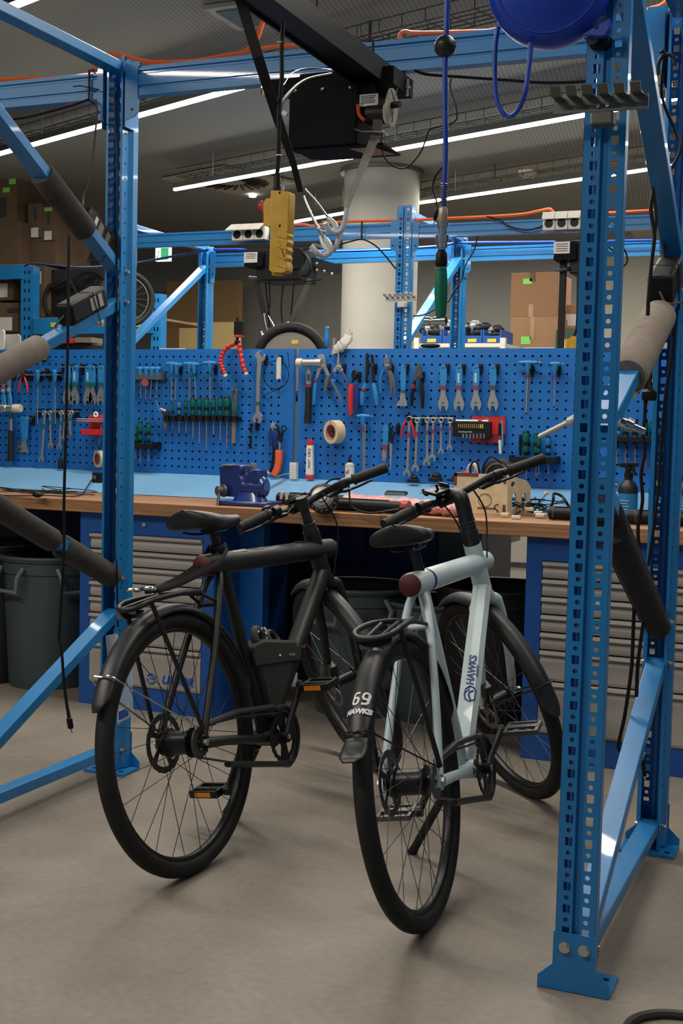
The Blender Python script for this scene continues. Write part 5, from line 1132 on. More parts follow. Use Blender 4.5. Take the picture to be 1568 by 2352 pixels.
MB().lathe(a-d*.0, a+d*.06, [(0, .0205), (1, .0216)], 20).build('base_band', HNV, t); MB().box(a+d*.30+V((-.004, -.0222, 0)), (.016, .001, .010)).build('print', mat('print_red', (.6, .05, .05), .5), t, smooth=False); textmesh('3X', .010, Mxy(a+d*.40+V((.002, -.0224, 0)), (1, 0, 0), (0, 0, 1)), 'print', DRED, t)
# right low rack with drivers
lrack(1176, 1281, 1050, 'black screwdriver rack low on the right pegboard, behind the pale bicycle grip', 15)
for x, y0, ym, y1, k, r, lb in ((1195, 998, 1046, 1060, 'k', .008, 'thin black driver, first in the low right rack'), (1208, 990, 1048, 1098, 'g', .0165, 'thick green driver, second in the low right rack'), (1231, 995, 1048, 1095, 'g', .012, 'green driver, third in the low right rack'), (1237, 1005, 1048, 1090, 'g', .011, 'green driver, fourth in the low right rack'), (1259, 1003, 1048, 1088, 'b', .013, 'blue and grey driver, last in the low right rack')): driver(x, y0, ym, y1, lb, 'screwdrivers in the low right rack', k, r)
lrack(1410, 1510, 1004, 'black screwdriver rack between the two right posts', 12)
for i, x in enumerate((1416, 1436, 1458, 1481, 1499)): driver(x, 968, 1022, 1066+(i % 2)*8, 'green driver with red-banded blade between the right posts, %s' % ['hidden half by the front post', 'second from the front post', 'third from the front post', 'fourth, behind the thin cable', 'beside the rear post'][i], 'screwdrivers between the right posts', 'g', .0135, band=MAR)
for i, x in enumerate((1520, 1534)): driver(x, 972, 1022, 1070, 'green driver seen through the rear right post, %s of two' % ['left', 'right'][i], 'screwdrivers between the right posts', 'g', .0125, band=MAR)
# rag and blue tool standing on the board edge
t = thing('rag', atY(775, 806, YB-.02), 'crumpled grey rag draped over the top edge of the right pegboard', 'cloth')
mb = MB(); mb.tube(rail([atY(x, y, YB+.01-.03*(i > 1)) for i, (x, y) in enumerate(((800, 757), (799, 772), (790, 788), (776, 800), (762, 812)))], 5), [.008, .012, .016, .020, .022, .024, .026, .027, .027, .026, .028, .030, .026, .030, .026, .022, .024, .020, .014, .010, .004], 10, flat=.5)
for p in mb.v: p += V((random.uniform(-.003, .003), random.uniform(-.003, .003), random.uniform(-.003, .003)))
mb.build('cloth', RAG, t)
t = thing('tire_lever', atY(752, 800, YB+.05), 'upright blue-handled tool standing behind the right board edge, left of the rag', 'tool'); a, b = atY(751, 750, YB+.05), atY(750, 798, YB+.05); MB().lathe(a, b, [(0, .004), (.06, .011), (.3, .010), (.5, .014), (.9, .011), (1, .006)], 10).build('handle', HBL, t)
MB().bb(atY(764, 776, YB+.05), atY(771, 800, YB+.06)).build('plate', STL, t, smooth=False)

# ------------------------------------------------------------------ bench top
def Z(x, y, h=0): return atZ(x, y, BZ+h)
# vise
vc = Z(560, 1160, 0); t = thing('bench_vise', V((vc.x, 4.62, BZ)), 'heavy navy blue bench vise with a round anvil end on the bench edge', 'vise')
def VZ(x, y, Y=4.60): return atY(x, y, Y)
k = 4.6/CF*1.06
a, b = VZ(518, 1160), VZ(626, 1160)
mb = MB(); mb.bb((a.x, 4.52, BZ+.001), (b.x, 4.70, BZ+.020)); mb.build('base', HNV, t, smooth=True, bevel=.006)
MB().lathe((VZ(572, 1150).x, 4.61, BZ+.018), (VZ(572, 1150).x, 4.61, BZ+.055), [(0, .075), (.3, .068), (1, .050)], 24).build('turntable', HNV, t)
mb = MB(); mb.plate([[VZ(x, y, 4.57) for x, y in ((503, 1075), (508, 1069), (555, 1068), (556, 1083), (548, 1092), (556, 1100), (556, 1132), (542, 1142), (516, 1140), (505, 1128), (503, 1105))]], (0, .085, 0)); mb.build('front_jaw', HNV, t, smooth=True, bevel=.008)
mb = MB(); p, q = VZ(558, 1117, 4.615), VZ(613, 1120, 4.615); mb.lathe(p, q, [(0, .045), (.5, .048), (.85, .046), (1, .034)], 24); mb.plate([[VZ(x, y, 4.57) for x, y in ((572, 1080), (592, 1078), (594, 1092), (590, 1150), (558, 1150), (560, 1100))]], (0, .085, 0)); mb.build('rear_body', HNV, t, smooth=True, bevel=.006)
MB().cyl(VZ(530, 1118, 4.6), VZ(575, 1118, 4.615), .026, 20).build('slide', STLD, t)
mb = MB(); p, q = VZ(497, 1128, 4.53), VZ(516, 1127, 4.56); mb.lathe(p, q, [(0, .017), (.1, .021), (.6, .020), (.7, .026), (1, .026)], 18); mb.build('screw', STLD, t)
MB().tube([VZ(503, 1130, 4.53), VZ(499, 1170, 4.50)], .0065, 10).build('handle', STLD, t)
MB().bb(VZ(509, 1066, 4.56), VZ(557, 1069.5, 4.66)).build('jaw_face', STL, t, smooth=False); MB().bb(VZ(556, 1068, 4.58), VZ(571, 1082, 4.66)).build('jaw_block', STL, t, smooth=False)
mb = MB(); mb.plate([[VZ(x, y, 4.66) for x, y in ((576, 1063), (587, 1064), (585, 1094), (576, 1095))]], (0, .012, 0)); mb.build('jaw_plate', STL, t, smooth=False)
# battery packs
def battery(x0, y0, x1, y1, r, label, capm=None, lab=None, name='battery_pack'):
    a, b = Z(x0, y0, r), Z(x1, y1, r); t = thing(name, (a+b)/2-V((0, 0, r)), label, 'battery')
    mb = MB(); mb.tube([a, b], r, 14, flat=.92, up=(0, 0, 1)); mb.build('casing', BLK, t)
    d = (b-a).normalized(); L = (b-a).length
    for s in (.12, .14): MB().torus(a+d*L*s, d, r*.97, .0018, 20, 6).build('ring', STLD, t)
    MB().bar(a+d*L*.15+V((0, 0, r*.88)), b-d*L*.2+V((0, 0, r*.88)), .012, .006).build('rib', BLKS, t)
    if capm: MB().lathe(b-d*.03, b+d*.002, [(0, r*.9), (.2, r*1.08), (1, r*1.05)], 20).build('end_cap', capm, t)
    return t, a, b, d
t, a, b, d = battery(640, 1144, 800, 1152, .027, 'black battery tube with white labels, behind the black bicycle bars')
for s in (.06, .14, .38): MB().bar(a+(b-a)*s+V((0, -.02, .012)), a+(b-a)*(s+.035)+V((0, -.02, .012)), .02, .03).build('label', PAPER, t, smooth=False)
battery(715, 1155, 938, 1167, .027, 'long black battery tube with a red end, lying at the bench front edge', mat('red_cap', (.30, .01, .02), .4))
battery(1262, 1178, 1345, 1182, .026, 'black battery block with two white labels at the heap of cables')[0]
mb = MB(); cc = Z(1262, 1177, .026)
t = COL.objects[-1].parent
for s in (0, .022): MB().box(cc+V((.012+s, -.030, -.0)), (.013, .002, .028)).build('label', PAPER, t, smooth=False)
battery(1440, 1187, 1600, 1194, .028, 'thick black battery tube with a taped end, right of the right front post')
# bubble-wrap parcel
a, b = Z(800, 1150, .03), Z(1075, 1172, .03); t = thing('wrapped_parcel', (a+b)/2-V((0, 0, .03)), 'long parcel in pink bubble wrap lying across the bench', 'parcel')
mb = MB(); N = 40; vs = []; P = [a+(b-a)*i/N for i in range(N+1)]
mb.tube(P, [.045*(1+.12*math.sin(i*1.7)+.08*math.sin(i*.7))*(1 if i < N-2 else .6) for i in range(N+1)], 14, flat=.62, up=(0, 0, 1)); mb.build('wrap', PINK, t)
MB().box(Z(1058, 1160, .02), (.13, .10, .035), Matrix.Rotation(-.1, 3, 'Z')).build('white_block', WHT, t, smooth=False, bevel=.004)
t = thing('tape_spool', Z(910, 1150), 'dark cylinder roll lying behind the wrapped parcel', 'roll'); p, q = Z(886, 1142, .03), Z(935, 1144, .03); MB().lathe(p, q, [(0, .026), (.05, .03), (.95, .03), (1, .026)], 20).build('roll', BLKM, t)
# hub motor on the bench
c = Z(742, 1145, .055); t = thing('hub_motor', c-V((0, 0, .055)), 'round black hub motor with a grooved steel centre, behind the battery tubes', 'motor')
ax = V((.25, -1, .25)).normalized(); MB().lathe(c+ax*-.03, c+ax*.02, [(0, .05), (.1, .058), (.8, .058), (1, .048)], 32).build('shell', BLKM, t)
MB().lathe(c+ax*.018, c+ax*.055, [(0, .045), (.1, .042), (.3, .042), (.35, .034), (.6, .034), (.65, .022), (.9, .020), (.92, .008), (1, .008)], 28).build('steel_core', STL, t)
for k2 in range(16):
    aa = 2*PI*k2/16; x_, y_ = frame_of(ax); MB().cyl(c+ax*.02+(x_*math.cos(aa)+y_*math.sin(aa))*.052, c+ax*.0215+(x_*math.cos(aa)+y_*math.sin(aa))*.052, .003, 6).build('spoke_hole', STLD, t)
MB().tube(rail([c+V((0, 0, .05)), c+V((.03, .02, .075)), c+V((.10, 0, .07)), c+V((.13, -.03, -.02)), c+V((.20, -.02, -.045)), c+V((.30, .02, -.03)), c+V((.22, .04, -.045)), c+V((.33, .02, -.02))], 5), .004, 6).build('motor_cable', BLK, t)
# plywood jig
a = Z(1042, 1165); t = thing('wooden_jig', Z(1120, 1172), 'plywood box jig with burnt edges and round cut-outs, beside the pale bicycle bars', 'jig')
yj = 4.78; p, q = atY(1043, 1086, yj), atY(1163, 1088, yj)
MB().bb((p.x, yj, BZ+.001), (q.x, yj+.008, p.z)).build('front_board', PLY, t, smooth=False); MB().bb((p.x-.003, yj+.008, BZ+.001), (p.x+.005, yj+.14, p.z)).build('side_board', PLY, t, smooth=False)
e0, e1 = V((q.x, yj, 0)), V((q.x+.10, yj+.16, 0)); u_ = (e1-e0).normalized(); zt = p.z
def JP(s, z): return e0+u_*s+V((0, 0, z))
zb = BZ+.001; Hh = zt-zb; circ = lambda s, z, rx, rz: [JP(s+rx*math.cos(-2*PI*i/14), z+rz*math.sin(-2*PI*i/14)) for i in range(14)]
MB().plate([[JP(0, zb), JP(.125, zb), JP(.125, zb+Hh*.70), JP(.10, zb+Hh*.86), JP(0, zt)], circ(.030, zb+Hh*.76, .012, .012), circ(.038, zb+Hh*.36, .013, .034), circ(.090, zb+Hh*.34, .013, .032)], u_.cross(V((0, 0, 1)))*.008).build('end_board', PLY, t, smooth=False)
for (x0, x1, z0, z1) in ((p.x, p.x+.10, zt-.012, zt+.001), (p.x-.001, p.x+.012, zt-.05, zt), (q.x-.012, q.x+.001, zt-.035, zt), (q.x-.012, q.x+.001, zb, zb+.04), (p.x+.10, p.x+.17, zb+.02, zb+.026)): MB().bb((x0, yj-.0012, z0), (x1, yj+.0005, z1)).build('burnt_edge', BURN, t, smooth=False)
MB().torus((p.x+.13, yj-.001, zb+.055), (0, 1, 0), .026, .0012, 24, 4, sx=1).build('pencil_mark', BURN, t)
# hub wheel on the jig, white/red cap
c = atY(1146, 1092, yj+.06); t = thing('spare_motor_wheel', c-V((0, 0, .06)), 'black disc-shaped motor with curled leads resting on the plywood jig', 'motor')
MB().lathe(c+V((0, .03, 0)), c+V((0, -.03, 0)), [(0, .060), (.1, .066), (.9, .066), (1, .056)], 32).build('disc', BLKM, t); MB().torus(c+V((0, -.032, 0)), (0, 1, 0), .046, .005, 30, 8).build('rim_ring', mat('grey_ring', (.09, .09, .08), .5), t); MB().lathe(c+V((.0, -.03, -.0)), c+V((.0, -.055, 0)), [(0, .020), (.5, .014), (1, .007)], 16).build('axle', STL, t)
MB().tube([c+V((-.06, -.045, -.022)), c+V((0, -.05, -.012)), c+V((.03, -.05, 0))], [.010, .010, .008], 10).build('torque_arm', CHR, t)
MB().tube(rail([c+V((.02, -.04, .05)), c+V((-.02, -.05, .075)), c+V((-.05, -.05, .04)), c+V((-.06, -.05, -.01)), c+V((-.08, -.05, .055)), c+V((-.105, -.05, .03)), c+V((-.09, -.05, -.04)), c+V((-.06, -.05, -.065))], 5), .0042, 6).build('lead', BLK, t)
c = atY(1078, 1097, yj+.04); t = thing('reel_holder', V((c.x, yj+.04, p.z)), 'black pot with a red ring and folded white hose on the plywood jig', 'pot')
MB().lathe((c.x-.008, yj+.04, p.z+.001), (c.x-.008, yj+.04, c.z+.010), [(0, .028), (.6, .026), (.65, .014), (1, .014)], 18).build('pot', BLKM, t); MB().torus((c.x, yj+.04, c.z+.016), (.15, 0, 1), .023, .006, 24, 8).build('red_ring', RED, t)
for dx in (.0, .008): MB().tube(rail([V((c.x-.006+dx, yj+.035+dx, c.z)), V((c.x-.004+dx, yj+.03+dx, c.z+.04)), V((c.x+.012+dx, yj+.03+dx, c.z+.055)), V((c.x+.026+dx*.5, yj+.03+dx, c.z+.035)), V((c.x+.026+dx*.5, yj+.03+dx, c.z-.025))], 5), .0048, 8).build('white_hose', WHT, t)
# cable heaps
def heap(name, x0, x1, y0, y1, n, label, hmax=.05, r=.0026, mt=BLK, seed=1, zmin=.004):
    rd = random.Random(seed); t = thing(name, Z((x0+x1)/2, y1), label, 'cables')
    for i in range(n):
        pts = []
        for j in range(7): p = Z(rd.uniform(x0, x1), rd.uniform(y0, y1), 0); p.z = BZ+zmin+rd.random()**2*hmax; pts.append(p)
        MB().tube(rail(pts, 6), r*rd.uniform(.7, 1.25), 6).build('cable', mt, t)
    return t
t = heap('cable_heap', 1140, 1300, 1160, 1190, 13, 'tangled heap of thin black cables with white connectors on the right bench', .055, seed=5)
rd = random.Random(3)
for i, (x, y, hh) in enumerate(((1160, 1182, .012), (1185, 1188, .008), (1236, 1178, .02), (1240, 1184, .012), (1215, 1170, .028), (1251, 1183, .014), (1254, 1130, .0), (1305, 1162, .03))):
    c = Z(x, y, hh) if i != 6 else atY(1254, 1133, 4.80)
    MB().box(c, (.034 if i < 5 else .014, .018, .014), Matrix.Rotation(rd.uniform(-.6, .6), 3, 'Z')).build('connector', mat('connector_cream', (.62, .57, .42), .5) if i % 2 == 0 else WHT, t, smooth=False, bevel=.003)
MB().tube(rail([Z(1225, 1175, .01), atY(1240, 1152, 4.78), atY(1255, 1134, 4.80)], 5), .0018, 6).build('lead', BLK, t)
for (x, y) in ((1250, 1186), (1262, 1189)): pass
t = thing('thick_cable', Z(1285, 1175), 'thicker black cable arching over the heap beside the front post', 'cable'); MB().tube(rail([Z(1262, 1178, .004), atY(1270, 1150, 4.75), atY(1272, 1134, 4.75), atY(1290, 1140, 4.75), atY(1304, 1160, 4.75), Z(1318, 1178, .006)], 6), .0055, 8).build('cable', BLK, t)
t = thing('laptop_slab', Z(1250, 1160), 'flat black slab lying behind the cable heap', 'slab'); MB().box(Z(1265, 1160, .012), (.30, .14, .018)).build('slab', BLK, t, smooth=False, bevel=.004)
t = heap('cable_run', -10, 225, 1131, 1141, 3, 'thin black cables trailing along the back of the bench at the left', .03, .0024, seed=11)
MB().tube(rail([Z(-5, 1138, .006), Z(60, 1139, .008), Z(110, 1138, .01), Z(150, 1140, .006), Z(185, 1137, .006), atY(200, 1118, 4.97), atY(215, 1096, 5.10)], 6), .0028, 6).build('main_lead', BLK, t); MB().sphere(Z(86, 1136, .015), .018, 12, 8, (1.3, 1, .7)).build('knot', BLK, t)
c = atY(228, 1100, 5.12); t = thing('wall_plug', c-V((0, 0, .03)), 'black plug-in power block at the end of the trailing bench cable', 'power adapter'); MB().box(c, (.055, .05, .062)).build('block', BLK, t, smooth=False, bevel=.006); MB().box(c+V((-.012, -.0262, .008)), (.020, .001, .018)).build('label', mat('dim_label', (0, 0, 0)), t, smooth=False)
MB().bb((c.x-.03, 5.10, c.z+.03), (c.x+.08, 5.2, c.z+.038)).build('holder', CABB, t, smooth=False)
# small black parts on the ledge
for i, (x, y, w_, h_) in enumerate(((949, 1101, 26, 14), (1000, 1098, 30, 18), (1042, 1100, 26, 12))):
    c = atY(x, y, YB-.05); t = thing('small_part', c-V((0, 0, h_*.00095)), 'small black plastic part on the right ledge, %s of three' % ['left', 'middle', 'right'][i], 'spare part', 'black parts on the ledge')
    MB().box(c-V((0, 0, h_*.0004)), (w_*.0019, .03, h_*.0011)).build('block', BLK, t, smooth=False, bevel=.004); MB().sphere(c+V((.004, 0, h_*.0005)), h_*.0009, 10, 8, (1.4, 1, 1)).build('knob', BLK, t); MB().tube([c+V((-.03, -.01, -.006)), c+V((.0, -.01, .003))], .004, 6).build('tongue', BLK, t)
t = thing('paper_stack', atY(674, 1101, YB-.06), 'white folded paper block standing in the gap between the two tool boards', 'paper'); a, b = atY(667, 1062, YB-.05), atY(681, 1099, YB-.05); MB().bb((a.x, YB-.06, b.z), (b.x, YB-.035, a.z)).build('block', PAPER, t, smooth=False)
for k2 in range(6): MB().bb((a.x+.001, YB-.0605, b.z+.008+k2*.010), (b.x-.001, YB-.0598, b.z+.009+k2*.010)).build('line', mat('grey_label', (0, 0, 0)), t, smooth=False)
cable('wire', [atY(634, 1096, 5.2), atY(650, 1090, 5.2), atY(668, 1088, 5.2), atY(682, 1093, 5.2)], .0016, mat('yellow_green', (.35, .45, .10), .5), 'thin yellow-green wire lying over the gap between the ledges', 'wire')
# spray bottles
def spray(x, ybase, ytop, Y, w, label):
    a = V((atY(x, ybase, Y).x, Y, BZ+.001)); b = atY(x, ytop, Y); H = b.z-a.z; r = w; t = thing('spray_bottle', a, label, 'spray bottle', 'blue spray bottles on the right bench')
    MB().lathe(a, a+V((0, 0, H*.72)), [(0, r*.95), (.02, r), (.72, r), (.80, r*.9), (.93, r*.42), (1, r*.42)], 24).build('bottle', BLKM, t)
    MB().lathe(a+V((0, 0, H*.05)), a+V((0, 0, H*.44)), [(0, r*1.015), (1, r*1.015)], 24).build('label', HBL, t); MB().lathe(a+V((0, 0, H*.05)), a+V((0, 0, H*.075)), [(0, r*1.025), (1, r*1.025)], 24).build('stripe', RED, t)
    c = a+V((0, 0, H*.72)); MB().lathe(c, c+V((0, 0, H*.08)), [(0, r*.46), (.9, r*.46), (1, r*.3)], 16).build('collar', BLK, t)
    p = c+V((0, 0, H*.08)); MB().plate([[p+V((px*r, -.012, pz*H)) for px, pz in ((-1.1, .13), (-.9, .165), (.7, .175), (.95, .16), (.9, .10), (.55, .09), (.62, .02), (.95, -.04), (.80, -.05), (.35, .02), (.25, .07), (.2, 0), (-.3, 0), (-.35, .09), (-.75, .08))]], (0, .024, 0)).build('trigger', BLK, t, smooth=False, bevel=.003)
    for k2 in range(4): MB().bb((a.x-r*.6, a.y-r*1.03, a.z+H*(.32-.05*k2)), (a.x+r*(.3-.15*(k2 % 2)), a.y-r*.99, a.z+H*(.327-.05*k2))).build('print', WPNT, t, smooth=False)
spray(1440, 1180, 1058, 4.90, .038, 'black spray bottle with a blue label, left one between the right posts')
spray(1510, 1185, 1060, 4.92, .038, 'black spray bottle with a blue label, behind the rear right post')
spray(1572, 1185, 1060, 4.90, .038, 'black spray bottle with a blue label, at the right picture edge')
# ------------------------------------------------------------------ hoist over the bay
def A(x, y, Y): return atY(x, y, Y)
YH = 3.46
t = thing('electric_hoist', A(750, 345, YH), 'black electric hoist box bolted under the main blue beam, rating label on its side', 'hoist')
a, b = A(664, 205, YH), A(818, 330, YH)
MB().plate([[V((a.x, YH, b.z)), V((b.x, YH, b.z)), V((b.x, YH, a.z)), V((a.x, YH, a.z))]], (0, .17, 0)).build('housing', mat('hoist_black', (.006, .006, .007), .75, spec=.12), t, smooth=True, bevel=.004)
MB().plate([[V((a.x, YH+.01, b.z)), V((b.x+.08, YH+.01, b.z)), V((b.x+.08, YH+.16, b.z-.001)), V((a.x+.05, YH+.16, b.z-.001))]], (0, 0, -.006)).build('bottom_plate', MATS['hoist_black'], t, smooth=False)
for x, y in ((677, 204), (740, 200), (804, 196)): MB().sphere(A(x, y, YH-.001)+V((0, 0, -.006)), .0055, 10, 6).build('rivet', ZINC, t)
MB().bb(A(600, 185, 3.60), A(930, 204, 3.68)).build('mounting_rail', mat('hoist_black', (0, 0, 0)), t, smooth=False)
MB().bb(V((a.x+.02, YH+.03, a.z-.002)), V((b.x+.10, YH+.20, a.z+.05))).build('bracket', mat('hoist_black', (0, 0, 0)), t, smooth=False)
p, q = A(818, 190, YH+.01), A(884, 276, YH+.12); g_ = MB().bb(V((p.x, YH+.012, q.z)), V((q.x, YH+.14, p.z))).build('gear_case', mat('hoist_black', (0, 0, 0)), t, smooth=False, bevel=.003)
p, q = A(823, 216, YH), A(864, 240, YH); lb = MB().bb(V((p.x, YH+.009, q.z)), V((q.x, YH+.012, p.z))).build('rating_label', WHT, t, smooth=False)
for k in range(5): MB().bb((p.x+.004, YH+.0082, p.z-.006-k*.005), (q.x-.006-.003*(k % 3), YH+.009, p.z-.004-k*.005)).build('line', DPNT, lb, smooth=False)
textmesh('CE', .008, Mxy(V((p.x+.009, YH+.0085, q.z+.006)), (1, 0, 0), (0, 0, 1)), 'ce_mark', DPNT, lb)
c = A(898, 242, YH-.01); ax = V((1, -.25, 0)).normalized(); mb = MB(); x_ = V((0, 0, 1)).cross(ax).normalized()
lp = [c+x_*(.030*math.cos(aa))+V((0, 0, .062*math.sin(aa)))*(1 if math.sin(aa) < 0 else .78) for aa in [2*PI*k/28 for k in range(28)]]
mb.plate([lp], ax*.004); pl = mb.build('strap_drum_plate', mat('drum_steel', (.34, .31, .27), .45, .6), t, smooth=False)
MB().cyl(c-ax*.0, c+ax*.03, .010, 14).build('axle', BLKS, t); MB().tube([c+ax*.012+V((0, 0, .008)), c+ax*.010+x_*.014+V((0, 0, .050))], .0018, 6).build('split_pin', STLD, t); MB().tube([c+ax*.012+V((0, 0, .008)), c+ax*.010-x_*.016+V((0, 0, .040))], .0018, 6).build('split_pin', STLD, t); MB().tube([c+ax*.006+V((0, 0, -.018)), c+ax*.006+V((0, 0, -.048))], .0012, 6).build('slit', BLK, t)
q = A(868, 262, YH+.03); MB().cyl(q-V((.03, 0, 0)), q+V((.025, 0, 0)), .030, 20).build('strap_drum', BLKM, t)
mb = MB(); mb.tube([A(815, 297, YH), A(832, 302, YH-.01), A(878, 301, YH-.02), A(890, 311, YH-.01)], .0035, 8); mb.build('guide_wire', CHR, t)
MB().tube(rail([A(822, 240, YH-.0), A(824, 262, YH), A(836, 277, YH-.01)], 5), .0055, 8).build('red_lead', mat('red_lead', (.45, .04, .01), .4), t)
a_, b_ = A(784, 328, YH), A(850, 348, YH); MB().plate([[V((b.x-.03, YH+.02, b.z-.007)), V((b.x+.045, YH+.02, b.z-.007)), V((b.x+.075, YH+.13, b.z-.007)), V((b.x+.0, YH+.13, b.z-.007))]], (0, 0, -.002)).build('warning_label', mat('orange_label', (.38, .20, .08), .6), t, smooth=False)
for x in (606, 935): c = A(x, 198, 3.6); MB().tube([c+V((0, 0, .02)), c-V((0, 0, .028))], .006, 8).build('bolt', ZINC, t); MB().tube([c-V((0, 0, .008)), c-V((0, 0, .0))], .011, 6).build('nut', ZINC, t)
MB().bb(A(880, 190, 3.50), A(925, 180, 3.62)).build('end_block', mat('hoist_black', (0, 0, 0)), t, smooth=False)
MB().bb((A(545, 0, 2.6).x*0-1.452, 1.55, 2.232), (-1.362, 3.60, 2.262)).build('boom', mat('boom_black', (.006, .0065, .008), .5, spec=.3), t, smooth=False)
for x in (-1.452, -1.362): MB().bb((x-.003, 1.55, 2.222), (x+.003, 3.60, 2.285)).build('boom_flange', MATS['boom_black'], t, smooth=False)
for Y in (2.92, 3.02, 3.42): MB().tube([V((-1.362, Y, 2.28)), V((-1.362, Y, 2.312))], .0045, 8).build('boom_stud', BLKS, t)
# straps and steel hooks
def ribbon(name, pts, w, mt, parent, tw=None, th=.0025):
    P = [V(p) for p in pts]; mb = MB(); vs = []; n = len(P)
    for i, p in enumerate(P):
        d = (P[min(i+1, n-1)]-P[max(0, i-1)]).normalized(); s = V((math.cos(tw[i] if tw else 0), math.sin(tw[i] if tw else 0), 0)); s = (s-d*s.dot(d)).normalized(); m_ = d.cross(s); ww = w[i] if isinstance(w, (list, tuple)) else w
        vs += [p-s*ww/2-m_*th/2, p+s*ww/2-m_*th/2, p+s*ww/2+m_*th/2, p-s*ww/2+m_*th/2]
    fs = [(i*4+k, i*4+(k+1) % 4, (i+1)*4+(k+1) % 4, (i+1)*4+k) for i in range(n-1) for k in range(4)]+[(3, 2, 1, 0), ((n-1)*4, (n-1)*4+1, (n-1)*4+2, (n-1)*4+3)]
    return mb.add(vs, fs).build(name, mt, parent, smooth=False)
YK = 3.15
t = thing('strap_hook', A(725, 590, YK), 'steel double hook on a black strap, left of the pair hanging mid-bay', 'hook', 'hoist hooks mid-bay')
ribbon('strap', [atX(548, -14, -1.43), A(592, 130, 2.75), A(640, 280, 2.9), A(672, 370, 3.05), A(690, 440, YK)], [.026, .026, .024, .018, .016], WEBK, t, [.5]*5)
def jhook(mb, pts, r0, r1): P = rail([A(x, y, Y) for x, y, Y in pts], 6); n = len(P); mb.tube(P, [r0+(r1-r0)*min(1, i/(n*.55)) for i in range(n)], 10); return mb
r0 = .0028
w1 = jhook(MB(), [(697, 450, YK), (704, 470, YK), (722, 508, YK), (747, 549, YK), (758, 566, YK), (757, 580, YK), (742, 587, YK), (727, 580, YK-.02), (714, 565, YK-.03)], .0035, .0050).build('hook_wire', CHR, t)
jhook(MB(), [(747, 549, YK), (758, 566, YK), (757, 580, YK), (742, 587, YK), (727, 580, YK-.02), (714, 565, YK-.03)], .0076, .0076).build('clear_sleeve', TUBC, w1)
w2 = jhook(MB(), [(700, 434, YK), (728, 465, YK+.02), (752, 498, YK+.03), (768, 515, YK+.03), (770, 526, YK+.03), (760, 530, YK+.03), (750, 525, YK+.03), (745, 508, YK+.02)], .0028, .0045).build('hook_wire', CHR, t)
jhook(MB(), [(754, 500, YK+.03), (768, 515, YK+.03), (770, 526, YK+.03), (760, 530, YK+.03), (750, 525, YK+.03), (745, 508, YK+.02)], .0072, .0072).build('clear_sleeve', TUBC, w2)
t = thing('strap_hook', A(775, 575, YK), 'steel double hook on a grey strap, right of the pair hanging mid-bay', 'hook', 'hoist hooks mid-bay')
ribbon('strap', [A(868, 250, YH+.02), A(866, 300, YH), A(860, 318, YH), A(838, 370, YH-.08), (A(818, 420, YK+.12)), A(803, 462, YK+.05), A(796, 480, YK)], [.030, .028, .028, .024, .018, .010, .012], WEBB, t, [0, .1, .2, .6, .9, 1.1, 1.1])
w3 = jhook(MB(), [(797, 478, YK), (793, 500, YK), (788, 518, YK), (782, 530, YK), (768, 533, YK), (755, 527, YK-.01), (747, 512, YK-.02)], .0072, .0072).build('clear_sleeve', TUBC, t)
w4 = jhook(MB(), [(782, 532, YK+.02), (776, 552, YK+.02), (770, 568, YK+.02), (758, 575, YK+.02), (745, 566, YK+.03), (737, 543, YK+.04)], .0072, .0072).build('clear_sleeve', TUBC, t)
jhook(MB(), [(756, 528, YK), (745, 532, YK), (729, 524, YK)], .005, .005).build('hook_wire', CHR, t)
# pendant
YP = 2.86
t = thing('pendant_control', A(640, 632, YP), 'yellow push-button pendant control hanging on a black cable from the boom', 'remote control')
kx = (A(661, 500, YP).x-A(617, 500, YP).x)
mb = MB(); out = [(621, 437), (663, 440), (664, 447), (661, 530), (659, 534), (661, 540), (658, 548), (661, 556), (657, 566), (660, 574), (656, 583), (659, 592), (656, 600), (659, 609), (658, 622), (652, 626), (624, 626), (617, 620), (621, 500)]
mb.plate([[A(x, y, YP-.017) for x, y in out]], (0, .036, 0)); o = mb.build('body', YEL, t, smooth=True, bevel=.007); o.modifiers['edge'].segments = 3
MB().plate([[A(x, y, YP-.013) for x, y in ((604, 470), (608, 458), (616, 454), (624, 456), (624, 520), (617, 521), (604, 517))]], (0, .028, 0)).build('side_housing', YEL, t, smooth=True, bevel=.005)
MB().lathe(A(604, 475, YP), A(597, 475, YP), [(0, .014), (.6, .015), (1, .011)], 16).build('stop_button', RED, t)
MB().box(A(640, 629, YP), (.030, .024, .010)).build('end_plug', YEL, t, smooth=True, bevel=.003)
for y in (443, 519): MB().cyl(A(643, y, YP-.0175), A(643, y, YP-.0168), .0035, 10).build('screw_hole', BLK, t)
for y in (545, 570, 592, 613): MB().tube([A(636, y-4, YP-.017), A(658, y+3, YP-.0175)], .0022, 6).build('finger_groove', YEL, t)
MB().lathe(A(636, 436, YP), A(637, 395, YP), [(0, .010)]+[(i/8, .0095-.003*i/8+.0014*(i % 2)) for i in range(1, 8)]+[(1, .005)], 12).build('strain_relief', BLK, t)
MB().tube(rail([A(637, 398, YP), A(640, 330, YP), A(641, 250, YP), A(647, 180, YP), A(647, 110, YP), A(650, 52, YP)], 6), .0058, 8).build('pendant_cable', BLK, t)
MB().tube(rail([A(640, 265, YP), A(655, 225, YP+.1), A(700, 185, YP+.35), A(760, 170, 3.45)], 6), .0050, 8).build('branch_cable', BLK, t)
MB().tube(rail([A(645, 437, YP), A(650, 432, YP), A(648, 395, YP), A(644, 340, YP), A(643, 200, YP), A(645, 90, YP)], 6), .0009, 5).build('relief_wire', CHR, t)
MB().box(A(649.5, 432, YP), (.005, .004, .020)).build('wire_clamp', CHR, t, smooth=False)
for y in (98, 357): MB().torus(A(644 if y < 200 else 640, y, YP), (0, 0, 1), .0068, .0018, 14, 6).build('cable_tie', WHT, t)
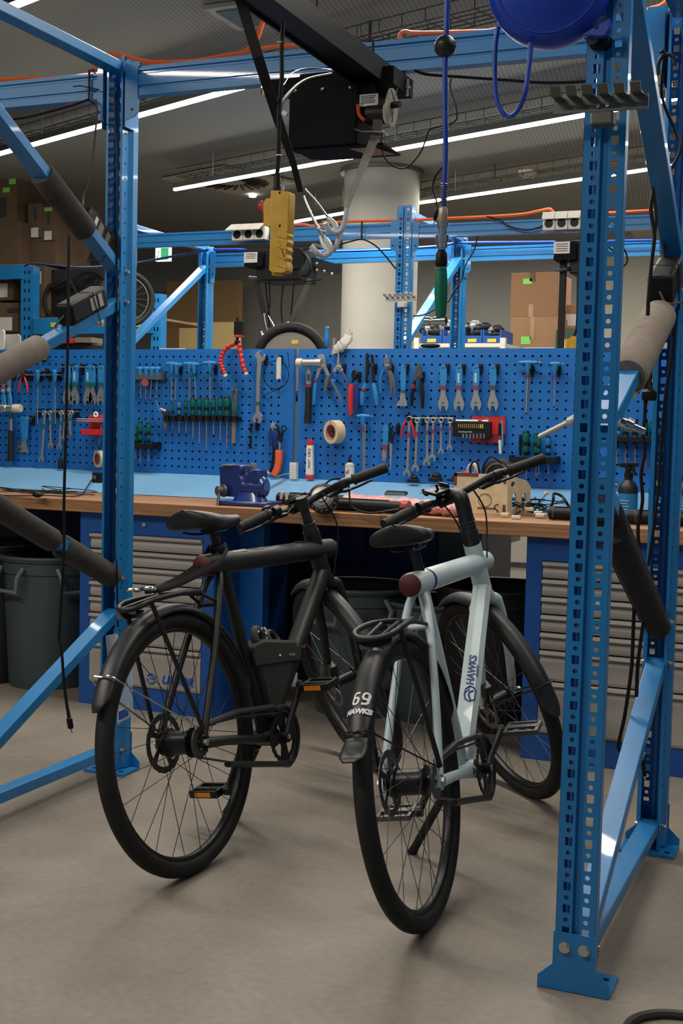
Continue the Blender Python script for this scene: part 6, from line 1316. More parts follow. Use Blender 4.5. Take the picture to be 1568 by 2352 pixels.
MB().box(A(654, 261, YP), (.014, .008, .010), Matrix.Rotation(.6, 3, 'Y')).build('wire_clip', CHR, t, smooth=False)
cable('arch_wire', [A(651, 195, 3.3), A(670, 168, 3.35), A(700, 157, 3.4), A(740, 157, 3.45), A(775, 162, 3.5)], .0010, CHR, 'thin silver wire arching in front of the main beam beside the hoist', 'wire')

# ------------------------------------------------------------------ orange and black cables on the racks
def onbeam(pts, Y): return [A(x, y, Y) for x, y in pts]
cable('orange_cable', onbeam([(-20, 184), (60, 181), (150, 178), (205, 170), (222, 156), (240, 152)], 3.64), .0075, ORG, 'orange cable lying on the left beam up to the left upright', 'cable')
cable('orange_cable', onbeam([(248, 125), (275, 126), (310, 135), (350, 143), (400, 143), (450, 140), (520, 128), (560, 120), (588, 92), (600, 60), (612, 22), (618, -15)], 3.64), .0078, ORG, 'orange cable from the left upright along the beam, then up out of the picture', 'cable')
cable('orange_cable', onbeam([(560, 121), (600, 112), (650, 106), (705, 102), (770, 94), (800, 93), (818, 99)], 3.66), .0070, ORG, 'orange cable on the main beam passing behind the black boom', 'cable')
cable('orange_cable', onbeam([(918, 88), (920, 78), (930, 73), (950, 76), (1000, 76), (1060, 74), (1120, 72), (1145, 66)], 3.64), .0075, ORG, 'orange cable on the main beam behind the black ball stop', 'cable')
cable('orange_cable', onbeam([(1478, 28), (1495, 21), (1515, 15), (1535, 0), (1545, -14)], 3.66), .0085, ORG, 'orange cable rising at the top right corner', 'cable')
cable('orange_cable', onbeam([(665, 516), (700, 516), (720, 519), (760, 512), (830, 508), (900, 507), (960, 505), (1040, 501), (1130, 497), (1200, 492), (1240, 484), (1262, 480), (1270, 488), (1270, 494)], 6.5), .0085, ORG, 'long orange cable running along the far beam to the white socket boxes', 'cable')
cable('orange_cable', onbeam([(1338, 498), (1346, 488), (1360, 487), (1400, 489), (1450, 486), (1510, 483)], 6.5), .0085, ORG, 'orange cable on the far beam right of the socket boxes', 'cable')
cable('blue_air_line', onbeam([(490, 573), (560, 573), (700, 578), (850, 575), (1000, 566), (1060, 558), (1250, 556), (1500, 552)], 7.40), .0090, HOSE, 'blue air line running above the rear far beam', 'hose')
cable('blue_air_line', onbeam([(55, 611), (75, 605), (130, 610), (200, 614), (300, 606), (400, 588), (480, 574)], 7.2), .0080, HNV, 'dark blue air line sagging across the left background', 'hose')
cable('hanging_cable', [A(158, 540, 3.0), A(157, 640, 3.0), A(156, 760, 3.0), A(153, 900, 3.0), A(151, 1000, 3.0), A(147, 1150, 3.0), A(147, 1240, 3.0), A(143, 1350, 3.0), A(136, 1455, 3.0), A(142, 1500, 3.0), A(147, 1570, 3.0), A(155, 1630, 3.0)], .0046, BLK, 'long black cable hanging in front of the left tool board down to its plug', 'cable')
t = thing('cable_plug', A(164, 1682, 3.0), 'small black plug at the end of the long hanging cable, near the floor', 'plug'); MB().lathe(A(155, 1628, 3.0), A(163, 1674, 3.0), [(0, .0045), (.45, .0055), (.5, .0085), (.9, .0085), (1, .006)], 10).build('body', BLK, t); MB().tube([A(163, 1674, 3.0), A(165, 1683, 3.0)], .002, 6).build('pin', CHR, t)
cable('power_lead', [A(210, 228, 3.6), A(222, 240, 3.6), A(222, 270, 3.6), A(214, 350, 3.6), A(205, 420, 3.6), A(192, 450, 3.6), A(190, 473, 3.58)], .0034, mat('grey_lead', (0, 0, 0)), 'thin grey lead dropping from the left beam to the flat power adapter', 'cable')
cable('beam_lead', [A(20, 275, 3.6), A(60, 270, 3.6), A(120, 255, 3.6), A(170, 241, 3.6), A(205, 228, 3.6)], .0040, BLK, 'black lead sagging under the left beam', 'cable')
cable('beam_lead', [A(38, 292, 3.6), A(85, 298, 3.6), A(130, 292, 3.6), A(160, 290, 3.6), A(190, 280, 3.6), A(240, 277, 3.6)], .0022, mat('grey_lead', (0, 0, 0)), 'thin grey wavy lead lower under the left beam', 'cable')
t = thing('cable_tie', A(204, 235, 3.6), 'black cable tie looped around the left beam', 'cable tie'); MB().tube([A(205, 162, 3.61), A(204, 230, 3.61), V((A(204, 230, 3.61).x, 3.67, 2.27)), V((A(205, 162, 3.61).x, 3.67, 2.40))], .0042, 6, closed=True).build('loop', BLK, t); MB().tube([A(168, 199, 3.58), A(185, 197, 3.60), A(228, 206, 3.60)], .0018, 6).build('tail', BLK, t)
t = thing('cable_tie', A(832, 552, 6.47), 'black cable tie around the far beam in front of the pillar', 'cable tie'); MB().tube([A(831, 510, 6.455), A(830, 549, 6.455), A(830, 549, 6.56), A(831, 510, 6.56)], .005, 6, closed=True).build('loop', BLK, t)
cable('black_lead', [A(780, 562, 6.46), A(800, 556, 6.46), A(831, 550, 6.45), A(860, 563, 6.45), A(885, 588, 6.44), A(908, 617, 6.43)], .0045, BLK, 'black lead tied under the far beam in front of the pillar', 'cable')
cable('black_lead', [A(952, 162, 3.62), A(975, 170, 3.62), A(1000, 173, 3.62), A(1060, 177, 3.62), A(1160, 184, 3.62), A(1250, 190, 3.62), A(1345, 187, 3.62), A(1420, 174, 3.62), A(1480, 170, 3.62), A(1510, 168, 3.62)], .0045, BLK, 'black lead strung below the main beam toward the right post', 'cable')
cable('black_lead', [A(1036, 180, 3.5), A(1034, 200, 3.5), A(1048, 250, 3.5), A(1045, 278, 3.5), A(1010, 290, 3.5), A(985, 300, 3.5), A(968, 345, 3.5), A(940, 380, 3.5), A(915, 386, 3.5), A(885, 365, 3.5), A(875, 330, 3.5), A(878, 305, 3.5)], .0026, BLK, 'thin black wire looping below the hoist toward the air hose', 'wire')
cable('black_lead', [A(1020, 380, 3.6), A(1000, 405, 3.6), A(994, 430, 3.6), A(1000, 455, 3.6), A(1005, 475, 3.6)], .0026, BLK, 'thin black wire dangling left of the air hose spring', 'wire')
t = thing('dangling_plug', A(998, 515, 3.6), 'tiny black jack plug dangling beside the air hose coupling', 'plug'); MB().lathe(A(1004, 478, 3.6), A(998, 506, 3.6), [(0, .003), (.3, .007), (.9, .006), (1, .003)], 10).build('body', BLK, t); MB().tube([A(998, 506, 3.6), A(995, 516, 3.6)], .0018, 6).build('pin', CHR, t)
cable('black_lead', [A(1118, 497, 6.45), A(1150, 506, 6.45), A(1165, 518, 6.45), A(1205, 528, 6.45), A(1235, 523, 6.45), A(1255, 513, 6.44)], .0045, BLK, 'black lead dipping across the far beam into the right socket box', 'cable')
cable('black_lead', [A(1097, 542, 6.46), A(1088, 575, 6.46), A(1068, 610, 6.46), A(1058, 645, 6.46), A(1040, 672, 6.46), A(1026, 695, 6.46), A(975, 722, 6.46), A(948, 726, 6.46)], .0040, BLK, 'black lead hanging from the far beam past the green air gun', 'cable')
cable('black_lead', [A(1392, 560, 6.0), A(1408, 575, 6.0), A(1432, 572, 6.0), A(1440, 600, 6.0), A(1425, 618, 6.0)], .0045, BLK, 'short black lead loop right of the front post at the far beam', 'cable')
cable('side_lead', [A(1500, 440, 3.2), A(1494, 480, 3.2), A(1502, 540, 3.2), A(1496, 600, 3.2), A(1489, 680, 3.2), A(1487, 725, 3.2)], .0050, BLK, 'black lead dropping behind the right charger', 'cable')
cable('side_lead', [A(1499, 430, 3.25), A(1506, 500, 3.25), A(1500, 560, 3.25), A(1492, 640, 3.25)], .0042, BLK, 'second black lead beside the one behind the right charger', 'cable')
cable('side_lead', [A(1483, 830, 3.5), A(1482, 900, 3.5), A(1480, 960, 3.5), A(1476, 1000, 3.5), A(1480, 1040, 3.5), A(1472, 1090, 3.5), A(1475, 1150, 3.5), A(1465, 1210, 3.5), A(1467, 1260, 3.5)], .0050, BLK, 'wavy black lead hanging between the two right posts', 'cable')
cable('side_lead', [A(1510, 440, 3.58), A(1530, 620, 3.58), A(1545, 780, 3.58), A(1528, 900, 3.58), A(1518, 1020, 3.58), A(1512, 1120, 3.58), A(1498, 1230, 3.58), A(1488, 1300, 3.58)], .0042, BLK, 'black lead running down in front of the rear right post', 'cable')
cable('side_lead', [A(1515, 120, 3.4), A(1526, 125, 3.4), A(1520, 220, 3.45), A(1550, 300, 3.5), A(1562, 340, 3.5), A(1545, 380, 3.5), A(1520, 420, 3.5)], .0042, BLK, 'black lead curling beside the rear right post near the top', 'cable')
cable('side_lead', [A(1511, 170, 3.4), A(1512, 145, 3.4), A(1525, 126, 3.4), A(1545, 130, 3.4), A(1549, 150, 3.4)], .0050, BLK, 'black lead bent in an arch left of the rear right post', 'cable')
cable('side_lead', [A(1456, 1390, 3.4), A(1454, 1440, 3.4), A(1450, 1530, 3.4), A(1441, 1600, 3.4), A(1433, 1650, 3.4), A(1420, 1710, 3.4), A(1423, 1725, 3.4)], .0050, BLK, 'black lead dangling in front of the right drawer cabinet, longer one', 'cable')
cable('side_lead', [A(1477, 1430, 3.4), A(1470, 1480, 3.4), A(1464, 1530, 3.4), A(1461, 1600, 3.4)], .0050, BLK, 'shorter black lead dangling in front of the right drawer cabinet', 'cable')
t = thing('mains_plug', A(1490, 924, 3.5), 'black mains plug hanging upside down beside the light foam tube', 'plug'); MB().lathe(A(1492, 870, 3.5), A(1490, 920, 3.5), [(0, .005), (.35, .008), (.45, .010), (.6, .020), (.9, .021), (1, .018)], 14).build('body', BLK, t); MB().tube(rail([A(1494, 700, 3.5), A(1498, 780, 3.5), A(1493, 872, 3.5)], 5), .0045, 6).build('lead', BLK, t); MB().tube([A(1489, 920, 3.5), A(1488, 930, 3.5)], .003, 6).build('pin', CHR, t)
t = thing('yellow_tag', A(1456, 905, 3.2), 'small yellow tag stuck to the right brace under the foam', 'tag'); MB().plate([[A(1451, 902, 3.0), A(1452, 915, 3.0), A(1466, 896, 3.05), A(1464, 887, 3.05)]], (.004, 0, 0)).build('tag', YELL, t, smooth=False)
t = thing('jack_lead', A(1480, 1790, 3.35), 'short black jack lead with a white flag label hanging low at the right brace', 'cable'); MB().tube([A(1475, 1745, 3.35), A(1479, 1775, 3.35), A(1480, 1782, 3.35)], .0055, 8).build('sleeve', BLK, t); MB().box(A(1473, 1733, 3.35), (.016, .004, .018), Matrix.Rotation(.4, 3, 'Y')).build('flag', WHT, t, smooth=False); MB().tube([A(1480, 1782, 3.35), A(1481, 1790, 3.35)], .003, 6).build('pin', CHR, t)
t = thing('label_pouch', A(262, 1600, 3.6), 'clear plastic document pouch hanging on the left upright behind the black fender', 'pouch')
MB().plate([[A(x, y, 3.56) for x, y in ((242, 1460), (268, 1455), (276, 1475), (300, 1490), (306, 1640), (270, 1665), (262, 1560), (248, 1525))]], (0, .002, 0)).build('sleeve', CLRP, t, smooth=False)
MB().plate([[A(x, y, 3.555) for x, y in ((270, 1630), (297, 1618), (297, 1648), (270, 1660))]], (0, .001, 0)).build('card', mat('card_cream', (.55, .52, .42), .6), t, smooth=False); MB().plate([[A(x, y, 3.552) for x, y in ((272, 1635), (294, 1625), (294, 1644), (272, 1654))]], (0, .001, 0)).build('card_centre', CABB, t, smooth=False)
cable('post_lead', [A(262, 200, 3.60), A(268, 400, 3.60), A(268, 700, 3.60), A(266, 900, 3.60), A(263, 1240, 3.60), A(268, 1300, 3.60), A(270, 1400, 3.60), A(271, 1440, 3.6)], .0034, BLK, 'black lead running down inside the left upright', 'cable')

# ------------------------------------------------------------------ air hose reel, hoses, air gun
YRl = 2.60
c = A(1262, -42, YRl); R = (A(1262, 105, YRl)-c).length; t = thing('hose_reel', c-V((0, 0, R)), 'big round royal-blue hose reel mounted high on the front right post', 'hose reel')
ax = V((.12, -1, -.10)).normalized()
mb = MB(); mb.lathe(c-ax*.07, c+ax*.045, [(0, R*.80), (.08, R*.93), (.3, R), (.62, R), (.78, R*.97), (.85, R*.90), (.88, R*.88), (.90, R*.80), (.94, R*.62), (1, R*.55)], 56); mb.build('drum_cover', REELM, t)
MB().torus(c+ax*.032, ax, R*.82, .0035, 56, 6).build('cover_ring', REELM, t)
MB().plate([[A(x, y, YRl-.03) for x, y in ((1336, 78), (1400, 40), (1402, 62), (1392, 80), (1380, 84), (1345, 82))]], (0, .02, 0)).build('corner_lug', REELM, t, smooth=False, bevel=.003)
for x, y in ((1388, 41), (1367, 61)): MB().cyl(A(x, y, YRl-.033), A(x, y, YRl-.029), .0042, 10).build('screw', STLD, t)
MB().plate([[A(x, y, YRl) for x, y in ((1338, 82), (1398, 76), (1396, 95), (1384, 108), (1352, 106))]], (0, .05, 0)).build('swivel_bracket', BLK, t, smooth=False, bevel=.004); MB().cyl(A(1360, 88, YRl-.012), A(1362, 90, YRl+.02), .012, 14).build('pivot_bolt', STLD, t)
cable('air_hose', [A(1143, 62, 2.62), A(1137, 110, 2.62), A(1136, 180, 2.62), A(1141, 230, 2.62), A(1155, 258, 2.62), A(1172, 267, 2.62), A(1190, 252, 2.60), A(1205, 215, 2.58), A(1212, 170, 2.58), A(1217, 130, 2.58), A(1218, 98, 2.58)], .0052, HOSE, 'short blue air hose looping below the blue hose reel', 'hose', n=12)
YG = 2.68
cable('air_hose', [A(1027, -20, YG), A(1025, 60, YG), A(1022, 140, YG), A(1022, 250, YG), A(1023, 340, YG), A(1021, 418, YG)], .0062, HOSE, 'straight blue air hose hanging down to the green air gun', 'hose', n=12)
t = thing('hose_stop', A(1022, 133, YG), 'black rubber ball stop clamped on the straight air hose', 'ball'); MB().sphere(A(1022, 107, YG), .0245, 24, 16).build('ball', mat('ball_black', (.016, .016, .015), .4), t); MB().torus(A(1022, 107, YG), (0, 0, 1), .0242, .001, 28, 4).build('seam', BLK, t)
t = thing('air_gun', A(1010, 745, YG), 'air blow gun with a ribbed green grip and chrome coupling on the straight hose', 'air gun')
a, b = A(1021, 418, YG), A(1018, 476, YG)
mb = MB(); n = 110; P = [a+(b-a)*i/n+V((math.cos(i*2*PI/11), math.sin(i*2*PI/11), 0))*.0075 for i in range(n+1)]; mb.tube(P, .0012, 5); mb.build('spring_guard', mat('spring_steel', (.35, .33, .36), .3, .8), t); MB().tube([a, b], .0058, 10).build('hose_end', HOSE, t)
MB().lathe(b, A(1016, 512, YG), [(0, .008), (.1, .010), (.9, .010), (1, .008)], 14).build('hose_barb', mat('barb_tan', (.48, .38, .28), .4, .3), t)
MB().lathe(A(1016, 510, YG), A(1014, 576, YG), [(0, .009), (.02, .0125), (.18, .0125), (.2, .0095), (.45, .0095), (.47, .0145), (.7, .0145), (.72, .012), (.9, .012), (.92, .008), (1, .008)], 18).build('coupling', CHR, t)
MB().lathe(A(1014, 574, YG), A(1013, 614, YG), [(0, .008), (.2, .0125), (.8, .0135), (1, .011)], 16).build('collar', BLK, t)
a, b = A(1013, 612, YG), A(1012, 733, YG); pr = [(0, .010), (.05, .0125)]
for i in range(24): s = .06+.88*i/24; base = .0115+.0028*math.sin(PI*min(1, s*1.1)); pr.append((s, base+.0007*(i % 2)))
pr += [(1, .009)]
MB().lathe(a, b, pr, 20).build('grip', mat('green_grip', (.0, .17, .10), .4), t)
mb = MB(); mb.lathe(A(975, 738, YG), A(1025, 737, YG), [(0, .006), (.03, .010), (.25, .010), (.28, .0075), (.38, .0075), (.4, .0095), (.78, .0095), (.8, .0115), (.98, .0115), (1, .008)], 16); mb.build('nozzle', CHR, t); MB().cyl(A(1025, 737, YG)-V((.001, 0, 0)), A(1026, 737, YG), .006, 12).build('bore', BLK, t)
# magnetic holders on posts
def holder(x0, x1, ytop, ybot, Y, slope, label, dark=True):
    mt_ = GAL if dark else WHT
    t = thing('tool_holder', A((x0+x1)/2, ybot, Y), label, 'tool holder'); mb = MB()
    a = A(x0, ytop+slope, Y); b = A(x1, ytop, Y); H = (A(x0, ytop, Y).z-A(x0, ybot, Y).z)*.55
    n = 6; L = (b-a); w = L.length
    mb.bar(a-V((0, 0, H*.75)), b-V((0, 0, H*.75)), .004, H, V((0, 0, 1)))
    mb.build('back_plate', mt_, t, smooth=False)
    for i in range(n):
        p = a+L*((i+.08)/n); q = a+L*((i+.72)/n)
        mb = MB(); mb.add([p-V((0, 0, H*.3)), q-V((0, 0, H*.3)), q+V((0, -.035, -H*.35)), p+V((0, -.035, -H*.35)), q+V((0, -.05, H*.12)), p+V((0, -.05, H*.12))], [(0, 1, 2, 3), (3, 2, 4, 5)]); mb.build('clip', mt_, t, smooth=False, solid=.003)
    m_ = a+L*.53; MB().box(m_-V((0, -.004, H*1.75)), (w*.24, .035, H*.9)).build('clamp_block', mt_, t, smooth=False, bevel=.004)
    for s in (-1, 1): MB().cyl(m_+V((s*w*.05, -.006, -H*.9)), m_+V((s*w*.05, .0, -H*.9)), .004, 10).build('screw', ZINC, t)
holder(1272, 1490, 205, 268, 2.56, 14, 'grey metal clip rail clamped across the top of the front right post')
holder(885, 957, 676, 700, 6.40, 2, 'pale metal clip rail clamped on the far middle upright', False)
# chrome bar through the front post
t = thing('chrome_rods', A(1355, 1000, 2.86), 'pair of chrome rods sticking out left and right behind the front right post', 'bracket')
MB().lathe(A(1236, 1004, 2.86), A(1330, 958, 2.86), [(0, .004), (.03, .0055), (.7, .0065), (.74, .010), (.9, .011), (1, .008)], 14).build('left_rod', mat('rod_cream', (.62, .56, .48), .35, .3), t)
MB().lathe(A(1395, 955, 2.86), A(1482, 992, 2.86), [(0, .010), (.2, .013), (.5, .012), (.52, .016), (.68, .014), (.7, .009), (.98, .008), (1, .005)], 16).build('right_rod', CHR, t)
MB().tube([A(1328, 958, 2.86), A(1398, 956, 2.86)], .008, 12).build('cross_bar', STL, t)

# ------------------------------------------------------------------ far hoists and sockets
def socket_box(x0, x1, y0, y1, Y, label, lids):
    a, b = A(x0, y0, Y), A(x1, y1, Y); t = thing('socket_box', V(((a.x+b.x)/2, Y, b.z)), label, 'power socket'); n = 3; w = (b.x-a.x)/n
    for i in range(n):
        o = MB().bb((a.x+w*i+.001, Y-.055, b.z), (a.x+w*(i+1)-.001, Y+.0, a.z)).build('socket', WHT, t, smooth=False, bevel=.004)
        MB().cyl((a.x+w*(i+.5), Y-.056, b.z+(a.z-b.z)*.38), (a.x+w*(i+.5), Y-.050, b.z+(a.z-b.z)*.38), w*.34, 18).build('opening', BLK, o)
        if lids: mb = MB(); mb.add([V((a.x+w*i-.004, Y-.05, a.z+.004)), V((a.x+w*(i+1)-.008, Y-.05, a.z+.004)), V((a.x+w*(i+1)-.018, Y-.105, a.z-(a.z-b.z)*.42)), V((a.x+w*i-.016, Y-.105, a.z-(a.z-b.z)*.42))], [(0, 1, 2, 3)]); mb.build('lid', WHT, o, smooth=False, solid=.005)
        else: mb = MB(); mb.add([V((a.x+w*i+.001, Y-.056, a.z)), V((a.x+w*(i+1)-.002, Y-.056, a.z)), V((a.x+w*(i+1)-.002, Y-.075, a.z-(a.z-b.z)*.42)), V((a.x+w*i+.001, Y-.075, a.z-(a.z-b.z)*.42))], [(0, 1, 2, 3)]); mb.build('lid', WHT, o, smooth=False, solid=.005)
socket_box(542, 618, 521, 553, 6.46, 'white triple socket box with lifted lids on the far beam, left of the yellow pendant', True)
socket_box(1252, 1338, 492, 530, 6.46, 'white triple socket box on the far beam beside the front right post', False)
Yf = 6.30
t = thing('far_hoist', A(630, 650, Yf), 'smaller black electric hoist hanging under the far beam behind the yellow pendant', 'hoist')
p, q = A(588, 572, Yf), A(690, 644, Yf); MB().bb((p.x, Yf, q.z), (q.x, Yf+.22, p.z)).build('housing', BLK, t, smooth=False, bevel=.01)
MB().bb(A(552, 561, 6.35), A(740, 571, 6.5)).build('mounting_rail', BLKS, t, smooth=False)
p, q = A(561, 580, Yf-.03), A(591, 603, Yf-.03); lb = MB().bb((p.x, Yf-.034, q.z), (q.x, Yf-.03, p.z)).build('rating_label', WHT, t, smooth=False); MB().bb((p.x, Yf-.029, q.z-.02), (q.x+.03, Yf+.1, p.z)).build('gear_case', mat('hoist_black', (0, 0, 0)), t, smooth=False)
for k in range(3): MB().bb((p.x+.012, Yf-.0348, p.z-.012-k*.011), (q.x-.010, Yf-.0342, p.z-.0085-k*.011)).build('line', DPNT, lb, smooth=False)
MB().cyl(A(680, 594, Yf-.02), A(680, 594, Yf+.1), .055, 24).build('motor', BLKS, t); MB().bb(A(670, 617, Yf-.01), A(690, 645, Yf+.1)).build('motor_foot', mat('teal_black', (.015, .03, .032), .4), t, smooth=False)
MB().tube([A(588, 643, Yf-.02), A(655, 654, Yf-.02), A(738, 642, Yf-.02)], .004, 6).build('guide_wire', BLK, t); MB().tube([A(573, 636, Yf), A(592, 637, Yf)], .010, 10).build('limit_roller', CHR, t)
MB().bar(A(692, 595, Yf+.1), A(776, 620, Yf+.35), .04, .05).build('side_arm', BLKS, t, smooth=False)
for x, y in ((727, 605), (727, 620), (744, 623), (762, 629)): MB().sphere(A(x, y, Yf+.05), .008, 8, 6).build('bolt', ZINC, t)
MB().tube(rail([A(690, 577, Yf), A(705, 590, Yf-.03), A(713, 615, Yf-.03), A(706, 632, Yf-.02), A(692, 634, Yf)], 5), .006, 6).build('loop_cable', BLK, t)
for pts, n_ in (([(609, 645), (613, 690), (618, 720), (616, 750)], 'a'), ([(618, 645), (619, 700), (614, 725), (622, 760), (622, 800)], 'b'), ([(650, 655), (646, 690), (646, 720), (650, 755), (656, 785), (650, 802)], 'c'), ([(675, 648), (671, 690), (668, 725)], 'd')): MB().tube(rail([A(x, y, Yf) for x, y in pts], 5), .0050, 6).build('hanging_lead', BLK, t)
t = thing('strap_hook', A(608, 770, Yf), 'steel J-hook on a black strap below the far hoist, left one', 'hook', 'far hoist hooks')
ribbon('strap', [A(587, 640, Yf), A(594, 668, Yf), A(600, 695, Yf), A(606, 720, Yf)], .035, WEBK, t); Pq = rail([A(606, 720, Yf), A(610, 745, Yf), A(614, 762, Yf), A(610, 770, Yf), A(603, 769, Yf), (A(599, 762, Yf))], 5); MB().tube(Pq, .0085, 8).build('hook_wire', CHR, t)
MB().tube(rail([A(616, 725, Yf), A(628, 748, Yf), A(633, 762, Yf), A(628, 766, Yf), A(618, 758, Yf)], 5), .006, 8).build('hook_wire', CHR, t)
t = thing('strap_hook', A(645, 776, Yf), 'steel clip hook on a grey strap below the far hoist, right one', 'hook', 'far hoist hooks')
ribbon('strap', [A(712, 640, Yf), A(700, 670, Yf), A(690, 695, Yf), A(682, 715, Yf), A(668, 742, Yf)], [.026, .028, .036, .048, .030], WEBB, t, [.5, .7, .8, .9, 1]); MB().tube(rail([A(665, 742, Yf), A(645, 748, Yf), A(628, 754, Yf), A(626, 760, Yf), A(642, 760, Yf)], 4), .0085, 8).build('hook_wire', CHR, t); MB().tube(rail([A(665, 744, Yf), A(664, 754, Yf), A(645, 762, Yf), A(628, 766, Yf), A(626, 773, Yf), A(642, 774, Yf)], 4), .0085, 8).build('hook_wire', CHR, t)
t = thing('far_hoist', A(1310, 640, Yf), 'black electric hoist under the far beam, partly behind the front right post', 'hoist')
p, q = A(1310, 552, Yf), A(1352, 628, Yf); MB().bb((p.x, Yf, q.z), (q.x, Yf+.25, p.z)).build('housing', BLK, t, smooth=False, bevel=.008)
MB().bb(A(1262, 538, 6.35), A(1455, 549, 6.5)).build('mounting_rail', BLKS, t, smooth=False); p, q = A(1272, 556, Yf-.03), A(1308, 582, Yf-.03); lb = MB().bb((p.x, Yf-.034, q.z), (q.x, Yf-.03, p.z)).build('rating_label', WHT, t, smooth=False); MB().bb((p.x, Yf-.029, q.z-.03), (q.x+.03, Yf+.1, p.z)).build('gear_case', mat('hoist_black', (0, 0, 0)), t, smooth=False)
for k in range(4): MB().bb((p.x+.012, Yf-.0348, p.z-.014-k*.011), (q.x-.010, Yf-.0342, p.z-.0105-k*.011)).build('line', DPNT, lb, smooth=False)
MB().bb(A(1286, 590, Yf+.02), A(1295, 802, Yf+.05)).build('hanging_strap', WEBK, t, smooth=False); MB().tube([A(1276, 622, Yf), A(1306, 617, Yf)], .007, 8).build('pin', CHR, t); MB().sphere(A(1305, 618, Yf), .012, 10, 8).build('knob', BLK, t)
t = thing('pendant_control', A(1319, 802, Yf), 'small yellow pendant on a thin lead behind the right pegboard edge', 'remote control'); MB().lathe(A(1319, 802, Yf-.02), A(1319, 773, Yf-.02), [(0, .048), (.8, .048), (.85, .02), (1, .02)], 14).build('body', YEL, t); MB().tube(rail([A(1327, 632, Yf), A(1326, 700, Yf), A(1324, 750, Yf), A(1318, 773, Yf)], 5), .006, 6).build('lead', BLK, t)

# ------------------------------------------------------------------ storage behind
def carton(x0, x1, y0, y1, Y, d, label, mt=CARD, parts=(), rot=0, cat='cardboard box', name='cardboard_box'):
    a, b = A(x0, y0, Y), A(x1, y1, Y); t = thing(name, V(((a.x+b.x)/2, Y+d/2, b.z)), label, cat)
    o = MB().bb((a.x, Y, b.z), (b.x, Y+d, a.z)).build('box', mt, t, smooth=False, bevel=.004)
    W_, H_ = b.x-a.x, a.z-b.z
    for kind, u0, v0, u1, v1 in parts:
        m_ = {'tape': TAPE, 'green': GLAB, 'paper': PAPER, 'dark': DPNT, 'brown': CARDD}[kind]
        MB().bb((a.x+W_*u0, Y-.003, b.z+H_*v0), (a.x+W_*u1, Y-.0005, b.z+H_*v1)).build({'tape': 'tape_strip', 'green': 'green_label', 'paper': 'paper_label', 'dark': 'printed_mark', 'brown': 'brown_patch'}[kind], m_, t, smooth=False)
    return t
Ys = 9.0
carton(1172, 1279, 728, 815, Ys, .45, 'large brown carton with green and clear tape labels, lower of the two stacked', CARD, (('tape', .42, .4, .52, 1), ('green', .24, .28, .44, .48)))
carton(1174, 1278, 627, 727, Ys, .45, 'large brown carton with a small green label, upper of the two stacked', mat('cardboard_upper', (.25, .13, .065), .85, bump=.2, bscale=80), (('tape', .40, 0, .50, .28), ('green', .26, .74, .45, .86), ('brown', .40, .80, .52, 1)))
carton(1296, 1350, 700, 748, Ys+.3, .3, 'brown carton half hidden behind the hanging black strap', CARD, (('paper', 0, .0, 1, .55),))
carton(1280, 1350, 749, 756, Ys+.2, .4, 'thin tan board lying above the green crate', CARD, (), name='board', cat='board')
t = carton(1276, 1345, 757, 815, Ys-.1, .4, 'dark green crate with a white label behind the right board', mat('crate_green', (.02, .06, .03), .6), (('paper', .12, .25, .9, .62),), name='crate', cat='crate')
q0 = A(1165, 815, Ys); q1 = A(1352, 815, Ys)
t = thing('storage_table', V(((q0.x+q1.x)/2, Ys+.3, 0)), 'storage table under the two stacked brown cartons behind the right board', 'table')
MB().bb((q0.x-.03, Ys-.12, q0.z-.035), (q1.x+.9, Ys+.7, q0.z-.003)).build('table_top', mat('table_grey', (.20, .19, .17), .6), t, smooth=False)
for x in (q1.x+.1, q1.x+.85):
    for y in (Ys-.08, Ys+.66): MB().bb((x-.02, y-.02, 0), (x+.02, y+.02, q0.z-.035)).build('leg', STLD, t, smooth=False)
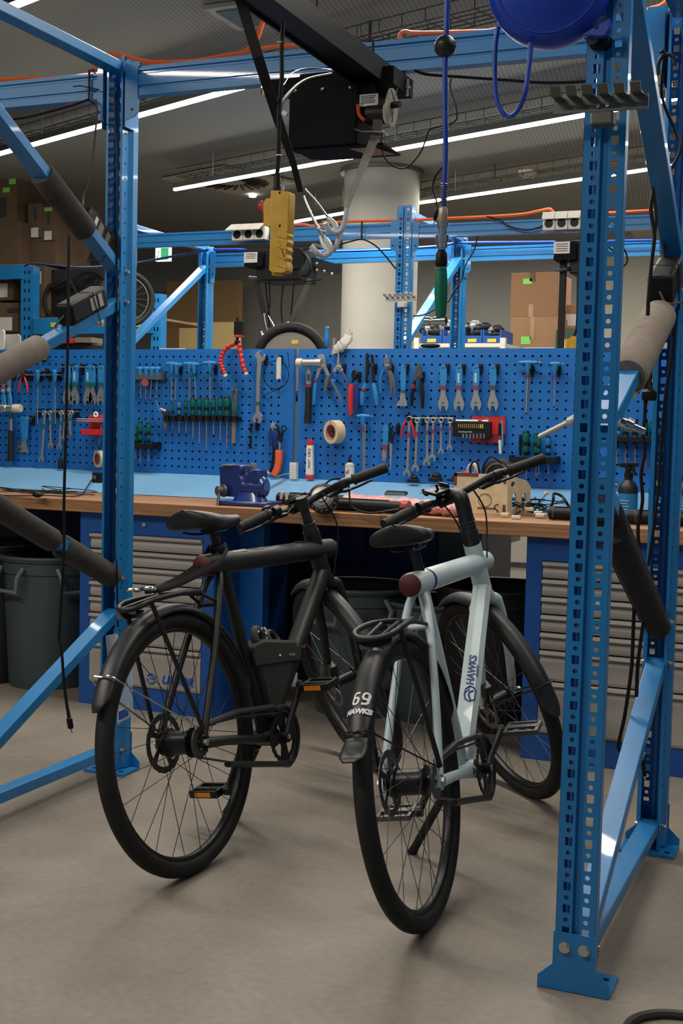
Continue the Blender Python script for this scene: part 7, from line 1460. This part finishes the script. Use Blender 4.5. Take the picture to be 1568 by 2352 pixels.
# steel shelf with blue bins
Yq = 8.2; t = thing('low_shelf', A(1050, 815, Yq), 'pale steel shelf edge carrying blue parts bins behind the right board', 'shelf'); a, b = A(955, 789, Yq), A(1158, 797, Yq)
MB().bb((a.x, Yq, b.z), (b.x, Yq+.45, a.z)).build('shelf_board', WHT, t, smooth=False)
for x in (957, 1155): p = A(x, 776, Yq); MB().bb((p.x-.018, Yq-.01, b.z-.3), (p.x+.018, Yq+.03, p.z)).build('corner_post', WHT, t, smooth=False)
for i, (x0, x1) in enumerate(((968, 1014), (1016, 1036), (1062, 1106), (1108, 1150))):
    c = thing('parts_bin', A((x0+x1)/2, 788, Yq), 'blue open parts bin filled with bagged parts, %s on the pale shelf' % ['first', 'narrow second', 'third', 'last'][i], 'bin', 'blue parts bins'); p, q = A(x0, 771, Yq), A(x1, 788, Yq)
    mb = MB(); mb.bb((p.x, Yq, q.z+.001), (q.x, Yq+.012, p.z)); mb.bb((p.x, Yq, q.z+.001), (p.x+.01, Yq+.3, p.z+.04)); mb.bb((q.x-.01, Yq, q.z+.001), (q.x, Yq+.3, p.z+.04)); mb.bb((p.x, Yq+.29, q.z), (q.x, Yq+.3, p.z+.04)); mb.build('bin', CABB, c, smooth=False)
    if i != 1: MB().bb(A((x0+x1)/2-10, 778, Yq-.003), A((x0+x1)/2+10, 786, Yq-.001)).build('yellow_label', YELL, c, smooth=False)
    rd = random.Random(i+20); f_ = thing('bagged_parts', A((x0+x1)/2, 771, Yq+.1), 'bagged black parts piled in the %s blue parts bin' % ['first', 'narrow second', 'third', 'last'][i], 'parts', 'bagged parts in the blue bins')
    for k in range(7):
        p = A(rd.uniform(x0+7, x1-7), rd.uniform(750, 770), Yq+.12); MB().sphere(p, rd.uniform(.03, .055), 8, 6, (1, 1, rd.uniform(.6, 1.1))).build('bag', [BLK, mat('clear_bag', (.20, .22, .24), .15, coat=.6), BLKS][k % 3], f_)
t = thing('cap', A(988, 800, YB+.35), 'flat black cap-like thing lying on top of the right board edge', 'cap'); MB().sphere(A(988, 794, YB+.06), .040, 16, 10, (1.2, .7, .30)).build('crown', BLK, t)
# orange ear-plug on the far post foot, black wheel (tyre) behind the boards
yt = YB+.35
c = A(668, 832, yt); Rw = (A(668, 741, yt)-c).length; t = thing('spare_wheel', c-V((0, 0, Rw)), 'wheel with thick black tire and pale solid centre standing behind the gap of the boards', 'wheel'); ax = V((.25, -1, 0)).normalized()
MB().torus(c, ax, Rw-.024, .026, 48, 12).build('tire', RUB, t); MB().lathe(c-ax*.01, c+ax*.012, [(0, Rw-.045), (1, Rw-.048)], 40).build('disc', mat('disc_grey', (.22, .20, .17), .5), t); p = A(677, 785, yt-.05); MB().box(p, (.035, .002, .018)).build('yellow_sticker', YELL, t, smooth=False)
t = thing('red_bumper', A(677, 826, YB+.06), 'small red knob showing in the gap between the tool boards', 'knob'); MB().cyl(A(677, 812, YB+.08), A(677, 822, YB+.07), .010, 12).build('knob', RED, t)
# left pallet rack
Yl = 8.6
t = thing('pallet_rack', A(200, 900, Yl), 'blue pallet shelving rack in the dark left background', 'shelving'); 
def lp_(x0, x1, y0, y1, Y, nm, par, dd=.06, mt_=BLUE): a, b = A(x0, y0, Y), A(x1, y1, Y); return MB().bb((a.x, Y, b.z), (b.x, Y+dd, a.z)).build(nm, mt_, par, smooth=False)
for x0, x1, y0 in ((48, 76, 612), (348, 370, 675)):
    a = A(x0, y0, Yl); b = A(x1, y0, Yl); up_o = MB().bb((a.x, Yl, 0), (b.x, Yl+.09, a.z)).build('upright', BLUE, t, smooth=False)
    z = a.z-.05
    while z > 1.2:
        for k in (.35, .7): MB().box((a.x+(b.x-a.x)*k, Yl-.001, z), (.012, .003, .028)).build('slot', BLK, up_o, smooth=False) if z > 1.55 else None
        z -= .075
a = A(0, 612, Yl); mbx = [(-60, 50, 610, 640), (76, 350, 727, 760)]
lp_(-60, 50, 611, 640, Yl-.02, 'shelf_beam', t); lp_(76, 350, 731, 765, Yl-.02, 'shelf_beam', t)
a, b = A(-60, 608, Yl), A(350, 727, Yl); MB().bb((a.x, Yl, A(0, 612, Yl).z), (A(60, 612, Yl).x, Yl+.9, A(0, 608, Yl).z)).build('shelf_board', CARD, t, smooth=False); MB().bb((A(76, 730, Yl).x, Yl, A(200, 733, Yl).z), (b.x, Yl+.9, A(200, 728, Yl).z)).build('shelf_board', CARD, t, smooth=False)
MB().bar(A(352, 680, Yl+.04), A(352, 682, Yl+.9), .04, .04).build('cross_tie', BLUE, t, smooth=False)
for x in (122, 170, 318): MB().bb(A(x-6, 741, Yl-.025), A(x+6, 751, Yl-.021)).build('yellow_label', YELL, t, smooth=False)
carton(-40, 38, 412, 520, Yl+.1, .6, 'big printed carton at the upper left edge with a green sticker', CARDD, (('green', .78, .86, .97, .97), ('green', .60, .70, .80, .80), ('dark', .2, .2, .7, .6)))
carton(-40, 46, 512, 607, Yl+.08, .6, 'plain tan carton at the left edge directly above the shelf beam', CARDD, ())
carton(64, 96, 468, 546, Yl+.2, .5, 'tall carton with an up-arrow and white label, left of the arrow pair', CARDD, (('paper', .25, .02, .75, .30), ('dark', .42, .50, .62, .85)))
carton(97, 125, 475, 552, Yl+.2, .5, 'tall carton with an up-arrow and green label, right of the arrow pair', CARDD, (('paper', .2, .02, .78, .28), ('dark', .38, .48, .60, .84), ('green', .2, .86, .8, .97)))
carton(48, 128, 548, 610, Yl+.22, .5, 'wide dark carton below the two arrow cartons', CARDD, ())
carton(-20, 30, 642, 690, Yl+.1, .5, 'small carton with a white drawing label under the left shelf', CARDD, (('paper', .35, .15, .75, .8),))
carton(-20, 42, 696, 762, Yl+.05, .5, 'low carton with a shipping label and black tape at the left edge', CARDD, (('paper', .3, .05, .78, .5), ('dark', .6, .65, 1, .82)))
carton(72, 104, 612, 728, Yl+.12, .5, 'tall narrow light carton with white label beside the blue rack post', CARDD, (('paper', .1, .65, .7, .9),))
# folding bicycle shape & wheel on the rack
t = thing('boxed_bike', A(165, 728, Yl+.1), 'dark bundled bicycle parts standing on the left rack shelf', 'bicycle parts')
mb = MB(); a, b = A(106, 620, Yl+.2), A(240, 726, Yl+.2); mb.bb((a.x, Yl+.2, b.z), (b.x, Yl+.25, a.z)); mb.build('backing_board', BLKM, t, smooth=False)
for cx, cy, R in ((140, 690, .16), (205, 680, .20)): MB().torus(A(cx, cy, Yl+.12), (0, 1, 0), R, .018, 28, 8).build('tire', RUB, t)
MB().tube([A(120, 660, Yl+.1), A(160, 640, Yl+.1), A(190, 700, Yl+.1), A(225, 640, Yl+.1)], .015, 8).build('tubing', BLKM, t)
c = A(290, 686, Yl-.25); Rw = (A(290, 622, Yl-.25)-c).length; t = thing('spare_wheel', c-V((0, 0, Rw)), 'spoked bicycle wheel leaning on the left rack, right of the left upright', 'wheel'); ax = V((.75, -1, 0)).normalized(); x_, y_ = frame_of(ax)
rm = MB().torus(c, ax, Rw-.012, .020, 44, 8).build('tire', RUB, t); MB().torus(c, ax, Rw-.045, .007, 44, 6).build('rim', STLD, t); MB().cyl(c-ax*.04, c+ax*.04, .025, 14).build('hub', STLD, t)
for k in range(18): aa = 2*PI*k/18; MB().tube([c+ax*(.02 if k % 2 else -.02), c+(x_*math.cos(aa)+y_*math.sin(aa))*(Rw-.045)], .0022, 4).build('spoke', STLD, t)
t = thing('white_bracket', A(20, 806, YB+.2), 'pale grey metal bracket with a bolt hole behind the left board, by the foam tube', 'bracket'); MB().plate([[A(x, y, YB+.12) for x, y in ((0, 760), (6, 757), (10, 762), (8, 800), (0, 812), (-10, 812), (-10, 765))]], (0, .01, 0)).build('arm', WHT, t, smooth=False); MB().plate([[A(x, y, YB+.16) for x, y in ((8, 768), (40, 767), (46, 772), (46, 806), (2, 806))]], (0, .01, 0)).build('plate', mat('plate_grey', (.45, .43, .40), .5), t, smooth=False)
t = thing('white_sack', A(222, 745, Yl-.3), 'crumpled white sack on the left rack shelf behind the upright', 'sack'); mb = MB(); mb.sphere(A(232, 728, Yl-.3), .09, 14, 10, (1.0, .5, .75))
for p in mb.v: p += V((random.uniform(-.012, .012), 0, random.uniform(-.012, .012)))
mb.build('sack', PAPER, t)
t = thing('black_cases', A(200, 800, YB+.5), 'long black case lying behind the left board with a red end box', 'case'); MB().bb(A(100, 785, YB+.4), A(238, 812, YB+.6)).build('case', BLK, t, smooth=False, bevel=.01); MB().bb(A(163, 777, YB+.38), A(171, 792, YB+.5)).build('red_end', RED, t, smooth=False); MB().bb(A(172, 775, YB+.39), A(236, 790, YB+.5)).build('tan_lid', mat('tan_lid', (.20, .17, .13), .7), t, smooth=False)
t = thing('paper_sheets', A(400, 803, YB+.02), 'white paper sheets lying along the top edge of the left board', 'papers'); MB().bb(A(366, 800, YB+.01), A(426, 803.5, YB+.028)).build('sheets', PAPER, t, smooth=False)
t = thing('paper_sheets', A(1236, 802, YB+.02), 'white paper sheets lying along the top edge of the right board', 'papers'); MB().bb(A(1201, 798, YB+.01), A(1275, 801.5, YB+.028)).build('sheets', PAPER, t, smooth=False)

# ------------------------------------------------------------------ under the bench
def barrel(x, yb, Y, r0, r1, H, label, mt, text=None, handle=True):
    c = A(x, yb, Y); c.z = 0; t = thing('trash_bin', c, label, 'trash bin')
    mb = MB(); mb.lathe(c+V((0, 0, .001)), c+V((0, 0, H)), [(0, r0), (.02, r0+.003), (.86, r1*.955), (.87, r1*.99), (.96, r1), (.965, r1*1.05), (1, r1*1.05)], 40); mb.f = [f for f in mb.f if len(f) == 4 or f[0] < 60]; mb.mi = mb.mi[:len(mb.f)]; mb.build('barrel', mt, t, solid=.005)
    MB().torus(c+V((0, 0, H-.008)), (0, 0, 1), r1*1.05, .009, 40, 8).build('rim', mt, t)
    if handle:
        for s in ((-.25, -1), (.9, -.45)):
            d = V((s[0], s[1], 0)).normalized(); q = c+d*(r1*1.0)+V((0, 0, H*.80)); tv = V((0, 0, 1)).cross(d)
            mb = MB()
            P0 = [q+tv*.075+V((0, 0, .07)), q+tv*.065+d*.03, q-tv*.065+d*.03, q-tv*.075+V((0, 0, .07))]
            mb.tube([P0[0], q+tv*.070+d*.03+V((0, 0, .03)), q+tv*.062+d*.028-V((0, 0, .035)), q-tv*.062+d*.028-V((0, 0, .035)), q-tv*.070+d*.03+V((0, 0, .03)), P0[3]], .010, 8); mb.build('handle', mat('bin_handle', (.13, .16, .16), .5), t)
    if text:
        d = (V((0, 0, CH))-c); d.z = 0; d.normalize(); q = c+d*(r1*.985)+V((0, 0, H*.78)); xd = V((0, 0, 1)).cross(d); textmesh(text, .045, Mxy(q+xd*.07, xd, (0, 0, 1)), 'maker_name', DPNT, t, bold=.002)
        MB().box(q+xd*.09-V((0, 0, .06)), (.04, .002, .03)).build('emblem', DPNT, t, smooth=False)
    return t
barrel(112, 1600, 4.78, .175, .215, .60, 'grey-green trash barrel with loop handles under the left end of the bench', BINM)
barrel(-30, 1600, 4.75, .19, .24, .64, 'dark trash barrel cut off by the left picture edge', BINK, handle=False)
barrel(822, 1640, 4.95, .18, .235, .545, 'grey-green trash barrel lettered BRUTE between the two bicycles', BINM, 'BRUTE')
barrel(1000, 1560, 4.98, .17, .225, .50, 'grey-green trash barrel behind the pale bicycle frame', mat('grey_bin_dark', (.05, .07, .075), .55))
barrel(1135, 1600, 4.98, .19, .25, .58, 'black trash barrel beside the right drawer cabinet', BINK, handle=False)
t = thing('storage_cabinet', A(800, 1400, 5.45), 'dark navy cabinet standing behind the bench between the drawers', 'cabinet'); a, b = A(690, 1210, 5.42), A(1000, 1330, 5.42); MB().bb((a.x, 5.42, .0), (b.x, 5.9, .86)).build('body', mat('navy_cabinet', (.006, .02, .11), .5), t, smooth=False); MB().bb(((a.x+b.x)/2-.003, 5.415, .02), ((a.x+b.x)/2+.003, 5.421, .84)).build('door_gap', BLK, t, smooth=False); MB().bb((a.x, 5.36, .50), (b.x, 5.42, .56)).build('door_rail', mat('navy_rail', (.005, .014, .07), .5), t, smooth=False)
t = thing('grey_panel_cabinet', A(1060, 1350, 5.46), 'plain grey side panel behind the pale bicycle head tube', 'cabinet'); a, b = A(1003, 1210, 5.44), A(1103, 1330, 5.44); MB().bb((a.x, 5.44, 0), (b.x, 5.95, .86)).build('body', mat('grey_panel', (.12, .125, .12), .6), t, smooth=False)
t = thing('stool', A(1140, 1400, 6.1), 'dark-legged stool with a pale seat seen under the right bench', 'stool'); c = A(1128, 1232, 6.1); MB().bb((c.x-.17, 6.0, c.z-.03), (c.x+.10, 6.3, c.z+.015)).build('seat', mat('seat_pale', (.32, .29, .25), .6), t, smooth=False, bevel=.008)
for x, y_ in ((1112, 6.0), (1136, 6.02), (1160, 6.3)): p = A(x, 1300, y_); MB().bb((p.x-.018, y_, 0), (p.x+.018, y_+.036, c.z-.03)).build('leg', BLKM, t, smooth=False)
MB().bb((A(1112, 1300, 6).x, 6.0, .28), (A(1160, 1300, 6.3).x, 6.03, .31)).build('rung', BLKM, t, smooth=False)
t = thing('radiator_box', A(1185, 1300, 7.9), 'pale low wall unit with a groove, seen under the right bench', 'wall unit'); a, b = A(1090, 1220, 7.9), A(1215, 1290, 7.9); MB().bb((a.x-1.2, 7.9, .0), (b.x+1.5, 8.1, .75)).build('body', mat('unit_pale', (.40, .37, .32), .6), t, smooth=False); MB().bb((a.x-1.2, 7.89, .34), (b.x+1.5, 7.9, .37)).build('groove', STLD, t, smooth=False)
# wheel glimpsed between cabinet and black bike
c = A(678, 1345, 5.9); t = thing('far_bicycle', c-V((0, 0, c.z)), 'another bicycle glimpsed in the slit right of the left drawer cabinet', 'bicycle')
zc = .34; cc = V((c.x, 5.9, zc)); ax = V((1, -.45, 0)).normalized(); x_, y_ = frame_of(ax)
MB().torus(cc, ax, .315, .022, 48, 10).build('tire', RUB, t); MB().torus(cc, ax, .290, .010, 48, 6).build('rim', mat('tan_rim', (.22, .18, .12), .5), t); MB().cyl(cc-ax*.04, cc+ax*.04, .02, 12).build('hub', STLD, t)
for k in range(24): aa = 2*PI*k/24; MB().tube([cc+ax*(.025 if k % 2 else -.025), cc+(x_*math.cos(aa)+y_*math.sin(aa))*.285], .0014, 4).build('spoke', STLD, t)
MB().tube([cc+V((0, 0, .0)), cc+V((-.02, .1, .45))], .014, 10).build('fork', BLKM, t); MB().bar(A(655, 1308, 5.75), A(700, 1298, 5.75), .03, .025).build('rack', mat('teal_black', (0, 0, 0)), t, smooth=False); MB().tube([A(662, 1385, 5.7), A(675, 1392, 5.7), A(658, 1400, 5.7)], .007, 8).build('pedal', CHR, t)
# cable ring on the floor lower right
c = atZ(1560, 2395, 0); t = MB(); rr = (atZ(1450, 2395, .01)-c).length
tag(MB().torus((c.x, c.y, .010), (0, 0, 1), rr*1.0, .0095, 60, 8).build('floor_hose', mat('hose_dark', (.03, .028, .025), .5)), 'loop of dark hose lying on the floor at the lower right corner', 'hose')

# ------------------------------------------------------------------ output settings
sc.view_settings.view_transform = 'Standard'; sc.view_settings.look = 'None'; sc.view_settings.gamma = 1
sc.view_settings.exposure = .66
try: sc.view_settings.use_curve_mapping = False
except Exception: pass
bpy.context.view_layer.update()
